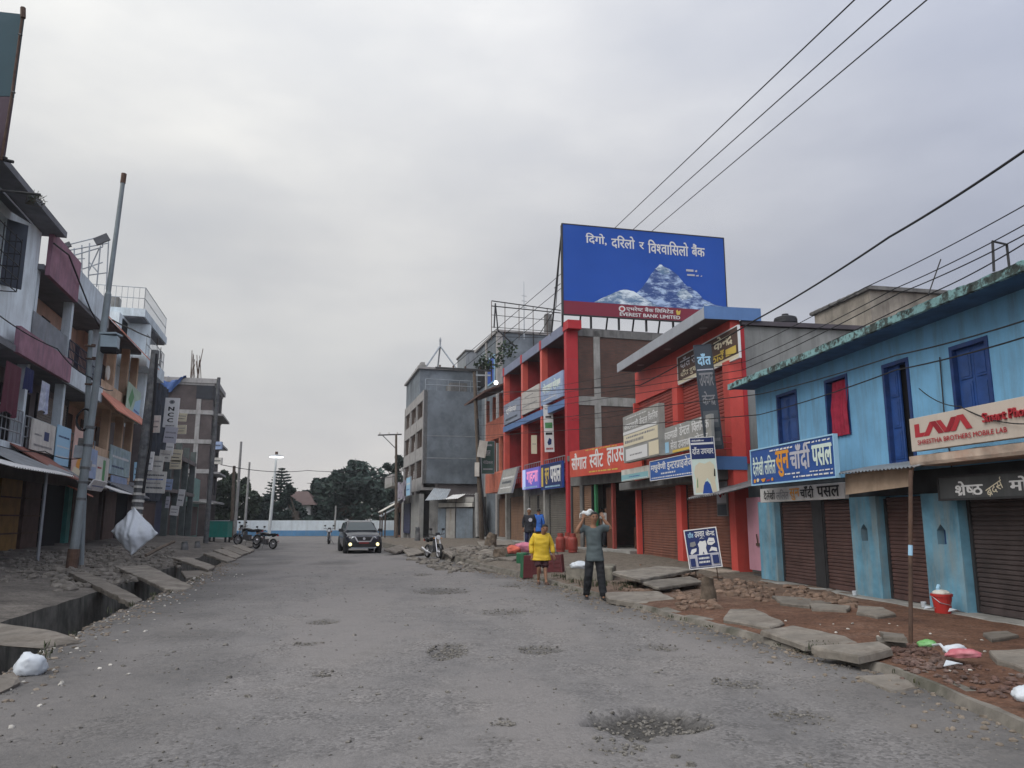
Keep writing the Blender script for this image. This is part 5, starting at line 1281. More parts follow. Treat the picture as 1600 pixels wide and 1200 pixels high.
# boards and cloths on its balcony, each its own thing
def lsign(label, ta, tb, z0, z1, o, mat, rows, **k): return sign(label, PL, (70-tb, 70-ta, z0, z1), o, mat, rows, **k)
lsign('pale board with a small blue picture on the balcony rail beside the tall steel pole', -2.2, .2, 3.85, 4.85, 1.25, m_wb, [('r', .5, .72, .4, .7, I_N), ('s', .1, .9, .15, .22, I_GR), ('s', .1, .4, .5, .56, I_GR)], thick=.06)
lsign('sky blue cloth sign with fine stripes on the balcony rail', .25, 1.9, 3.55, 4.95, 1.3, I_L, [('s', .05, .95, .2, .24, I_W), ('s', .05, .95, .45, .49, I_W), ('s', .1, .9, .7, .75, I_N)], thick=.04)
lsign('pale pink square banner with an orange patch, largest on the balcony rail', 2.0, 4.4, 3.25, 5.05, 1.4, M('pale pink cloth', (.56,.38,.33), .8, .1, 1.5), [('p', [(.25,.1),(.5,.14),(.62,.3),(.5,.42),(.3,.36),(.2,.22)], I_O), ('p', [(.0,0),(.95,0),(.9,.12),(.1,.16)], I_C), ('s', .2, .8, .7, .74, I_R)], thick=.04, roll=-.03)
lsign('small blue board behind the cable coil of the steel pole', 4.6, 6.0, 3.3, 4.5, 1.3, m_lb, [('s', .1, .9, .4, .5, I_W)], thick=.05)
lsign('light board lying under the pale pink banner', 3.0, 5.2, 2.75, 3.2, 1.75, m_white, [('s', .1, .9, .4, .5, I_B)], thick=.05, lean=-.5)
def cloth(label, t, o, z, w, h, mat, fold=6):
    mb = MB(); n = 12
    for i in range(n+1):
        for j in range(5):
            q = i/n; k = j/4; mb.v.append(((q-.5)*w*(1-.12*k*sin(q*9)), .05*sin(q*fold*3)*k, -h*k*(1+.06*sin(q*7))))
    mb.f = [(5*i+j, 5*i+5+j, 5*i+6+j, 5*i+1+j) for i in range(n) for j in range(4)]; mb.m = [0]*len(mb.f)
    ob = mb.build('laundry', mat, None, smooth=True, fix=False); ob.location = LT(t, o, z); ob.rotation_euler = (0, 0, PL.rz); tag(ob, label, 'laundry', 'clothes hung out to dry on the balcony'); return ob
cloth('white and blue shirt hung under the balcony ceiling', -1.2, 1.2, 6.2, .85, 1.0, M('white blue cotton', (.5,.54,.62), .9, .3, 4, (.08,.12,.35), .6, streak=False))
cloth('small navy cloth hung under the balcony ceiling', -3.2, 1.3, 6.3, .8, .7, M('navy cotton', (.02,.025,.08), .9))
cloth('dark maroon cloth hung below the pink parapet', -4.4, 1.25, 6.2, 1.3, 1.5, M('maroon cotton', (.10,.03,.045), .9))
# --- ochre house with salmon awnings
C = LB('ochre_house', 'ochre three-storey house with salmon awnings, behind the tall steel pole', 6.25, 14.6)
C.bx('core', m_dim, 6.25, 14.6, -8, -.6, 0, 10.6)
C.bx('back_wall', m_peach, 6.3, 14.6, -.6, -.5, 3.9, 10.4)
for t in (6.4, 9.2, 12.0, 14.25): C.bx('pillar', m_och, t, t+.32, .55, .9, 3.4, 10.2)
for t in (7.2, 10.0, 12.8): 
    for z in (4.4, 7.6): C.bx('window', m_shg, t, t+1.3, -.5, -.45, z+.1, z+1.9)
for z in (3.6, 6.7): C.bx('floor_slab', m_och, 6.3, 14.6, -.6, .92, z, z+.3); 
C.bx('parapet', m_och, 6.3, 14.6, .78, .9, 3.91, 4.8); C.bx('parapet', m_och, 6.3, 14.6, .78, .9, 7.01, 7.8)
for z in (6.5, 9.9): MB().prism([(C.x(6.0), 1.9, z-.25), (C.x(14.8), 1.9, z-.25), (C.x(14.8), .92, z+.75), (C.x(6.0), .92, z+.75)], (0, 0, .07)).build('awning', m_sal, C.r)
C.bx('roof_slab', m_eave, 6.2, 14.7, -8, .95, 10.45, 10.6)
mb = MB(); mb.lathe([(.0,0),(.33,.0),(.33,.05),(0,.06)], (C.x(7.6), 1.0, 8.15), 16, axis='y'); C_ = mb.build('dish', m_wb, C.r)
for a, b, mt in ((6.6, 8.6, m_dark), (9.0, 9.6, M('teal paint', (.05,.22,.20), .7, .15, 2)), (9.7, 12, m_shg), (12.2, 14.4, m_shg)): C.bx('shop_door', mt, a, b, -.6, -.42 if mt is not m_dark else -.5, .45, 3.1)
MB().prism([(C.x(6.4), 2.2, 2.75), (C.x(9), 2.2, 2.75), (C.x(9), .9, 3.2), (C.x(6.4), .9, 3.25)], (0, 0, .04)).build('awning', m_white, C.r)
MB().prism([(C.x(9.1), 2.4, 2.65), (C.x(14.4), 2.0, 2.7), (C.x(14.4), .9, 3.4), (C.x(9.1), .9, 3.4)], (0, 0, .05)).build('awning', m_eave, C.r)
lsign('green and blue cloth banner hanging from the top balcony of the ochre house', 11.2, 14.4, 6.6, 8.3, 1.15, M('pale green print', (.38,.50,.40), .7, .15, 1), [('p', [(.4,.05),(1,.05),(1,.8),(.6,.6)], I_L), ('p', [(.1,.5),(.3,.3),(.5,.7),(.3,.9)], I_G), ('s', .55, .95, .3, .36, I_B)], thick=.04, roll=-.04)
lsign('blue and green painted board on the lower balcony of the ochre house', 9.6, 14.0, 3.75, 5.1, 1.0, M('mottled blue board', (.32,.42,.46), .8, .25, 2, (.2,.28,.16), .6, streak=False), [('s', .1, .9, .6, .68, I_W), ('s', .1, .7, .25, .32, I_N)], thick=.06)
lsign('small violet-blue board under the painted one on the ochre house', 10.0, 13.4, 2.95, 3.7, 1.05, m_lb, [('s', .1, .9, .4, .5, I_W)], thick=.05)
lsign('striped pale board near the steel pole on the ochre house', 7.0, 9.3, 3.0, 4.4, 1.05, m_wb, [('r', .5, .7, .1, .9, I_G), ('s', .1, .4, .6, .66, I_R)], thick=.05)
# --- tall white house with the overhanging roof terrace
ov = .75; tn, tf = tt(227, 488, ov)[0], tt(262, 515, ov)[0]; zt_ = tt(227, 488, ov)[1]-.25
D = LB('terrace_house', 'tall white house with an overhanging railed roof terrace above the ochre house', 14.65, 20.5)
D.bx('core', m_wht, 14.65, 20.5, -8, -.3, 6.9, zt_-.1); D.bx('lower_wall', m_dim, 14.65, 20.5, -8, -.3, 0, 6.89)
D.bx('shop_door', m_shg, 14.8, 17.4, -.3, -.2, .4, 3.1); D.bx('shop_door', m_dark, 17.6, 20.3, -.3, -.22, .4, 3.1); D.bx('balcony', m_eave, 14.65, 20.5, -.3, .9, 3.4, 3.6)
D.bx('terrace_slab', m_pale, tn, tf, -8, ov, zt_, zt_+.45)
D.bx('terrace_soffit', m_eave, tn+.1, tf-.1, -8, ov-.1, zt_-.08, zt_-.005)
railing(D.r, (D.x(tn+.1), -6, zt_+.45), (D.x(tn+.1), ov-.1, zt_+.45), 1.25, m_steel, 22, rails=2)
railing(D.r, (D.x(tn+.1), ov-.1, zt_+.45), (D.x(tf-.2), ov-.1, zt_+.45), 1.25, m_steel, 24, rails=2)
D.bx('terrace_block', m_conc, tn+.6, tn+1.3, -1.5, -.8, zt_+.45, zt_+1.2)
D.bx('window', m_dark, 15.4, 16.6, -.3, -.26, 10.9, 12.6); D.bx('pillar', m_wht, 17.2, 17.6, -.3, .8, 7, zt_-.1)
D.bx('balcony', m_pale, 15, 20.5, -.3, 1.2, 9.9, 10.6)
railing(D.r, (D.x(15), 1.1, 10.6), (D.x(20.5), 1.1, 10.6), 1.1, m_steel, 16)
# --- dark netting house
E_ = LB('netted_house', 'narrow dark house wrapped in black netting between the white terrace house and the signs', 20.55, 26.5)
E_.bx('core', m_dim, 20.55, 26.5, -8, .3, 0, 9.8)
mb = MB(); n = 26
for i in range(n+1):
    for j in range(14): mb.v.append((E_.W*i/n, .55+.16*noise.noise(Vector((i*.5, j*.5, 4)))+.1*sin(i*1.3), 2.8+7.6*j/13+.2*noise.noise(Vector((i*.4, j, 8)))))
mb.f = [(14*i+j, 14*i+14+j, 14*i+15+j, 14*i+1+j) for i in range(n) for j in range(13)]; mb.m = [0]*len(mb.f)
mb.build('netting', M('black net cloth', (.028,.034,.045), .95, .4, 2.5, (.07,.08,.10), .6), E_.r, smooth=True, fix=False)
mb = MB()
for k in range(12):
    t = 20.3 + (k % 6)*.42; o = -2.0+2.6*(k//6); mb.tube([(E_.x(t+.6), o, 9.8), (E_.x(t+.6)+rnd(-.05,.05), o, 9.8+rnd(1.2, 2.4)+(k % 3 == 0)*1.4)], .022, 4)
mb.build('rebar', m_rust, E_.r, fix=False)
E_.bx('shop_door', m_shg, 21, 26, .3, .36, .4, 2.7)
# --- low dark shops with many boards
Fh = LB('signed_shops', 'dark shop block covered with pale sign boards next to the brick building', 26.55, 40)
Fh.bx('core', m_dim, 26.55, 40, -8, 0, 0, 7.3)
Fh.bx('shop_door', M('navy shutter', (.02,.025,.075)), 27, 33, 0, .06, .35, 3.0); Fh.bx('shop_door', m_shg, 33.6, 39.6, 0, .06, .35, 3.0)
Fh.bx('balcony', m_dim, 26.55, 40, 0, 1.0, 3.5, 3.75); Fh.bx('balcony', m_dim, 26.55, 40, 0, 1.0, 6.0, 6.3)
for t in (27, 31, 35, 39): Fh.bx('pillar', M('grey green pillar', (.09,.105,.10), .9, .2), t, t+.4, .6, 1.0, .3, 7.2)
def lboard(label, xa, xb, ya, yb, Y, mat, rows, roll=0.0, thick=.06, **k):
    f = face_frame(xa, xb, (ya+yb)/2, Y); xm = (xa+xb)/2
    return sign(label, f, (0, f.L, at(xm, yb, Y).z, at(xm, ya, Y).z), 0, mat, rows, thick=thick, roll=roll, **k)
lboard('tall white sign with NCC in black letters reading downward and a round emblem', 255.5, 277.5, 622, 668, 47, I_W, [
    ('p', [(.5+.2*cos(k*pi/8), .86+.07*sin(k*pi/8)) for k in range(16)], I_GR), ('p', [(.5+.1*cos(k*pi/8), .86+.035*sin(k*pi/8)) for k in range(16)], I_D),
    ('t', 'N', .28, .72, .56, .70, I_K, .05), ('t', 'C', .28, .72, .36, .50, I_K, .05), ('t', 'C', .28, .72, .17, .31, I_K, .05), ('s', .2, .85, .03, .08, I_GR)], thick=.12, roll=-.03)
PALE = [m_wb, m_white, I_C]
for lab, xa, xb, ya, yb, Y, mt in (
    ('cream board tilted high on the dark shops near the netting', 235, 250, 649, 676, 41, m_wb), ('narrow white strip board leaning beside the netting', 230, 236, 626, 656, 40, I_S),
    ('pale board right under the NCC sign', 255, 275, 668, 693, 46, I_S), ('small yellowish board beside the NCC sign, upper of two', 277, 291, 646, 659, 50, I_C),
    ('small yellowish board beside the NCC sign, lower of two', 275, 291, 664, 678, 50, I_C), ('pale square board in the middle of the sign stack', 258, 270, 692, 712, 46, I_W),
    ('cream board with a dark corner in the middle of the sign stack', 266, 283, 703, 722, 48, I_C), ('long grey-white board tipped over the shop balcony', 248, 266, 704, 722, 45, m_wb),
    ('cream board at the lower right of the sign stack', 265, 283, 719, 733, 48, I_C), ('white board above the biggest one by the dark pole', 225, 238, 706, 735, 39, m_white),
    ('pale cream board right above the biggest one', 238, 254, 713, 737, 40, m_wb), ('small blue-white board beside the dark concrete pole', 209, 224, 722, 751, 36, I_L),
    ('small blue board low between the pale signs', 256, 268, 749, 766, 45, m_lb), ('white cloth sign hanging low near the teal wall', 276, 286, 765, 791, 52, I_W),
    ('small white board low by the dark doorway', 265, 278, 791, 806, 48, I_W), ('tiny white plate hung under the blue board', 258, 264, 776, 794, 46, I_S)):
    lboard(lab, xa, xb, ya, yb, Y, mt, [('s', .1, .9, .6, .7, I_GR), ('s', .1, .8, .3, .38, I_D)], roll=rnd(-.12, .02), group='boards crowding the dark shops')
lboard('biggest pale board with rows of blue-grey print over the dark shop entrance', 219, 258, 737, 771, 40, m_wb, [('s', .08, .9, .78, .86, I_D), ('s', .08, .9, .6, .66, I_B), ('s', .08, .8, .42, .48, I_GR), ('s', .08, .9, .2, .28, I_D)], roll=-.04)
# --- further houses before and including the brick block
Gt = LB('teal_house', 'narrow pale teal house with white cloths between the sign boards and the brick block', 40.05, 50)
Gt.bx('core', M('pale teal wall', (.13,.22,.20), .9, .15, 1, (.12,.14,.13), .5), 40.05, 50, -6, .2, 0, 5.4)
Gt.bx('door', m_dark, 41, 43, .2, .26, .2, 2.8); Gt.bx('window', m_glass, 41, 43, .2, .26, 3.8, 5.4); Gt.bx('door', m_shg, 45, 49, .2, .26, .2, 2.8); Gt.bx('awning', m_wb, 40.5, 50, .2, 1.5, 3.1, 3.2)
tF = 52.0
K = LB('brick_building', 'five-storey unfinished brick building with concrete frame and a blue tarpaulin on its roof', tF, tF+9)
kz = 15.2
m_bk2 = brick_mat('raw red-brown brickwork', (.085, .058, .056), (.068, .048, .048), (.09, .082, .08))
K.bx('brick_wall', m_bk2, tF, tF+9, -10, .6, 0, kz)
for k in range(5):
    z = 3.2+k*2.95
    K.bx('floor_band', m_band, tF-.08, tF+9.05, -10, .68, z, z+.42)
for o in (-9.6, -5.0, -.9): K.bx('frame_column', m_band, tF-.06, tF, o, o+.42, 0, kz+.3)
K.bx('roof_edge', m_band, tF-.2, tF+9.2, -10.2, .9, kz+.02, kz+.5)
K.bx('black_panel', M('tarred panel', (.03,.033,.04), .9, .2, 2), tF-.07, tF-.02, -1.0, .55, kz-1.6, kz-.05); K.bx('black_panel', M('tarred panel', (.03,.033,.04)), tF-.05, tF+5, .6, .66, kz-1.6, kz-.05)
for k in range(4):
    K.bx('balcony', m_band, tF+.5, tF+8, .68, 1.6, 3.2+k*2.95, 3.4+k*2.95)
    for q in range(3): K.bx('window', m_dark, tF+.9+q*2.6, tF+2.3+q*2.6, .6, .64, 4.2+k*2.95, 5.8+k*2.95)
mb = MB()
for c_ in ((-.9, .3), (-1.6, 1.2), (-6, .3), (-6.6, 1.2)):
    for k in range(6): mb.tube([(K.x(tF+c_[1])+rnd(-.25,.25), c_[0]+rnd(-.25,.25), kz+.4), (K.x(tF+c_[1])+rnd(-.4,.4), c_[0]+rnd(-.4,.4), kz+rnd(2.2, 3.8))], .035, 4)
mb.build('rebar', m_rust, K.r, fix=False)
mb = MB(); n = 14
for i in range(n+1):
    for j in range(7): mb.v.append((K.x(tF)+.35-.9*(1-j/6)*(j < 2)+.12*sin(i*1.1+j), -5.6+3.6*i/n, kz+.55-(j/6)*1.9*sin(pi*min(1, .15+i/n*.95))**.7+.12*sin(i*2+j)))
mb.f = [(7*i+j, 7*i+7+j, 7*i+8+j, 7*i+1+j) for i in range(n) for j in range(6)]; mb.m = [0]*len(mb.f)
o = mb.build('tarpaulin', M('blue tarpaulin', (.045,.10,.27), .6, .2, 1.5), None, smooth=True, fix=False); o.location = K.r.location; o.rotation_euler = K.r.rotation_euler; tag(o, 'blue tarpaulin hanging over the roof edge of the brick building', 'tarpaulin')
for k, (y0, y1, mt) in enumerate(((690, 702, m_lb), (715, 725, m_wb))): lboard(('blue board jutting from the pole line past the brick building', 'pale board under the blue one past the brick building')[k], 334, 346, y0, y1, 66, mt, [('s', .1, .9, .4, .6, I_D)], thick=.3)
# solar lights / scaffold on the pale roof
sf = thing('pipe_scaffold', 'light pipe scaffold on the pale roof carrying two flat solar lamps', 'scaffold', (0, 0, 0))
Yq = 33.0; mb = MB()
for a, b in (((100,384),(165,368)), ((104,392),(168,380)), ((112,400),(160,386)), ((115,405),(132,404)), ((130,420),(160,410)), ((138,430),(168,426))): mb.tube([at(*a, Yq), at(*b, Yq+1.5)], .028, 5)
mb.build('rail', m_steel, sf, fix=False)
for a, b in (((116,388),(116,425)), ((128,383),(128,432)), ((140,380),(138,440)), ((157,384),(151,448)), ((170,372),(166,452))): MB().tube([at(*a, Yq+.6), at(*b, Yq+.6)], .03, 5).build('post', m_steel, sf)
MB().tube([at(155,388,Yq), at(138,425,Yq)], .03, 5).tube([at(140,410,Yq), at(152,424,Yq)], .03, 5).build('brace', m_steel, sf)
for lab, c_, w_, h_ in (('larger flat solar lamp on the pipe scaffold', (159,374), .62, .5), ('smaller flat solar lamp on the pipe scaffold', (103,384), .42, .34)):
    p_ = at(*c_, Yq-.1); sp_ = thing('solar_lamp', lab, 'lamp', p_, .3, 'solar lamps on the roof scaffold')
    MB().obox((0,0,0), (w_, .05, h_), (-.5, -.55, 0)).build('panel', M('dark solar panel', (.03,.033,.042), .75), sp_); MB().tube([(0,.04,0),(.05,.1,-.3)], .025, 6).build('bracket', m_steel, sp_)
# teal hoarding cut by the picture's corner
hb = face_frame(-120, 33, 120, 17.0, turn=0)
q_ = [at(-120, -40, 17), at(33, 25, 17), at(33, 245, 17)]
ub, ua = at(34, 20, 17.0), at(2, 245, 17.0)
hd = thing('roof_hoarding', 'tall dark teal hoarding with a maroon foot cut by the photo\'s top corner', 'billboard', (0, 0, 0))
mb = MB(); P_ = [at(-260,-10,16.4), at(34,22,17), at(17,150,17), at(-260,150,16.4)]; mb.prism(P_, (0, .12, 0)); mb.build('panel', M('teal vinyl', (.016,.052,.070), .6, .12, .5), hd)
P_ = [at(-260,151,16.4), at(16.8,151,17), at(3,243,17), at(-260,243,16.4)]; MB().prism(P_, (0, .12, 0)).build('lower_panel', M('plum vinyl', (.055,.032,.048), .6, .12, .5), hd)
MB().tube([at(36,14,17), at(35,26,17), at(18,152,17), at(2,250,17)], .03, 6).tube([at(36,12,17), at(36,28,17)], .06, 6).build('edge_rail', m_rust, hd)
for y in (52, 142, 244): MB().tube([at(34-y*.12, y, 17.05), at(40-y*.12, y+3, 16.9)], .025, 5).build('peg', m_blackiron, hd)
MB().tube([at(-30,242,17), at(21,253,17.1)], .04, 6).tube([at(-120,285,17.2), at(63,304,17.2)], .03, 6).build('support_arm', m_blackiron, hd)
tw = thing('roof_plant', 'dry twiggy plant sprouting from the dark eave', 'plant', at(40, 318, 20))
mb = MB()
for k in range(14):
    a = rnd(-.5, 1.1); p = Vector((0,0,0)); mb.tube([p, p+Vector((rnd(.1,.5), rnd(-.2,.2), rnd(-.05,.25))), p+Vector((rnd(.3,.6), rnd(-.3,.3), rnd(-.1,.3)))], .008, 4)
mb.build('stem', M('dry stem', (.12,.11,.08), .9), tw, fix=False); leafy('foliage', [((.25,0,.1),(.3,.2,.15))], 60, .035, m_leafB, tw)
# ================================================================== POLES, WIRES, SHEETS
m_pole = M('grey painted steel', (.20,.235,.25), .6, .12, 3, (.12,.10,.085), .45, metal=.2)
m_cpole = M('pale concrete pole', (.30,.30,.29), .93, .15, 3, (.16,.15,.14), .5)
m_dpole = M('dark taped pole', (.10,.105,.11), .9, .35, 5, (.26,.25,.23), .5, streak=False)
m_wood = M('weathered wood pole', (.12,.095,.075), .9, .2, 4, (.05,.04,.035), .5)
def ring(mb, c, r, h, n=14): mb.lathe([(r, -h/2), (r*1.12, -h/2), (r*1.12, h/2), (r, h/2)], c, n)
Y1 = 21.6
b1, t1 = at(112, 888, Y1), at(193, 278, Y1+.25); ax = t1-b1
big_pole = thing('street_pole', 'tall stepped grey steel pole, bare at its top, standing before the balconies', 'pole', b1)
A_ = lambda f: ax*f
MB().tube([A_(0), A_(.33), A_(.335), A_(.68), A_(.685), A_(1)], [.120,.114,.097,.092,.070,.062], 16).build('shaft', m_pole, big_pole, smooth=False)
mb = MB(); mb.tube([A_(-.03), A_(.045)], .155, 16).build('base_sleeve', m_rust, big_pole)
mb = MB()
for f in (.16, .20, .235, .29, .335): mb.tube([A_(f), A_(f+.006)], .128, 14)
mb.build('clamp_ring', m_dpole, big_pole)
mb = MB(); mb.tube([A_(.985), A_(1.012)], .075, 12); mb.build('cap', m_rust, big_pole)
bx_ = MB(); c = at(172, 535, Y1-.1)-b1; bx_.obox(c, (.44, .34, .34), (0, 0, .25)).prism([c+Vector((-.24,-.2,.2)), c+Vector((.25,-.2,.2)), c+Vector((.25,.2,.2)), c+Vector((-.24,.2,.2))], (.0,0,.06)); bx_.build('meter_box', M('pale blue-grey enamel', (.26,.33,.37), .5, .1, 3), big_pole, bevel=.015)
MB().obox(c+Vector((.02,-.02,-.24)), (.42,.32,.14), (0,0,.25)).build('lamp_hood', m_dark, big_pole)
b2, t2 = at(126, 880, Y1+.5), at(142, 517, Y1+.6)
p2 = thing('service_pole', 'thin grey steel pole with boxes and a cable coil beside the tall stepped one', 'pole', b2)
a2 = t2-b2; MB().tube([Vector((0,0,-.05)), a2*.8, a2], [.085,.075,.06], 12).build('shaft', m_pole, p2)
q = lambda x, y, dy=0: at(x, y, Y1+.5+dy)-b2
mb = MB(); n = 40
mb.tube([q(133,656,-.2)+Vector((.23*cos(k/20*2*pi), -.02*(k/20), .30*sin(k/20*2*pi)+.02*cos(k))) for k in range(61)], .022, 6); mb.build('cable_coil', m_wire, p2, fix=False)
for x, y, w, h in ((126,706,.30,.36),(134,727,.26,.30),(130,691,.22,.22)): MB().obox(q(x,y,-.15), (w,.2,h), (0,.05,.2)).build('junction_box', m_dpole if y < 700 else m_steel, p2, bevel=.01)
for x, y in ((139,540),(140,560),(139,600)): MB().tube([q(x-6,y), q(x+7,y+1)], .03, 8).lathe([(0,-.05),(.06,-.04),(.06,.04),(0,.05)], q(x+7,y), 8).build('insulator', m_rust, p2)
b3, t3 = at(208, 850, 29), at(243, 548, 29.5)
p3 = thing('taped_pole', 'dark concrete pole wrapped in tape and cables behind the white plastic sheet', 'pole', b3)
a3 = t3-b3; MB().tube([a3*0, a3*.33, a3], [.20,.19,.15], 12).build('shaft', m_dpole, p3)
mb = MB()
for k in range(7): mb.tube([a3*(.1+.035*k), a3*(.1+.035*k+.012)], .215, 10)
mb.build('tape_band', m_wb, p3)
mb = MB(); mb.tube([a3*.25+Vector((.2,-.1,0)), a3*.5+Vector((.28,-.12,0)), a3*.8+Vector((.2,-.1,0)), a3*.98+Vector((.1,-.1,0))], .05, 6); mb.build('cable_bundle', m_wire, p3)
def pole(name, label, xb, yb, xt, yt, Y, r0, r1, mat, **k):
    b, t = at(xb, yb, Y), at(xt, yt, Y); r = thing(name, label, 'pole', b, **k)
    MB().tube([Vector((0,0,-.1)), (t-b)*.5, t-b], [r0, (r0+r1)/2, r1], 10).build('shaft', mat, r); return r, t-b
pole('concrete_pole', 'slender grey pole leaning beside the brick building', 321, 852, 342, 590, 46, .15, .10, m_dpole)
pole('concrete_pole', 'pale slim pole rising over the trees, taller of the pair beyond the green box', 366, 846, 377, 690, 56, .12, .08, m_cpole)
pole('wooden_pole', 'dark pole with a kinked middle standing against the trees', 361, 848, 366, 728, 55, .13, .10, m_wood)
pole('concrete_pole', 'pale slim pole over the trees, shorter and hazier of the pair', 381, 842, 390, 722, 66, .12, .08, m_cpole)
pole('concrete_pole', 'thin pale post against the large dark trees', 523, 826, 525, 790, 74, .09, .07, m_cpole)
sl_, v = pole('street_light', 'tall white street light mast with a bright lit head, leaning at the junction', 420, 838, 432, 712, 68, .15, .09, M('white mast', (.55,.58,.58), .5, .05))
sl_['category'] = 'street light'
h = MB(); h.lathe([(0,.1),(.2,.08),(.62,-.02),(.64,-.08),(0,-.08)], v, 18); h.build('lamp_head', m_steel, sl_)
h = MB(); h.lathe([(0,-.085),(.60,-.085),(.58,-.16),(0,-.17)], v, 18); h.build('lit_ring', flat('lit mast head', (1,1,1), .3, (.95,.98,1), 3), sl_)
MB().box(v.x-.1, v.x+.1, v.y-.1, v.y+.1, v.z+.12, v.z+.35).build('top_box', m_rust, sl_)
pr, v = pole('utility_pole', 'steel utility pole with a long crossarm and a slanting brace by the brown house', 619, 846, 619, 679, 63, .13, .09, m_wood)
MB().bar(v+Vector((-1.5,0,-.05)), v+Vector((.45,0,.02)), .1).build('crossarm', m_blackiron, pr)
MB().bar(v+Vector((-1.1,0,-.08)), v+Vector((0,0,-1.15)), .06).build('brace', m_blackiron, pr)
for dx in (-1.35, -.6, .1): MB().lathe([(0,0),(.06,.0),(.05,.1),(.07,.14),(0,.2)], v+Vector((dx,0,.02)), 8).build('insulator', m_wb, pr)
pm, vm = pole('utility_pole', 'wooden utility pole with a wide crossarm and many cables before the orange house', 753, 842, 741, 578, 50.5, .17, .12, m_wood)
PMB = Vector(pm.location)
MB().bar(vm+Vector((-2.6,0,.15)), vm+Vector((1.1,-.2,-.1)), .13).build('crossarm', m_blackiron, pm); MB().bar(vm+Vector((-.1,0,-.35)), vm+Vector((1.1,-.1,-.4)), .1).build('crossarm', m_steel, pm)
for dx in (-2.3,-1.4,-.6,.4,.95): MB().lathe([(0,0),(.07,.0),(.05,.1),(.08,.16),(0,.25)], vm+Vector((dx,0,.15-.06*(dx+2.6))), 8).build('insulator', m_rust, pm)
MB().obox(vm*.52+Vector((.3,-.2,0)), (.55,.12,1.1), (0,.15,.2)).build('service_panel', m_wb, pm); MB().obox(vm*.4+Vector((-.1,-.25,0)), (.3,.3,.9), (0,0,0)).build('meter_box', m_wb, pm)
MB().tube([vm*.02+Vector((.35,-.3,0)), vm*.35+Vector((.1,-.25,0)), vm*.7+Vector((.1,-.2,0))], .06, 6).build('cable_riser', m_wire, pm)
# leaning black pipe column beside it
pole('steel_post', 'pale grey drain post at the dark doorway between the grey and the orange house', 746, 836, 745, 770, 50, .12, .12, m_cpole)
# overhead lines
def wire(label, pts, r=.016, sag=.25, group='overhead cables', ext=0):
    """pts: points in space; the cable hangs a little between them"""
    mb = MB(); path = []
    if ext: d_ = (pts[0]-pts[1]).normalized(); d_.z *= .25; pts = [pts[0]+d_*ext]+pts      # on towards the next pole, behind the viewer
    for a, b in zip(pts, pts[1:]):
        n = 18
        for k in range(n): t = k/n; p = a.lerp(b, t); p.z -= sag*4*t*(1-t); path.append(p)
    path.append(pts[-1]); c = path[0].copy(); mb.tube([p-c for p in path], r, 5)
    o = mb.build('overhead_cable', m_wire, None, fix=False); o.location = c; return tag(o, label, 'cable', group)
top = lambda dx: PMB + vm + Vector((dx, 0, .35-.06*(dx+2.6)))
def cont(x0, y0, x1, y1, Y0, f): 
    """extend the photo line on behind / past the frame"""
    return at(x0+(x0-x1)*f, y0+(y0-y1)*f, Y0)
wire('first of the three thin cables climbing from the billboard to the top of the photo', [cont(1335,0,962,355,12.6,.25), at(962,355,39.5), top(-1.4)], .018, .0, ext=22)
wire('second of the three thin cables climbing from the billboard, between its fellows', [cont(1392,0,990,358,12.8,.25), at(990,358,39.5), top(-.6)], .018, .0, ext=22)
wire('third of the three thin cables climbing from the billboard, the lowest one', [cont(1448,0,1020,360,13,.25), at(1020,360,39.5), top(.4)], .018, .0, ext=22)
wire('thick black cable crossing the sky from the picture\'s edge to the clinic canopy', [cont(1600,232,1390,370,8.6,.4), at(1390,370,12.5), at(1180,500,19.5), at(1000,602,28), PMB+vm*.86], .020, .05, ext=22)
wire('thin cable just below the thick black one, above the mossy roof', [cont(1600,318,1350,450,9.2,.3), at(1350,450,14), at(1150,552,21), PMB+vm*.82], .009, .05, ext=22)
wire('cable crossing the concrete roof room, upper of its bunch', [cont(1600,348,1400,450,9.3,.3), at(1400,450,13), at(1165,565,20.3), PMB+vm*.78], .009, .05, ext=22)
wire('cable with a small black joint passing above the mossy roof', [cont(1600,364,1405,458,9.1,.3), at(1405,458,13), at(1160,578,20.2), PMB+vm*.75], .010, .05, ext=22)
wire('cable skimming lowest over the mossy roof edge', [cont(1600,377,1455,458,8.9,.3), at(1455,458,12), at(1170,588,20), PMB+vm*.72], .010, .05, ext=22)
wire('black cable running over the upper wall of the sky blue house', [cont(1600,498,1400,555,8.8,.3), at(1400,555,12.2), at(1186,616,18.6), PMB+vm*.66], .012, .04, ext=22)
wire('black cable crossing the blue windows, below its twin', [cont(1600,524,1400,578,8.7,.3), at(1400,578,12.2), at(1186,648,18.4), PMB+vm*.6], .012, .04, ext=22)
wire('thin cable drooping from the blue door to the cream sign', [at(1436,607,13.6), at(1500,635,11.6), at(1610,662,10.2)], .009, .08)
wire('thin grey cable looped low across the red facade', [at(1000,640,29), at(905,652,35.2), PMB+vm*.58], .008, .15)
wire('long cable sagging over the street between the far poles', [at(345,726,46), at(480,735,62), at(612,728,63)], .022, .25)
wire('pale cable low before the large trees', [at(480,755,70), at(619,744,63)], .022, .2)
wire('black cable swooping from the pale roof to the tall steel pole', [at(-30,470,19.5), at(90,545,23), at(142,590,22), at(176,610,26)], .018, .12)
wire('black cable dangling across the lower balcony boards', [at(-20,690,20.5), at(70,705,23), at(126,716,22)], .014, .1)
wire('black cable ending in the air beside the roof terrace', [at(176,500,23), at(205,514,26), at(234,527,29)], .025, .02)
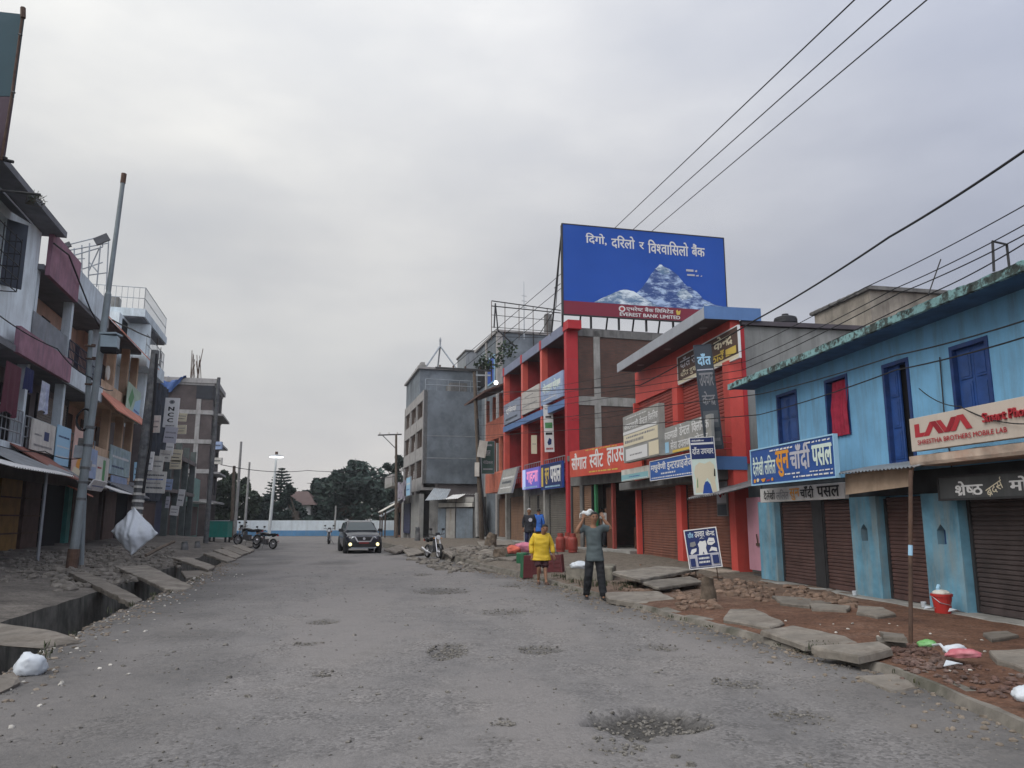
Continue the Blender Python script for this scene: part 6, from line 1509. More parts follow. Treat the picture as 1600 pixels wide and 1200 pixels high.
# thin iron post in the rubble
pi_ = thing('iron_post', 'thin rusty iron post stuck in the brick rubble before the blue house', 'post', at(1422, 1006, 9.9))
vv = at(1423, 735, 9.9)-at(1422, 1006, 9.9)
MB().tube([Vector((0,0,-.1)), vv*.5, vv], .026, 8).build('shaft', m_rust, pi_); MB().tube([vv*.50, vv*.56], .028, 8).build('tape', I_L, pi_)
# white plastic sheet bellying from the pole
ws = at(208, 862, 26); n = 22
L4 = [at(209,792,26.3)-ws, at(173,830,25.9)-ws, at(205,868,25.8)-ws, at(247,833,26.2)-ws]
mb = MB()
for i in range(n+1):
    for j in range(n+1):
        s, t = i/n, j/n
        p = (L4[0]*(1-s)+L4[1]*s)*(1-t)+(L4[3]*(1-s)+L4[2]*s)*t
        b = sin(pi*s)*sin(pi*t); r = hypot(s, t)
        p = p + Vector((.02*noise.noise(Vector((s*3,t*3,9))), -.36*b+.10*noise.noise(Vector(((s-t)*5,(s+t)*1.2,3)))+.03*noise.noise(Vector((s*11,t*11,3))), -.05*b))
        p += (Vector((0,0,-.4))-p)*0.0
        mb.v.append(p)
mb.f = [(i*(n+1)+j, (i+1)*(n+1)+j, (i+1)*(n+1)+j+1, i*(n+1)+j+1) for i in range(n) for j in range(n)]; mb.m = [0]*len(mb.f)
m_plast = M('white plastic', (.50,.54,.58), .4, .06, 3, (.4,.4,.4), .4, streak=False, spec=.5)
sh_ = mb.build('plastic_sheet', m_plast, None, smooth=True, fix=False); sh_.location = ws; tag(sh_, 'white plastic sheet bellying from the dark taped pole over the rubble', 'sheet')
md = sh_.modifiers.new('th', 'SOLIDIFY'); md.thickness = .012
tag(MB().tube([at(228,868,24), at(252,855,25), at(272,846,26)], .05, 6).build('wood_log', m_wood), 'thin log lying on the rubble beside the white plastic sheet', 'log')
def crumple(name, label, cat, c, r, mat, seed=0, squash=.75):
    bm = bmesh.new(); bmesh.ops.create_icosphere(bm, subdivisions=4, radius=1)
    for v in bm.verts:
        p = v.co.copy(); k = 1+.28*noise.noise(p*1.3+Vector((seed,)*3))+.16*abs(noise.noise(p*3.1+Vector((seed+5,)*3)))+.05*noise.noise(p*9)
        v.co = Vector((p.x*r[0]*k, p.y*r[1]*k, max(-.55, p.z)*r[2]*k*squash))
    me = bpy.data.meshes.new(name); bm.to_mesh(me); bm.free(); me.materials.append(mat); me.polygons.foreach_set('use_smooth', [True]*len(me.polygons))
    o = bpy.data.objects.new(name, me); COL.objects.link(o); o.location = c; return tag(o, label, cat)
q = G(45, 1056, 0); crumple('plastic_bag', 'crumpled white plastic bag lying on the drain\'s lip by the road', 'bag', q+Vector((-.02,.05,.09)), (.15,.13,.14), m_plast, 3, 1.0)
q = G(905, 890, .45); crumple('plastic_bag', 'small white plastic bag on the mossy concrete block', 'bag', q+Vector((0,0,.09)), (.2,.16,.14), m_plast, 8)
q = G(1506, 1030, .2); crumple('plastic_bag', 'pink crumpled wrapper in the brick rubble', 'wrapper', q+Vector((0,.02,.05)), (.17,.09,.07), M('pink wrapper', (.46,.12,.15), .4, .2, 8, (.6,.45,.45), .5, streak=False), 12)
q = G(1450, 1011, .24); crumple('plastic_bag', 'green wrapper in the rubble at the foot of the iron post', 'wrapper', q+Vector((0,.02,.03)), (.10,.05,.06), M('green wrapper', (.14,.36,.11), .4, .2, 8, (.5,.6,.5), .4, streak=False), 15)
q = G(1494, 1022, .22); crumple('plastic_bag', 'pale crumpled plastic beside the pink wrapper', 'wrapper', q+Vector((0,.02,.04)), (.12,.06,.07), m_plast, 18)
q = G(1597, 1096, .17); crumple('plastic_bag', 'white litter on the kerb at the photo\'s edge', 'wrapper', q+Vector((.03,0,.05)), (.10,.08,.09), m_plast, 22)
tag(MB().tube([G(1456,1008,.26), G(1470,1016,.25)+Vector((0,0,.06)), G(1486,1025,.22)], .014, 6).build('plastic_strap', m_plast), 'thin curved white plastic strap in the rubble', 'strap')
# red bucket with rags
bu = thing('bucket', 'red plastic bucket full of rags by the blue pillar', 'bucket', P1.w(P1.uv(1473, 950, .45)[0], .45, .1))
MB().lathe([(.0,0),(.115,0),(.12,.02),(.15,.27),(.165,.27),(.165,.31),(.145,.31),(.115,.03),(0,.03)], (0,0,.02), 24).build('pail', M('red plastic', (.42,.035,.03), .4, .08, 3, (.2,.03,.03), .3), bu)
crumple('rag', None, None, (0,0,.33), (.13,.12,.09), m_wb, 30).parent = bu
MB().tube([(-.03,.0,.3),(-.05,0,.42),(-.02,.02,.46)], .03, 8).build('bottle', I_L, bu)
MB().tube([(-.16,0,.29),(-.1,-.12,.2),(.05,-.17,.16),(.16,0,.29)], .006, 5).build('handle', m_steel, bu)
for k, (x, y, lab) in enumerate(((1443, 943, 'small white cup on the step by the single brown shutter'), (1335, 925, 'small white cup on the step by the double brown shutters'))):
    o = MB().lathe([(0,0),(.035,0),(.045,.09),(.04,.09),(0,.02)], (0,0,0), 12).build('paper_cup', m_plast); o.location = P1.w(P1.uv(x, y, .3)[0], .3, .14); tag(o, lab, 'cup')
for k, (x, y, lab) in enumerate(((1452,953,'white paper scrap beside the red bucket'), (1490,957,'pale blue paper scrap right by the red bucket'), (1488,1043,'white paper scrap in the brick rubble'))):
    g = G(x, y, .22); mb = MB(); mb.add([g+Vector(v) for v in ((-.1,-.03,.02),(.02,-.06,.05),(.12,.03,.03),(-.02,.06,.06))], [(0,1,2,3)]); o = mb.build('paper_scrap', m_plast); tag(o, lab, 'paper')
    o.modifiers.new('t','SOLIDIFY').thickness = .006
# dirt-clod stump and post stubs
def stump(label, x, y, z, r, h, mat, tilt=0):
    bm = bmesh.new(); bmesh.ops.create_cone(bm, cap_ends=True, segments=18, radius1=r*1.25, radius2=r*.85, depth=h); bmesh.ops.subdivide_edges(bm, edges=[e for e in bm.edges if abs(e.verts[0].co.z-e.verts[1].co.z) > h*.5], cuts=5)
    for v in bm.verts:
        p = v.co*1.0; k = 1+.18*noise.noise(p*6); v.co.x *= k; v.co.y *= k
        if p.z > h*.45: v.co.z += .12*h*noise.noise(p*9)
    me = bpy.data.meshes.new('stump'); bm.to_mesh(me); bm.free(); me.materials.append(mat)
    o = bpy.data.objects.new('stump', me); COL.objects.link(o); o.location = G(x, y, z)+Vector((0,0,h/2-.03)); o.rotation_euler = (0, tilt, 0); return tag(o, label, 'stump')
m_stump = M('rotten wood', (.13,.10,.075), .95, .35, 6, (.045,.038,.03), .8, bumps=.7, bscale=20)
stump('rough brown tree stump among the slabs before the teeth poster', 1107, 940, .12, .125, .47, m_stump)
stump('short dark stub on the pavement left of the road, nearer of two', 288, 858, .35, .14, .35, m_dpole)
stump('short dark stub beside the leaning pole by the brick building', 308, 855, .35, .12, .3, m_dpole)
stump('twisted root stump on the pavement behind the propped slab', 768, 852, .45, .25, .55, m_stump, .2)
stump('torn stump at the drain edge next to the red bundles', 785, 886, .02, .32, .65, m_stump, -.15)
stump('dark stub near the right parked motorcycle', 652, 845, .4, .14, .8, m_dpole)
# teal kiosk box on legs
kb = thing('kiosk_box', 'teal green metal kiosk box on legs beside the leaning pole', 'kiosk', at(343, 845, 50))
MB().box(-.62, .62, -.45, .45, .22, 1.25).build('body', M('teal green enamel', (.02,.19,.155), .5, .12, 2, (.08,.1,.09), .4), kb, bevel=.03)
MB().box(-.7, .7, -.5, .5, 1.27, 1.33).build('lid', m_blackiron, kb)
for sx in (-.5, .5):
    for sy in (-.35, .35): MB().box(sx-.05, sx+.05, sy-.05, sy+.05, -.1, .22).build('leg', m_blackiron, kb)
# ================================================================== FAR END: WALL, HOUSE, TREES
wl = thing('boundary_wall', 'long low boundary wall, white above and blue below, closing the street', 'wall', at(427, 838, 79))
e1 = at(640, 838, 81)-Vector(wl.location); e1.z = 0; e0 = at(300, 838, 77)-Vector(wl.location); e0.z = 0
H1 = at(470, 823, 79).z - at(470, 839, 79).z; Vector
zg = -wl.location.z
def wallseg(name, z0, z1, th, mat): MB().prism([e0+Vector((0,0,z0)), e1+Vector((0,0,z0)), e1+Vector((0,th,z0)), e0+Vector((0,th,z0))], (0,0,z1-z0)).build(name, mat, wl)
wallseg('lower_band', zg-.1, zg+.55, .22, M('blue limewash', (.10,.24,.42), .9, .15, .8, (.2,.25,.3), .5)); wallseg('upper_band', zg+.551, zg+1.55, .2, M('white limewash', (.60,.66,.70), .9, .12, .7, (.35,.38,.38), .5))
hs = thing('roofed_house', 'small white house with a brown hipped roof half hidden by trees', 'building', at(462, 830, 90))
MB().box(-1.6, 1.6, 0, 3, -1.2, 3.0).build('wall', m_white, hs); MB().add([(-2.4,-.6,3.0),(2.4,-.6,3.0),(2.4,3.6,3.0),(-2.4,3.6,3.0),(-.8,1.5,4.6),(.8,1.5,4.6)], [(0,1,5,4),(1,2,5),(2,3,4,5),(3,0,4),(3,2,1,0)]).build('roof', M('brown tin roof', (.11,.075,.07), .7, .15, .8), hs)
for x in (-1.1, .3): box(hs, 'window', m_glass, x, x+.7, -.05, -.01, .8, 2.2)
m_t1 = M('dark hazed crown leaf', (.042,.066,.055), .8, .45, .35, bumps=0); m_t2 = M('grey-green crown leaf', (.078,.105,.065), .8, .4, .35, bumps=0); m_bark = M('bark', (.06,.05,.042), .95, .3, 3)  # dark crown colour is raised and blued a little to stand for haze
def tree(label, Y, base, clumps, n, size, mat, name='tree'):
    b = at(base[0], base[1], Y); b.z = -.05; r = thing(name, label, 'tree', b)
    pts = []; sc = Y/FPX
    for x, y, rp in clumps:
        c = at(x, y, Y+rnd(-1.5, 1.5))-b; k = rp*sc
        pts.append((c, (k, k*.9, k*.8)))
        for _ in range(3):
            d = Vector((random.gauss(0,1), random.gauss(0,1), random.gauss(0,1))).normalized()*k*.85; pts.append((c+d, (k*.42, k*.42, k*.34)))
    leafy('crown', pts, n, size, mat, r)
    mb = MB(); hi = max(p[0].z for p in pts)*.5; mb.tube([(0,0,0), (.05,0,hi*.5), (0,.1,hi)], [.38,.3,.22], 8)
    for c, k in pts[::4]: mb.tube([(0,.05,hi*.75), (c*.5+Vector((0,0,hi*.35))), c], [.16,.1,.03], 5)
    mb.build('trunk', m_bark, r, fix=False); return r
tree('huge dark round-headed tree behind the dark SUV', 92, (548, 838), [(500,792,24),(515,772,24),(545,752,28),(566,740,23),(555,733,17),(590,752,24),(604,785,26),(550,788,36),(486,800,20),(575,800,30),(530,808,30),(605,812,24),(500,760,14),(488,778,14),(612,765,14),(512,815,26),(478,815,16),(470,805,12),(530,765,24),(575,765,26),(620,800,20)], 21000, .36, m_t1)
tree('airy tree with drooping boughs between the large dark tree and the grey building', 84, (628, 838), [(626,722,9),(615,732,9),(638,732,9),(622,748,12),(634,758,13),(612,768,11),(628,785,16),(604,728,5),(640,775,12),(618,805,16)], 3600, .28, m_t1)
tree('pale bushy tree behind the slim poles', 88, (365, 838), [(355,772,20),(372,767,17),(345,790,20),(388,778,15),(365,800,26),(338,762,11),(358,750,9),(380,756,8),(345,815,20),(392,797,16),(372,822,22),(350,740,5),(366,744,5)], 11000, .28, m_t2)
tree('lower dark bushy tree between the pale one and the conifer', 94, (410, 838), [(400,795,18),(415,788,16),(408,812,24),(426,803,16),(394,818,18),(430,822,16),(388,800,12)], 7000, .3, m_t1)
tree('dark tree behind the conifer by the brown roofed house', 82, (462, 838), [(447,782,10),(452,768,8),(462,792,10),(474,812,12),(444,806,11),(480,820,12),(440,824,9),(470,800,9),(436,790,8)], 5200, .26, m_t1)
tree('green tree crown peeping beside the brick building', 100, (335, 838), [(335,770,13),(328,790,16),(338,800,15),(330,815,18)], 3600, .3, m_t2)
# conifer in whorls
Yc = 96; b = at(435, 838, Yc); b.z = 0; cf = thing('conifer_tree', 'tall conifer with layered boughs standing above the round trees', 'tree', b)
zt = at(434, 731, Yc).z; mb = MB(); mb.tube([(0,0,0),(0,0,zt)], [.3,.04], 8); mb.build('trunk', m_bark, cf)
mb = MB(); n = 15
for k in range(n):
    f = k/(n-1); z = zt*.34+(zt*.64)*f; R_ = (2.9*(1-f)**.8+.3)
    for j in range(15):
        a = 2*pi*j/15+k*.7+rnd(-.2,.2); L_ = R_*rnd(.6, 1.1); d = Vector((cos(a), sin(a), 0))
        for q in range(20):
            t = rnd(.05, 1); p = d*L_*t+Vector((0,0,z-.35*t*L_*.5+.28*t*t*L_)); e = Vector((random.gauss(0,1), random.gauss(0,1), random.gauss(0,.3))).normalized()*rnd(.12,.26); g = Vector((rnd(-.1,.1), rnd(-.1,.1), rnd(.03,.12)))
            mb.add([p-e, p+g, p+e, p-g], [(0,1,2,3)])
mb.build('crown', m_t1, cf, fix=False)
# distant treeline and a low hill closing the view
pts = [((x, 150+rnd(-8,8), rnd(0,4.5)), (rnd(5,9), 4, rnd(3,5))) for x in range(-150, 160, 5)]
o = leafy('woods', pts, 14000, .7, m_t2); tag(o, kind='stuff')
# ================================================================== VEHICLES
m_car = M('dark metallic paint', (.022,.025,.034), .22, .05, 1, None, bumps=0, spec=.6); m_plastic = M('matt black plastic', (.018,.018,.02), .7, .1, 6, (.08,.07,.06), .3, streak=False)
m_wind = flat('windscreen glass', (.05,.065,.07), .06); m_lens = flat('lamp lens', (.62,.64,.66), .15)
cg_ = G(559, 862.5, 0)
car = thing('suv_car', 'dark compact SUV driving towards the viewer with its yellow fog lamps lit', 'car', cg_ + Vector((0, .2, 0)), radians(18))
# stations along y (front = -y): half widths and heights of the lower body
ST = [(-2.02,.58,.36,.70,.66,.50),(-1.98,.74,.30,.80,.72,.62),(-1.80,.83,.24,.90,.78,.74),(-1.35,.87,.22,.99,.82,.80),(-.80,.885,.20,1.05,.84,.84),(.2,.89,.20,1.06,.86,.87),(1.2,.885,.22,1.08,.84,.86),(1.8,.85,.28,1.08,.78,.82),(2.12,.76,.36,.98,.66,.70)]
mb = MB()
for y, w_, zb_, zt2, wi, zs in ST:
    half = [(0,zb_),(w_*.86,zb_),(w_*.97,zb_+.16),(w_,zs*.78),(w_*.985,zs),(wi,zt2-.03),(wi*.6,zt2),(0,zt2+.015)]
    mb.v += [(x,y,z) for x, z in half]+[(-x,y,z) for x, z in half[-2:0:-1]]
m_ = 14
for i in range(len(ST)-1): mb.f += [(i*m_+k, i*m_+(k+1) % m_, (i+1)*m_+(k+1) % m_, (i+1)*m_+k) for k in range(m_)]
mb.f += [tuple(range(m_)), tuple(reversed(range((len(ST)-1)*m_, len(ST)*m_)))]; mb.m = [0]*len(mb.f)
bd = smooth_angle(mb.build('body', m_car, car), 50)
# greenhouse
gh = [(-.92,.80,1.05,.80),(-.28,.62,1.50,.72),(.0,.60,1.555,.70),(.9,.60,1.565,.70),(1.6,.58,1.50,.68),(2.02,.66,1.06,.74)]
mb = MB()
for y, wt2, z, wb in gh: mb.v += [(-wb,y+.0,1.03),(-wt2-.03,y,max(1.035,z-.06)),(-wt2+.06,y,max(1.04,z)),(wt2-.06,y,max(1.04,z)),(wt2+.03,y,max(1.035,z-.06)),(wb,y,1.03)]
for i in range(5): mb.f += [(i*6+k, i*6+k+1, (i+1)*6+k+1, (i+1)*6+k) for k in range(5)]
mb.f += [(0,1,2,3,4,5),(35,34,33,32,31,30)]; mb.m = [0]*len(mb.f); mb.build('cabin', m_car, car)
dv = Vector((0,-.64*.0-.035,.03))
MB().prism([(-.73,-.90,1.085),(.73,-.90,1.085),(.56,-.33,1.475),(-.56,-.33,1.475)], (0,-.02,.016)).build('windscreen', m_wind, car)
for s_ in (-1, 1):
    MB().prism([(s_*.785,-.55,1.09),(s_*.70,-.12,1.44),(s_*.70,.5,1.47),(s_*.785,.5,1.09)], (s_*.02,0,.005)).build('side_window', m_wind, car)
    MB().prism([(s_*.785,.56,1.09),(s_*.70,.56,1.47),(s_*.69,1.35,1.45),(s_*.775,1.5,1.09)], (s_*.02,0,.005)).build('side_window', m_wind, car)
    MB().tube([(s_*.60,-.1,1.58),(s_*.60,0,1.63),(s_*.60,1.3,1.63),(s_*.60,1.45,1.56)], .022, 8).build('roof_rail', m_chrome, car)
    mr_ = MB().obox((s_*.99,-.62,1.10), (.22,.13,.15), (0,0,s_*.15)).bar((s_*.82,-.62,1.06),(s_*.95,-.62,1.07),.05).build('mirror', m_plastic, car, bevel=.02)
    MB().prism([(s_*.44,-1.99,.80),(s_*.80,-1.80,.86),(s_*.82,-1.74,.78),(s_*.62,-1.97,.70)], (0,-.045,.012)).build('headlight', m_lens, car)
    MB().obox((s_*.66,-1.99,.44), (.26,.08,.14), (0,0,s_*.2)).build('fog_housing', m_plastic, car)
    fl = MB().lathe([(0,-.02),(.075,-.02),(.08,.0),(.07,.02),(0,.02)], (s_*.66,-2.05,.44), 14, 'y').build('fog_lamp', flat('lit fog lamp', (1,.9,.5), .3, (1,.86,.42), 1.6), car)
MB().prism([(-.40,-2.05,.78),(-.30,-2.05,.60),(.30,-2.05,.60),(.40,-2.05,.78)], (0,.06,.01)).build('grille', m_plastic, car)
mb = MB()
for s_ in (-1, 1): mb.bar((s_*.44,-2.065,.80),(s_*.31,-2.075,.575),.055)
mb.bar((-.33,-2.075,.575),(.33,-2.075,.575),.05); mb.build('chrome_trim', m_chrome, car)
MB().lathe([(0,-.015),(.06,-.015),(.065,.01),(0,.012)], (0,-2.07,.71), 14, 'y').build('emblem', m_chrome, car)
MB().box(-.52,.52,-2.06,-1.9,.30,.55).build('lower_intake', m_plastic, car, bevel=.02); MB().box(-.60,.60,-2.03,-1.85,.235,.30).build('skid_plate', m_steel, car, bevel=.01)
MB().box(-.24,.24,-2.085,-2.06,.47,.55).build('number_plate', M('red plate', (.25,.03,.03), .5), car)
def wheel(parent, x, y, r, w, name='wheel', spokes=5):
    t = MB().lathe([(r*.62,-w/2),(r*.9,-w/2),(r,-w*.32),(r,w*.32),(r*.9,w/2),(r*.62,w/2)], (x,y,r), 24, 'x').build(name, m_rubber, parent)
    mb = MB(); mb.lathe([(r*.62,-w*.2),(r*.62,w*.46),(r*.52,w*.46),(r*.5,w*.1),(r*.5,-w*.2)], (x,y,r), 24, 'x')
    for k in range(spokes):
        a = 2*pi*k/spokes; mb.bar((x,y,r),(x,y+r*.56*cos(a),r+r*.56*sin(a)),w*.5,r*.16)
    mb.build('rim', m_chrome, t); return t
for x in (-.78, .78):
    for y in (-1.25, 1.35):
        wheel(car, x, y, .33, .22); MB().lathe([(.40,-.06),(.42,-.06),(.42,.1),(.40,.1)], (x*1.06,y,.36), 24, 'x').build('wheel_arch', m_plastic, car)
# ---- motorcycles: one built, the others copied
def make_bike():
    r = thing('motorcycle', 'dark motorcycle parked on the road edge before the tilted slabs on the right', 'motorcycle')
    def bw(x, name):
        t = MB(); n = 28; R, w = .295, .055
        for i in range(n):
            a = 2*pi*i/n
            for j in range(8): b = 2*pi*j/8; rr = R-w+w*cos(b); t.v.append((x+rr*cos(a), w*sin(b), R+rr*sin(a)))
        t.f = [(i*8+j, ((i+1) % n)*8+j, ((i+1) % n)*8+(j+1) % 8, i*8+(j+1) % 8) for i in range(n) for j in range(8)]; t.m = [0]*len(t.f)
        o = t.build(name, m_rubber, r, smooth=True)
        q = MB(); q.lathe([(.19,-.02),(.195,-.03),(.195,.03),(.19,.02)], (x,0,R), 24, 'y').lathe([(.03,-.07),(.06,-.05),(.06,.05),(.03,.07)], (x,0,R), 12, 'y')
        for k in range(6): a = k*pi/3; q.bar((x,0,R),(x+.19*cos(a),0,R+.19*sin(a)),.025)
        q.build('rim', m_chrome, o)
    bw(.62, 'wheel'); bw(-.64, 'wheel')
    blk = M('bike black', (.016,.016,.018), .3, .1, 3)
    mb = MB(); n = 9
    for i in range(n):
        t = i/(n-1); x = .32-.62*t; w = .13*sin(pi*min(1,.15+.8*(1-t)))+.02; z = .80+.06*sin(pi*t); h = .16*(1-.45*t)
        for k in range(10): a = 2*pi*k/10; mb.v.append((x, w*cos(a), z+h*.6*sin(a)))
    mb.f = [(i*10+k, i*10+(k+1) % 10, (i+1)*10+(k+1) % 10, (i+1)*10+k) for i in range(n-1) for k in range(10)]+[tuple(reversed(range(10))), tuple(range((n-1)*10, n*10))]; mb.m = [0]*len(mb.f)
    mb.build('fuel_tank', blk, r, smooth=True)
    MB().prism([(-.05,-.12,.80),(-.72,-.10,.88),(-.75,-.08,.82),(-.08,-.12,.72)], (0,.24,0)).build('seat', m_plastic, r, bevel=.03)
    MB().prism([(-.55,-.08,.78),(-.98,-.05,.86),(-.95,-.05,.78),(-.6,-.08,.66)], (0,.14,0)).build('tail', blk, r, bevel=.02)
    MB().box(-.98,-.94,-.06,.06,.72,.80).build('tail_light', M('red lens', (.3,.02,.02), .3), r)
    MB().tube([(.62,.09,.30),(.40,.09,.92)], .028, 8).tube([(.62,-.09,.30),(.40,-.09,.92)], .028, 8).bar((.40,-.1,.90),(.40,.1,.90),.05).build('fork', m_chrome, r)
    MB().tube([(.30,-.36,1.04),(.36,-.16,1.0),(.38,0,.96),(.36,.16,1.0),(.30,.36,1.04)], .016, 8).build('handlebar', m_blackiron, r)
    for s_ in (-1, 1):
        MB().tube([(.34,s_*.2,1.0),(.36,s_*.26,1.18)], .008, 5).obox((.36,s_*.28,1.22),(.03,.13,.09)).build('mirror', m_plastic, r)
        MB().lathe([(0,-.03),(.03,-.02),(.03,.02),(0,.03)], (.46,s_*.17,.86), 8).build('indicator', M('amber lens', (.5,.2,.03), .3), r)
    MB().lathe([(0,-.09),(.06,-.08),(.09,.02),(.09,.05),(0,.06)], (.48,0,.90), 14, 'x').build('headlight', m_lens, r)
    MB().prism([(.50,-.10,.86),(.44,-.1,1.08),(.38,-.08,1.1),(.44,-.1,.84)], (0,.2,0)).build('front_cowl', blk, r, bevel=.02)
    mb = MB(); mb.box(-.18,.24,-.12,.12,.30,.56).lathe([(.07,.0),(.09,.05),(.09,.22),(.06,.25)], (.12,0,.5), 12)
    mb.tube([(.38,0,.9),(.3,0,.5),(.1,0,.28),(-.3,0,.32),(-.64,0,.3)], .03, 6).tube([(.3,0,.84),(-.3,0,.72),(-.85,0,.80)], .028, 6); mb.build('engine', M('engine grey', (.10,.10,.105), .5, .2, 6, metal=.4), r)
    MB().tube([(.2,-.1,.42),(.1,-.14,.24),(-.3,-.15,.27),(-.85,-.17,.42)], [.025,.03,.05,.06], 10).build('exhaust', m_chrome, r)
    mb = MB(); n = 12
    for i in range(n+1):
        a = radians(20+110*i/n)
        for y in (-.07,.07): mb.v.append((.62+.345*cos(a), y, .295+.345*sin(a)))
    mb.f = [(2*i,2*i+2,2*i+3,2*i+1) for i in range(n)]; mb.m = [0]*n; o = mb.build('front_mudguard', blk, r, smooth=True); o.modifiers.new('t','SOLIDIFY').thickness = .012
    MB().tube([(-.05,.12,.3),(-.12,.3,.02)], .012, 6).build('side_stand', m_blackiron, r)
    return r
bike = make_bike()
bike.location = G(677, 873, .0); bike.rotation_euler = (0, 0, radians(-62)); bike['group'] = 'motorcycles parked along the street'
for lab, p_, rz in (('black motorcycle parked by the drain covers on the road\'s left side', G(413, 858, .0), 152), ('motorcycle half hidden behind the black one, further from the road', G(386, 852, .25), 160), ('small far motorcycle with its lamp showing behind the dark SUV', G(514, 850, 0), -80)):
    c = copy_tree(bike); c.location = p_; c.rotation_euler = (0, 0, radians(rz)); c['label'] = lab
# ---- gas cylinders, crates and bundles
m_gas = M('red gas cylinder paint', (.27,.045,.035), .5, .15, 3, (.12,.05,.04), .5)
def make_cyl():
    r = thing('gas_cylinder', 'red gas cylinder standing nearest the man of the three by the sweet shop', 'gas cylinder')
    MB().lathe([(.0,.03),(.15,.03),(.16,.06),(.19,.10),(.20,.16),(.20,.46),(.19,.53),(.14,.59),(.05,.62),(0,.62)], (0,0,0), 22).build('shell', m_gas, r, smooth=True)
    mb = MB(); mb.lathe([(.115,.58),(.125,.58),(.125,.74),(.115,.74)], (0,0,0), 20); mb.build('collar', m_gas, r)
    MB().lathe([(.165,0),(.175,0),(.175,.07),(.165,.07)], (0,0,0), 20).build('foot_ring', m_gas, r)
    MB().lathe([(0,.6),(.03,.6),(.03,.68),(.02,.7),(0,.7)], (0,0,0), 10).build('valve', m_chrome, r); return r
cy = make_cyl(); cy.location = G(895, 863, .34); cy['group'] = 'gas cylinders by the sweet shop'
for lab, x, y in (('red gas cylinder at the far end of the three by the sweet shop', 876, 862), ('red gas cylinder standing behind the gap of the other two', 888, 860)):
    c = copy_tree(cy); c.location = G(x, y, .34)+Vector((0, .35 if y == 860 else 0, 0)); c['label'] = lab
m_crate = M('maroon plastic crate', (.13,.028,.032), .6, .15, 3, (.07,.03,.03), .5)
def make_crate(w, d, h):
    r = thing('crate', 'tall maroon crate on the yellow coat\'s left in the picture, with a green edge', 'crate')
    mb = MB(); mb.box(-w/2,w/2,-d/2,d/2,0,h)
    for k in range(5): mb.box(-w/2-.012,w/2+.012,-d/2-.012,d/2+.012,h*(.06+.19*k),h*(.10+.19*k))
    for x in (-w/2, 0, w/2): mb.box(x-.02,x+.02,-d/2-.014,d/2+.014,0,h)
    mb.build('box', m_crate, r); MB().tube([(-.14,0,h),(-.12,0,h+.07),(.12,0,h+.07),(.14,0,h)], .014, 6).build('handle', m_blackiron, r); return r
k1 = make_crate(.46,.36,.60); k1.location = G(829, 905, 0)+Vector((0,.1,.03)); k1.rotation_euler = (0,.03,.2); k1['group'] = 'maroon crates carried by the person in yellow'
MB().box(-.255,-.235,-.19,.19,.0,.62).build('edge_strip', M('green plastic', (.022,.13,.06), .5), k1)
k2 = copy_tree(k1); k2.location = G(868, 905, 0)+Vector((0,.15,.05)); k2.rotation_euler = (0,-.08,-.25); k2['label'] = 'maroon crate with rounded top on the yellow coat\'s right in the picture'
for ch in [c for c in COL.objects if c.parent == k2 and c.name.startswith('edge')]: bpy.data.objects.remove(ch)
tn = thing('tin_box', 'grey-green tin trunk under the red and pink bundles', 'trunk', G(808, 888, .0)+Vector((0,.35,0)), .15)
MB().box(-.42,.36,-.3,.3,.0,.42).build('body', M('grey green tin', (.075,.10,.075), .7, .2, 2), tn, bevel=.02); MB().box(-.43,.37,-.31,.31,.42,.46).build('lid', M('grey green tin', (.075,.10,.075)), tn)
crumple('bundle', 'orange-red cloth bundle on the grey-green tin trunk', 'bundle', Vector(tn.location)+Vector((-.14,0,.58)), (.27,.25,.22), M('orange red cloth', (.52,.12,.08), .85, .2, 4), 41)
crumple('bundle', 'pink cloth bundle heaped beside the orange-red one', 'bundle', Vector(tn.location)+Vector((.25,.1,.66)), (.30,.26,.28), M('pink cloth', (.50,.17,.24), .85, .2, 4), 47)
mb = MB(); mb.lathe([(0,0),(.16,0),(.18,.05),(.19,.55),(.17,.58),(0,.58)], (0,0,0), 18); o = mb.build('drum', M('green plastic', (.03,.25,.09))); o.location = G(816, 893, 0)+Vector((0,.15,0)); tag(o, 'green plastic drum between the tin trunk and the maroon crate', 'drum')
# ================================================================== PEOPLE
def skin_mesh(nodes, edges, sub=2, root=0):
    """nodes: [(x, y, z, rx[, ry])]; grows one continuous surface over the skeleton"""
    me = bpy.data.meshes.new('limb_graph'); me.from_pydata([n[:3] for n in nodes], edges, [])
    o = bpy.data.objects.new('limb_graph', me); COL.objects.link(o)
    o.modifiers.new('skin', 'SKIN'); s = o.modifiers.new('sub', 'SUBSURF'); s.levels = sub; s.render_levels = sub
    if not me.skin_vertices: me.attributes.new
    for i, n in enumerate(nodes):
        d = me.skin_vertices[0].data[i]; d.radius = (n[3], n[4] if len(n) > 4 else n[3]); d.use_root = (i == root)
    dg = bpy.context.evaluated_depsgraph_get(); dg.update()
    out = bpy.data.meshes.new_from_object(o.evaluated_get(dg)); bpy.data.objects.remove(o); bpy.data.meshes.remove(me)
    return out
def folds(c):
    n = Vector((noise.noise(c*9), noise.noise(c*9+Vector((7,1,3))), 0)); f = noise.noise(Vector((c.x*5, c.y*5, c.z*17)))
    return c + n*.011 + Vector((0, -.016*f, 0))
def skin_obj(name, nodes, edges, mat, parent, sub=2, root=0, shape=None):
    me = skin_mesh(nodes, edges, sub, root); me.name = name; me.materials.clear(); me.materials.append(mat)
    if shape:
        for v in me.vertices: v.co = shape(v.co.copy())
    me.polygons.foreach_set('use_smooth', [True]*len(me.polygons))
    o = bpy.data.objects.new(name, me); COL.objects.link(o); o.parent = parent; return o
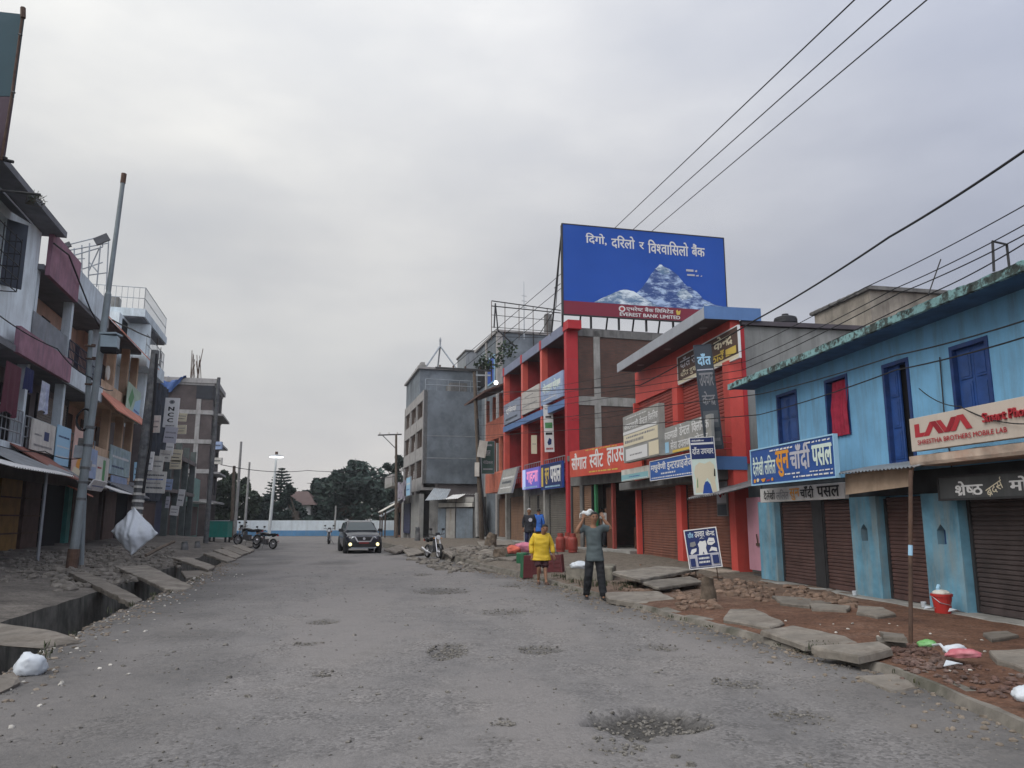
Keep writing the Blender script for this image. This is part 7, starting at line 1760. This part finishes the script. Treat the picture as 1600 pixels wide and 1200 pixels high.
m_skin = M('brown skin', (.24,.125,.075), .55, .08, 8, None, bumps=0); m_hair = M('black hair', (.012,.011,.011), .6, .2, 20)
m_shoe = M('black shoe', (.02,.02,.022), .45, .2, 6)
def V3(*a): return Vector(a)
def person(label, loc, rz, P, shirt, trouser, sleeve=.5, hair='short', scale=1.0, cap=None, shoe=None, legs_bare=False, hands=True, loose=1.0):
    """P: joint positions in metres, facing -y. keys: hip, chest, neck, head, and for L(-x)/R(+x): sh, el, wr, hi, kn, an; optional hand direction hd"""
    r = thing('person', label, 'person', loc, rz); r.scale = (scale,)*3
    nodes, edges = [], []
    def nd(p, *rad): nodes.append((p[0], p[1], p[2], *rad)); return len(nodes)-1
    def ch(a, *pts):
        for p in pts: i = nd(p[0], *p[1:]); edges.append((a, i)); a = i
        return a
    hip, chest, neck, head = (V3(*P[k]) for k in ('hip', 'chest', 'neck', 'head'))
    root = nd(hip, .115, .10); sp_ = ch(root, (hip.lerp(chest, .5), .105, .085), (chest, .135, .10)); nk = ch(sp_, (neck, .052, .052))
    up = (head-neck).normalized()
    ch(nk, (head-up*.07+V3(0,-.02,0), .066, .078), (head-up*.01+V3(0,-.008,0), .088, .098), (head+up*.055, .086, .097), (head+up*.098, .055, .065))
    for s in 'LR':
        sg = -1 if s == 'L' else 1
        sh, el, wr, hi, kn, an = (V3(*P[k+s]) for k in ('sh', 'el', 'wr', 'hi', 'kn', 'an'))
        w_ = ch(sp_, (sh, .062), (sh.lerp(el, .5), .054), (el, .044), (el.lerp(wr, .35), .046), (wr, .03, .034))
        if hands:
            hd = V3(*P['hd'+s]).normalized() if 'hd'+s in P else (wr-el).normalized()
            side = hd.cross(V3(0,1,0)); side = side.normalized() if side.length > .1 else V3(1,0,0); nrm = side.cross(hd)
            palm = wr+hd*.075; pk = ch(w_, (wr+hd*.03, .026, .02), (palm, .034, .018))
            for k, (off, ln) in enumerate(((-.03,.07),(-.01,.082),(.01,.078),(.03,.06))):
                b0 = palm+side*off*1.0+hd*.02; ch(pk, (b0, .0095), (b0+hd*ln*.5+nrm*.012, .009), (b0+hd*ln*.85+nrm*.04, .007))
            tb = wr+hd*.035-side*.03*sg; ch(pk, (tb, .011), (tb+hd*.03-side*.025*sg+nrm*.015, .010), (tb+hd*.055-side*.03*sg+nrm*.03, .008))
        ch(root, (hi, .088), (hi.lerp(kn, .5), .072), (kn, .052), (kn.lerp(an, .3), .05), (an, .034), (an+V3(0,-.07,-.04), .032, .025))
    fc = -1; hc = head
    def face(c):
        d = c-hc; 
        if d.y < -.05 and abs(d.x) < .022 and -.05 < d.z < .015: c.y -= .018*(1-abs(d.x)/.022)*(1-abs(d.z+.025)/.05)   # nose
        if d.y < -.05 and .012 < abs(d.x) < .05 and .0 < d.z < .03: c.y += .008                                        # eye sockets
        return c
    body = skin_obj('body', nodes, edges, m_skin, r, 2, root, face)
    for s in (-1, 1):
        MB().lathe([(0,-.011),(.008,-.008),(.011,0),(.008,.008),(0,.011)], head+V3(s*.031,-.083,.012), 8).build('eye', I_K, r, smooth=True)
        MB().obox(head+V3(s*.031,-.088,.031), (.034,.008,.007), (0,s*.1,0)).build('eyebrow', m_hair, r)
        MB().lathe([(0,-.03),(.010,-.022),(.014,0),(.010,.024),(0,.03)], head+V3(s*.078,.012,-.005), 8).build('ear', m_skin, r, smooth=True)
    MB().obox(head+V3(0,-.083,-.058), (.042,.01,.009)).build('mouth', M('lip', (.16,.06,.05), .6), r)
    # hair or cap: shell over the skull
    bm = bmesh.new(); bmesh.ops.create_icosphere(bm, subdivisions=3, radius=1)
    for v in bm.verts:
        p = v.co; k = 1+.05*noise.noise(p*4); low = -.25+.85*max(0, -p.y)
        v.co = V3(p.x*.086*k, p.y*.100*k+.010, (max(p.z, low))*.098*k)+head+up*.030
    me = bpy.data.meshes.new('hair'); bm.to_mesh(me); bm.free(); me.materials.append(cap or m_hair); me.polygons.foreach_set('use_smooth', [True]*len(me.polygons))
    o = bpy.data.objects.new('cap' if cap else 'hair', me); COL.objects.link(o); o.parent = r
    # shirt
    nodes, edges = [], []
    L_ = loose
    r0 = nd(hip+V3(0,0,-.20), .222*L_, .175*L_); r1 = ch(r0, (hip+V3(0,0,-.165), .218*L_, .172*L_), (hip+V3(0,0,-.03), .185*L_, .148*L_)); c0 = ch(r1, (hip.lerp(chest, .45), .168*L_, .13*L_), (chest, .178, .13)); ch(c0, (chest.lerp(neck, .7), .085, .075))
    for s in 'LR':
        sh, el, wr = (V3(*P[k+s]) for k in ('sh', 'el', 'wr'))
        if sleeve <= .6: ch(c0, (sh, .085), (sh.lerp(el, sleeve), .08*L_), (sh.lerp(el, sleeve+.12), .08*L_), (sh.lerp(el, sleeve+.16), .08*L_))
        else: ch(c0, (sh, .078), (sh.lerp(el, .5), .066*L_), (el, .058*L_), (el.lerp(wr, .6), .05*L_), (el.lerp(wr, .95), .046*L_))
    skin_obj('shirt', nodes, edges, shirt, r, 3, r0, folds)
    nodes, edges = [], []
    r0 = nd(hip+V3(0,0,.14), .135, .11); mid = ch(r0, (hip+V3(0,0,.0), .145, .12))
    for s in 'LR':
        hi, kn, an = (V3(*P[k+s]) for k in ('hi', 'kn', 'an'))
        if legs_bare: ch(mid, (hi+V3(0,0,-.08), .112), (hi.lerp(kn, .6), .105), (hi.lerp(kn, 1.05), .10))
        else: ch(mid, (hi+V3(0,0,-.08), .102), (hi.lerp(kn, .55), .100), (kn, .092), (kn.lerp(an, .5), .088), (an+V3(0,0,.07), .082), (an+V3(0,0,-.03), .08))
    skin_obj('trousers', nodes, edges, trouser, r, 3, r0, folds)
    for s in 'LR':
        an = V3(*P['an'+s]); fd = V3(*P.get('ft'+s, (0,-1,0))).normalized(); b = an+V3(0,0,-.055)
        skin_obj('shoe', [(*(b-fd*.06), .045, .04), (*(b+V3(0,0,.01)), .05, .05), (*(b+fd*.08+V3(0,0,-.01)), .05, .036), (*(b+fd*.17+V3(0,0,-.02)), .043, .026)], [(0,1),(1,2),(2,3)], shoe or m_shoe, r, 2)
    return r
# the man with both arms up behind his head, walking on the road
PM = dict(hip=(.02,0,.97), chest=(.0,.0,1.33), neck=(.0,-.01,1.54), head=(.02,-.03,1.675),
    shL=(-.20,0,1.47), elL=(-.37,-.06,1.375), wrL=(-.24,-.08,1.60), hdL=(.25,.0,1),
    shR=(.20,0,1.47), elR=(.39,.02,1.43), wrR=(.23,.03,1.63), hdR=(-.35,.15,1),
    hiL=(-.085,0,.93), knL=(-.12,-.03,.50), anL=(-.15,.10,.095), hiR=(.105,0,.93), knR=(.13,-.08,.50), anR=(.15,-.18,.095), ftL=(-.15,-1,0), ftR=(.45,-1,0))
man = person('man in grey T-shirt and dark trousers walking with both arms raised to his head', G(929, 937, 0)+V3(0,0,-.01), radians(4), PM, M('slate grey T-shirt', (.075,.095,.10), .9, .12, 5), M('black trousers', (.014,.015,.018), .9, .15, 4), .5)
c = man.location
mb = MB(); n = 14
for i in range(n+1):
    for j in range(5): t = i/n; mb.v.append((-.27+.38*t, .06+.03*sin(t*11+j), 1.66+.07*sin(pi*t)+.025*j-.02*sin(t*17+j*2)))
mb.f = [(5*i+j,5*i+5+j,5*i+6+j,5*i+1+j) for i in range(n) for j in range(4)]; mb.m = [0]*len(mb.f)
o = mb.build('towel', M('white towel', (.60,.62,.62), .95, .1, 6), None, smooth=True, fix=False); o.location = c; o.rotation_euler = (0,0,radians(4)); o.modifiers.new('t','SOLIDIFY').thickness = .02; tag(o, 'white towel held behind the head of the man in grey', 'towel')
PY = dict(hip=(.0,.03,.78), chest=(.0,-.03,1.10), neck=(.04,-.08,1.27), head=(.07,-.13,1.385),
    shL=(-.18,-.03,1.22), elL=(-.26,.0,.97), wrL=(-.25,-.04,.74), shR=(.18,-.03,1.22), elR=(.27,.0,.98), wrR=(.31,-.06,.76),
    hiL=(-.08,.03,.74), knL=(-.08,-.10,.42), anL=(-.07,.06,.09), hiR=(.08,.03,.74), knR=(.09,-.06,.40), anR=(.10,-.14,.09), ftL=(-.1,-1,0), ftR=(.2,-1,0))
person('person in a loose yellow coat hauling a maroon crate with each hand', G(846, 913, 0), radians(6), PY, M('yellow rain coat', (.62,.42,.03), .6, .1, 4, (.45,.3,.03), .4), M('maroon trousers', (.045,.018,.022), .9, .2, 4), .9, legs_bare=True, loose=1.32, shoe=M('brown sandal', (.07,.04,.03), .7))
PS = dict(hip=(0,0,.93), chest=(0,0,1.29), neck=(0,0,1.48), head=(0,-.02,1.61), shL=(-.19,0,1.42), elL=(-.25,.03,1.14), wrL=(-.24,-.04,.90), shR=(.19,0,1.42), elR=(.25,.03,1.14), wrR=(.24,-.04,.90),
    hiL=(-.09,0,.89), knL=(-.10,-.02,.48), anL=(-.11,.03,.09), hiR=(.09,0,.89), knR=(.10,-.02,.48), anR=(.11,.0,.09))
m_jk = M('black jacket', (.022,.023,.03), .85, .15, 4)
jk = person('man in pale cap and black jacket standing before the dusty grey shutters', G(827, 860, .36)+V3(0,0,0), radians(-5), PS, m_jk, M('navy trousers', (.025,.032,.08), .9), .9, cap=M('pale cap', (.42,.42,.42), .9, .15, 6), loose=1.12)
MB().lathe([(0,0),(.08,0),(.08,.006),(0,.008)], (.06,-.145,1.25), 14, 'y').build('chest_print', I_S, jk)
PB = dict(PS); PB.update(elR=(.27,-.05,1.16), wrR=(.18,-.18,1.0))
person('man in bright blue shirt facing the shutters behind the capped man', G(840, 858, .37)+V3(.06,.3,0), radians(155), PB, M('bright blue shirt', (.035,.12,.42), .85, .12, 4), M('dark blue trousers', (.02,.025,.05), .9), .9)
q = P3.uv(957, 830, -1.0); fl = P3.w(q[0], -.7, .43)
person('man in a white T-shirt standing inside the dark sweet shop', fl, radians(10), PB, M('white T-shirt', (.60,.60,.60), .9, .06, 3), m_jk, .5)
fl = P3.w(P3.uv(946, 830, -1.5)[0], -1.3, .43)
person('second man in a white striped shirt deeper in the sweet shop', fl, radians(-30), PS, M('striped shirt', (.46,.46,.48), .9, .3, 9), m_jk, .5)
# ================================================================== LIGHT, SKY, CAMERA
w = bpy.data.worlds.new('World'); scene.world = w; w.use_nodes = True
nt = w.node_tree; L = nt.links; nt.nodes.clear()
out = N(nt, 'ShaderNodeOutputWorld'); bg = N(nt, 'ShaderNodeBackground'); L.new(bg.outputs[0], out.inputs[0])
SUN_EL, SUN_AZ = radians(48), radians(-125)        # azimuth from +Y towards +X: behind the viewer's shoulder, veiled by cloud
sky = N(nt, 'ShaderNodeTexSky', sky_type='NISHITA'); sky.sun_disc = False; sky.sun_elevation = SUN_EL; sky.sun_rotation = SUN_AZ
tc = N(nt, 'ShaderNodeTexCoord'); sp = N(nt, 'ShaderNodeSeparateXYZ'); L.new(tc.outputs['Generated'], sp.inputs[0])
mp = N(nt, 'ShaderNodeMapping'); mp.inputs['Scale'].default_value = (1.0, 1.0, 2.6); L.new(tc.outputs['Generated'], mp.inputs[0])
n1 = noise_tex(nt, mp.outputs[0], 1.7, 6, .52); n2 = noise_tex(nt, mp.outputs[0], 4.2, 5, .5)
cl = mixc(nt, .35, n1, n2)
cloud = ramp(nt, cl, [(.35, (.515, .53, .57)), (.5, (.59, .597, .62)), (.65, (.70, .70, .705))])
def axis(sock, stops):
    mr = N(nt, 'ShaderNodeMapRange'); mr.inputs[1].default_value = -1; mr.inputs[2].default_value = 1; L.new(sock, mr.inputs[0])
    return ramp(nt, mr.outputs[0], stops)
lowc = ramp(nt, sp.outputs[2], [(0.0, (1.02, .965, .935)), (.18, (.86, .86, .865)), (.34, (.98, .98, .985)), (.52, (1.34, 1.34, 1.33)), (1.0, (1.75, 1.76, 1.78))])
cloud = mixc(nt, 1.0, cloud, lowc, 'MULTIPLY')
side = axis(sp.outputs[0], [(.10, (1.16, 1.15, 1.09)), (.42, (1.10, 1.095, 1.07)), (.58, (.96, .965, .985)), (.76, (.69, .73, .85))])
cloud = mixc(nt, 1.0, cloud, side, 'MULTIPLY')
back = axis(sp.outputs[1], [(.12, (2.0, 2.0, 2.02)), (.42, (1.45, 1.45, 1.46)), (.62, (1.0, 1.0, 1.0))])          # sky behind the viewer is brightened, out of view, to light viewer-facing surfaces
cloud = mixc(nt, 1.0, cloud, back, 'MULTIPLY')
CLOUDS = mixc(nt, 1.0, cloud, (10.0, 10.0, 10.0), 'MULTIPLY')      # same physical scale as the sky texture, brought back by the strength
c = mixc(nt, .94, sky.outputs[0], CLOUDS)
L.new(c, bg.inputs[0]); bg.inputs[1].default_value = .10
sl = bpy.data.lights.new('sun', 'SUN'); sl.energy = 1.5; sl.angle = radians(45); sl.color = (1.0, .97, .93)
so = bpy.data.objects.new('sun', sl); COL.objects.link(so)
sv = Vector((sin(SUN_AZ)*cos(SUN_EL), cos(SUN_AZ)*cos(SUN_EL), sin(SUN_EL)))
so.rotation_euler = sv.to_track_quat('Z', 'Y').to_euler(); so.location = sv*60
hz, nt2, b2_ = nodes_of('thin haze'); nt2.nodes.remove(b2_); pv = N(nt2, 'ShaderNodeVolumePrincipled'); pv.inputs['Color'].default_value = (.90, .94, 1.0, 1); pv.inputs['Density'].default_value = .00042; pv.inputs['Anisotropy'].default_value = .0
nt2.links.new(pv.outputs[0], nt2.nodes['Material Output'].inputs['Volume'])
tag(MB().box(-130, 130, -30, 175, -2.0, 24).build('haze', hz), kind='stuff')
cam = bpy.data.cameras.new('camera'); co = bpy.data.objects.new('camera', cam); COL.objects.link(co)
cam.sensor_width = 36; cam.lens = 36*FPX/1600; cam.clip_end = 3000; cam.clip_start = .05
co.location = (0, 0, EYE); co.rotation_euler = (pi/2 + PITCH, 0, 0); scene.camera = co
vs = scene.view_settings; vs.view_transform = 'Standard'; vs.look = 'None'; vs.exposure = 0; vs.gamma = 1; vs.use_curve_mapping = False
scene.cycles.use_denoising = True
scene.cycles.max_bounces = 6; scene.cycles.diffuse_bounces = 3
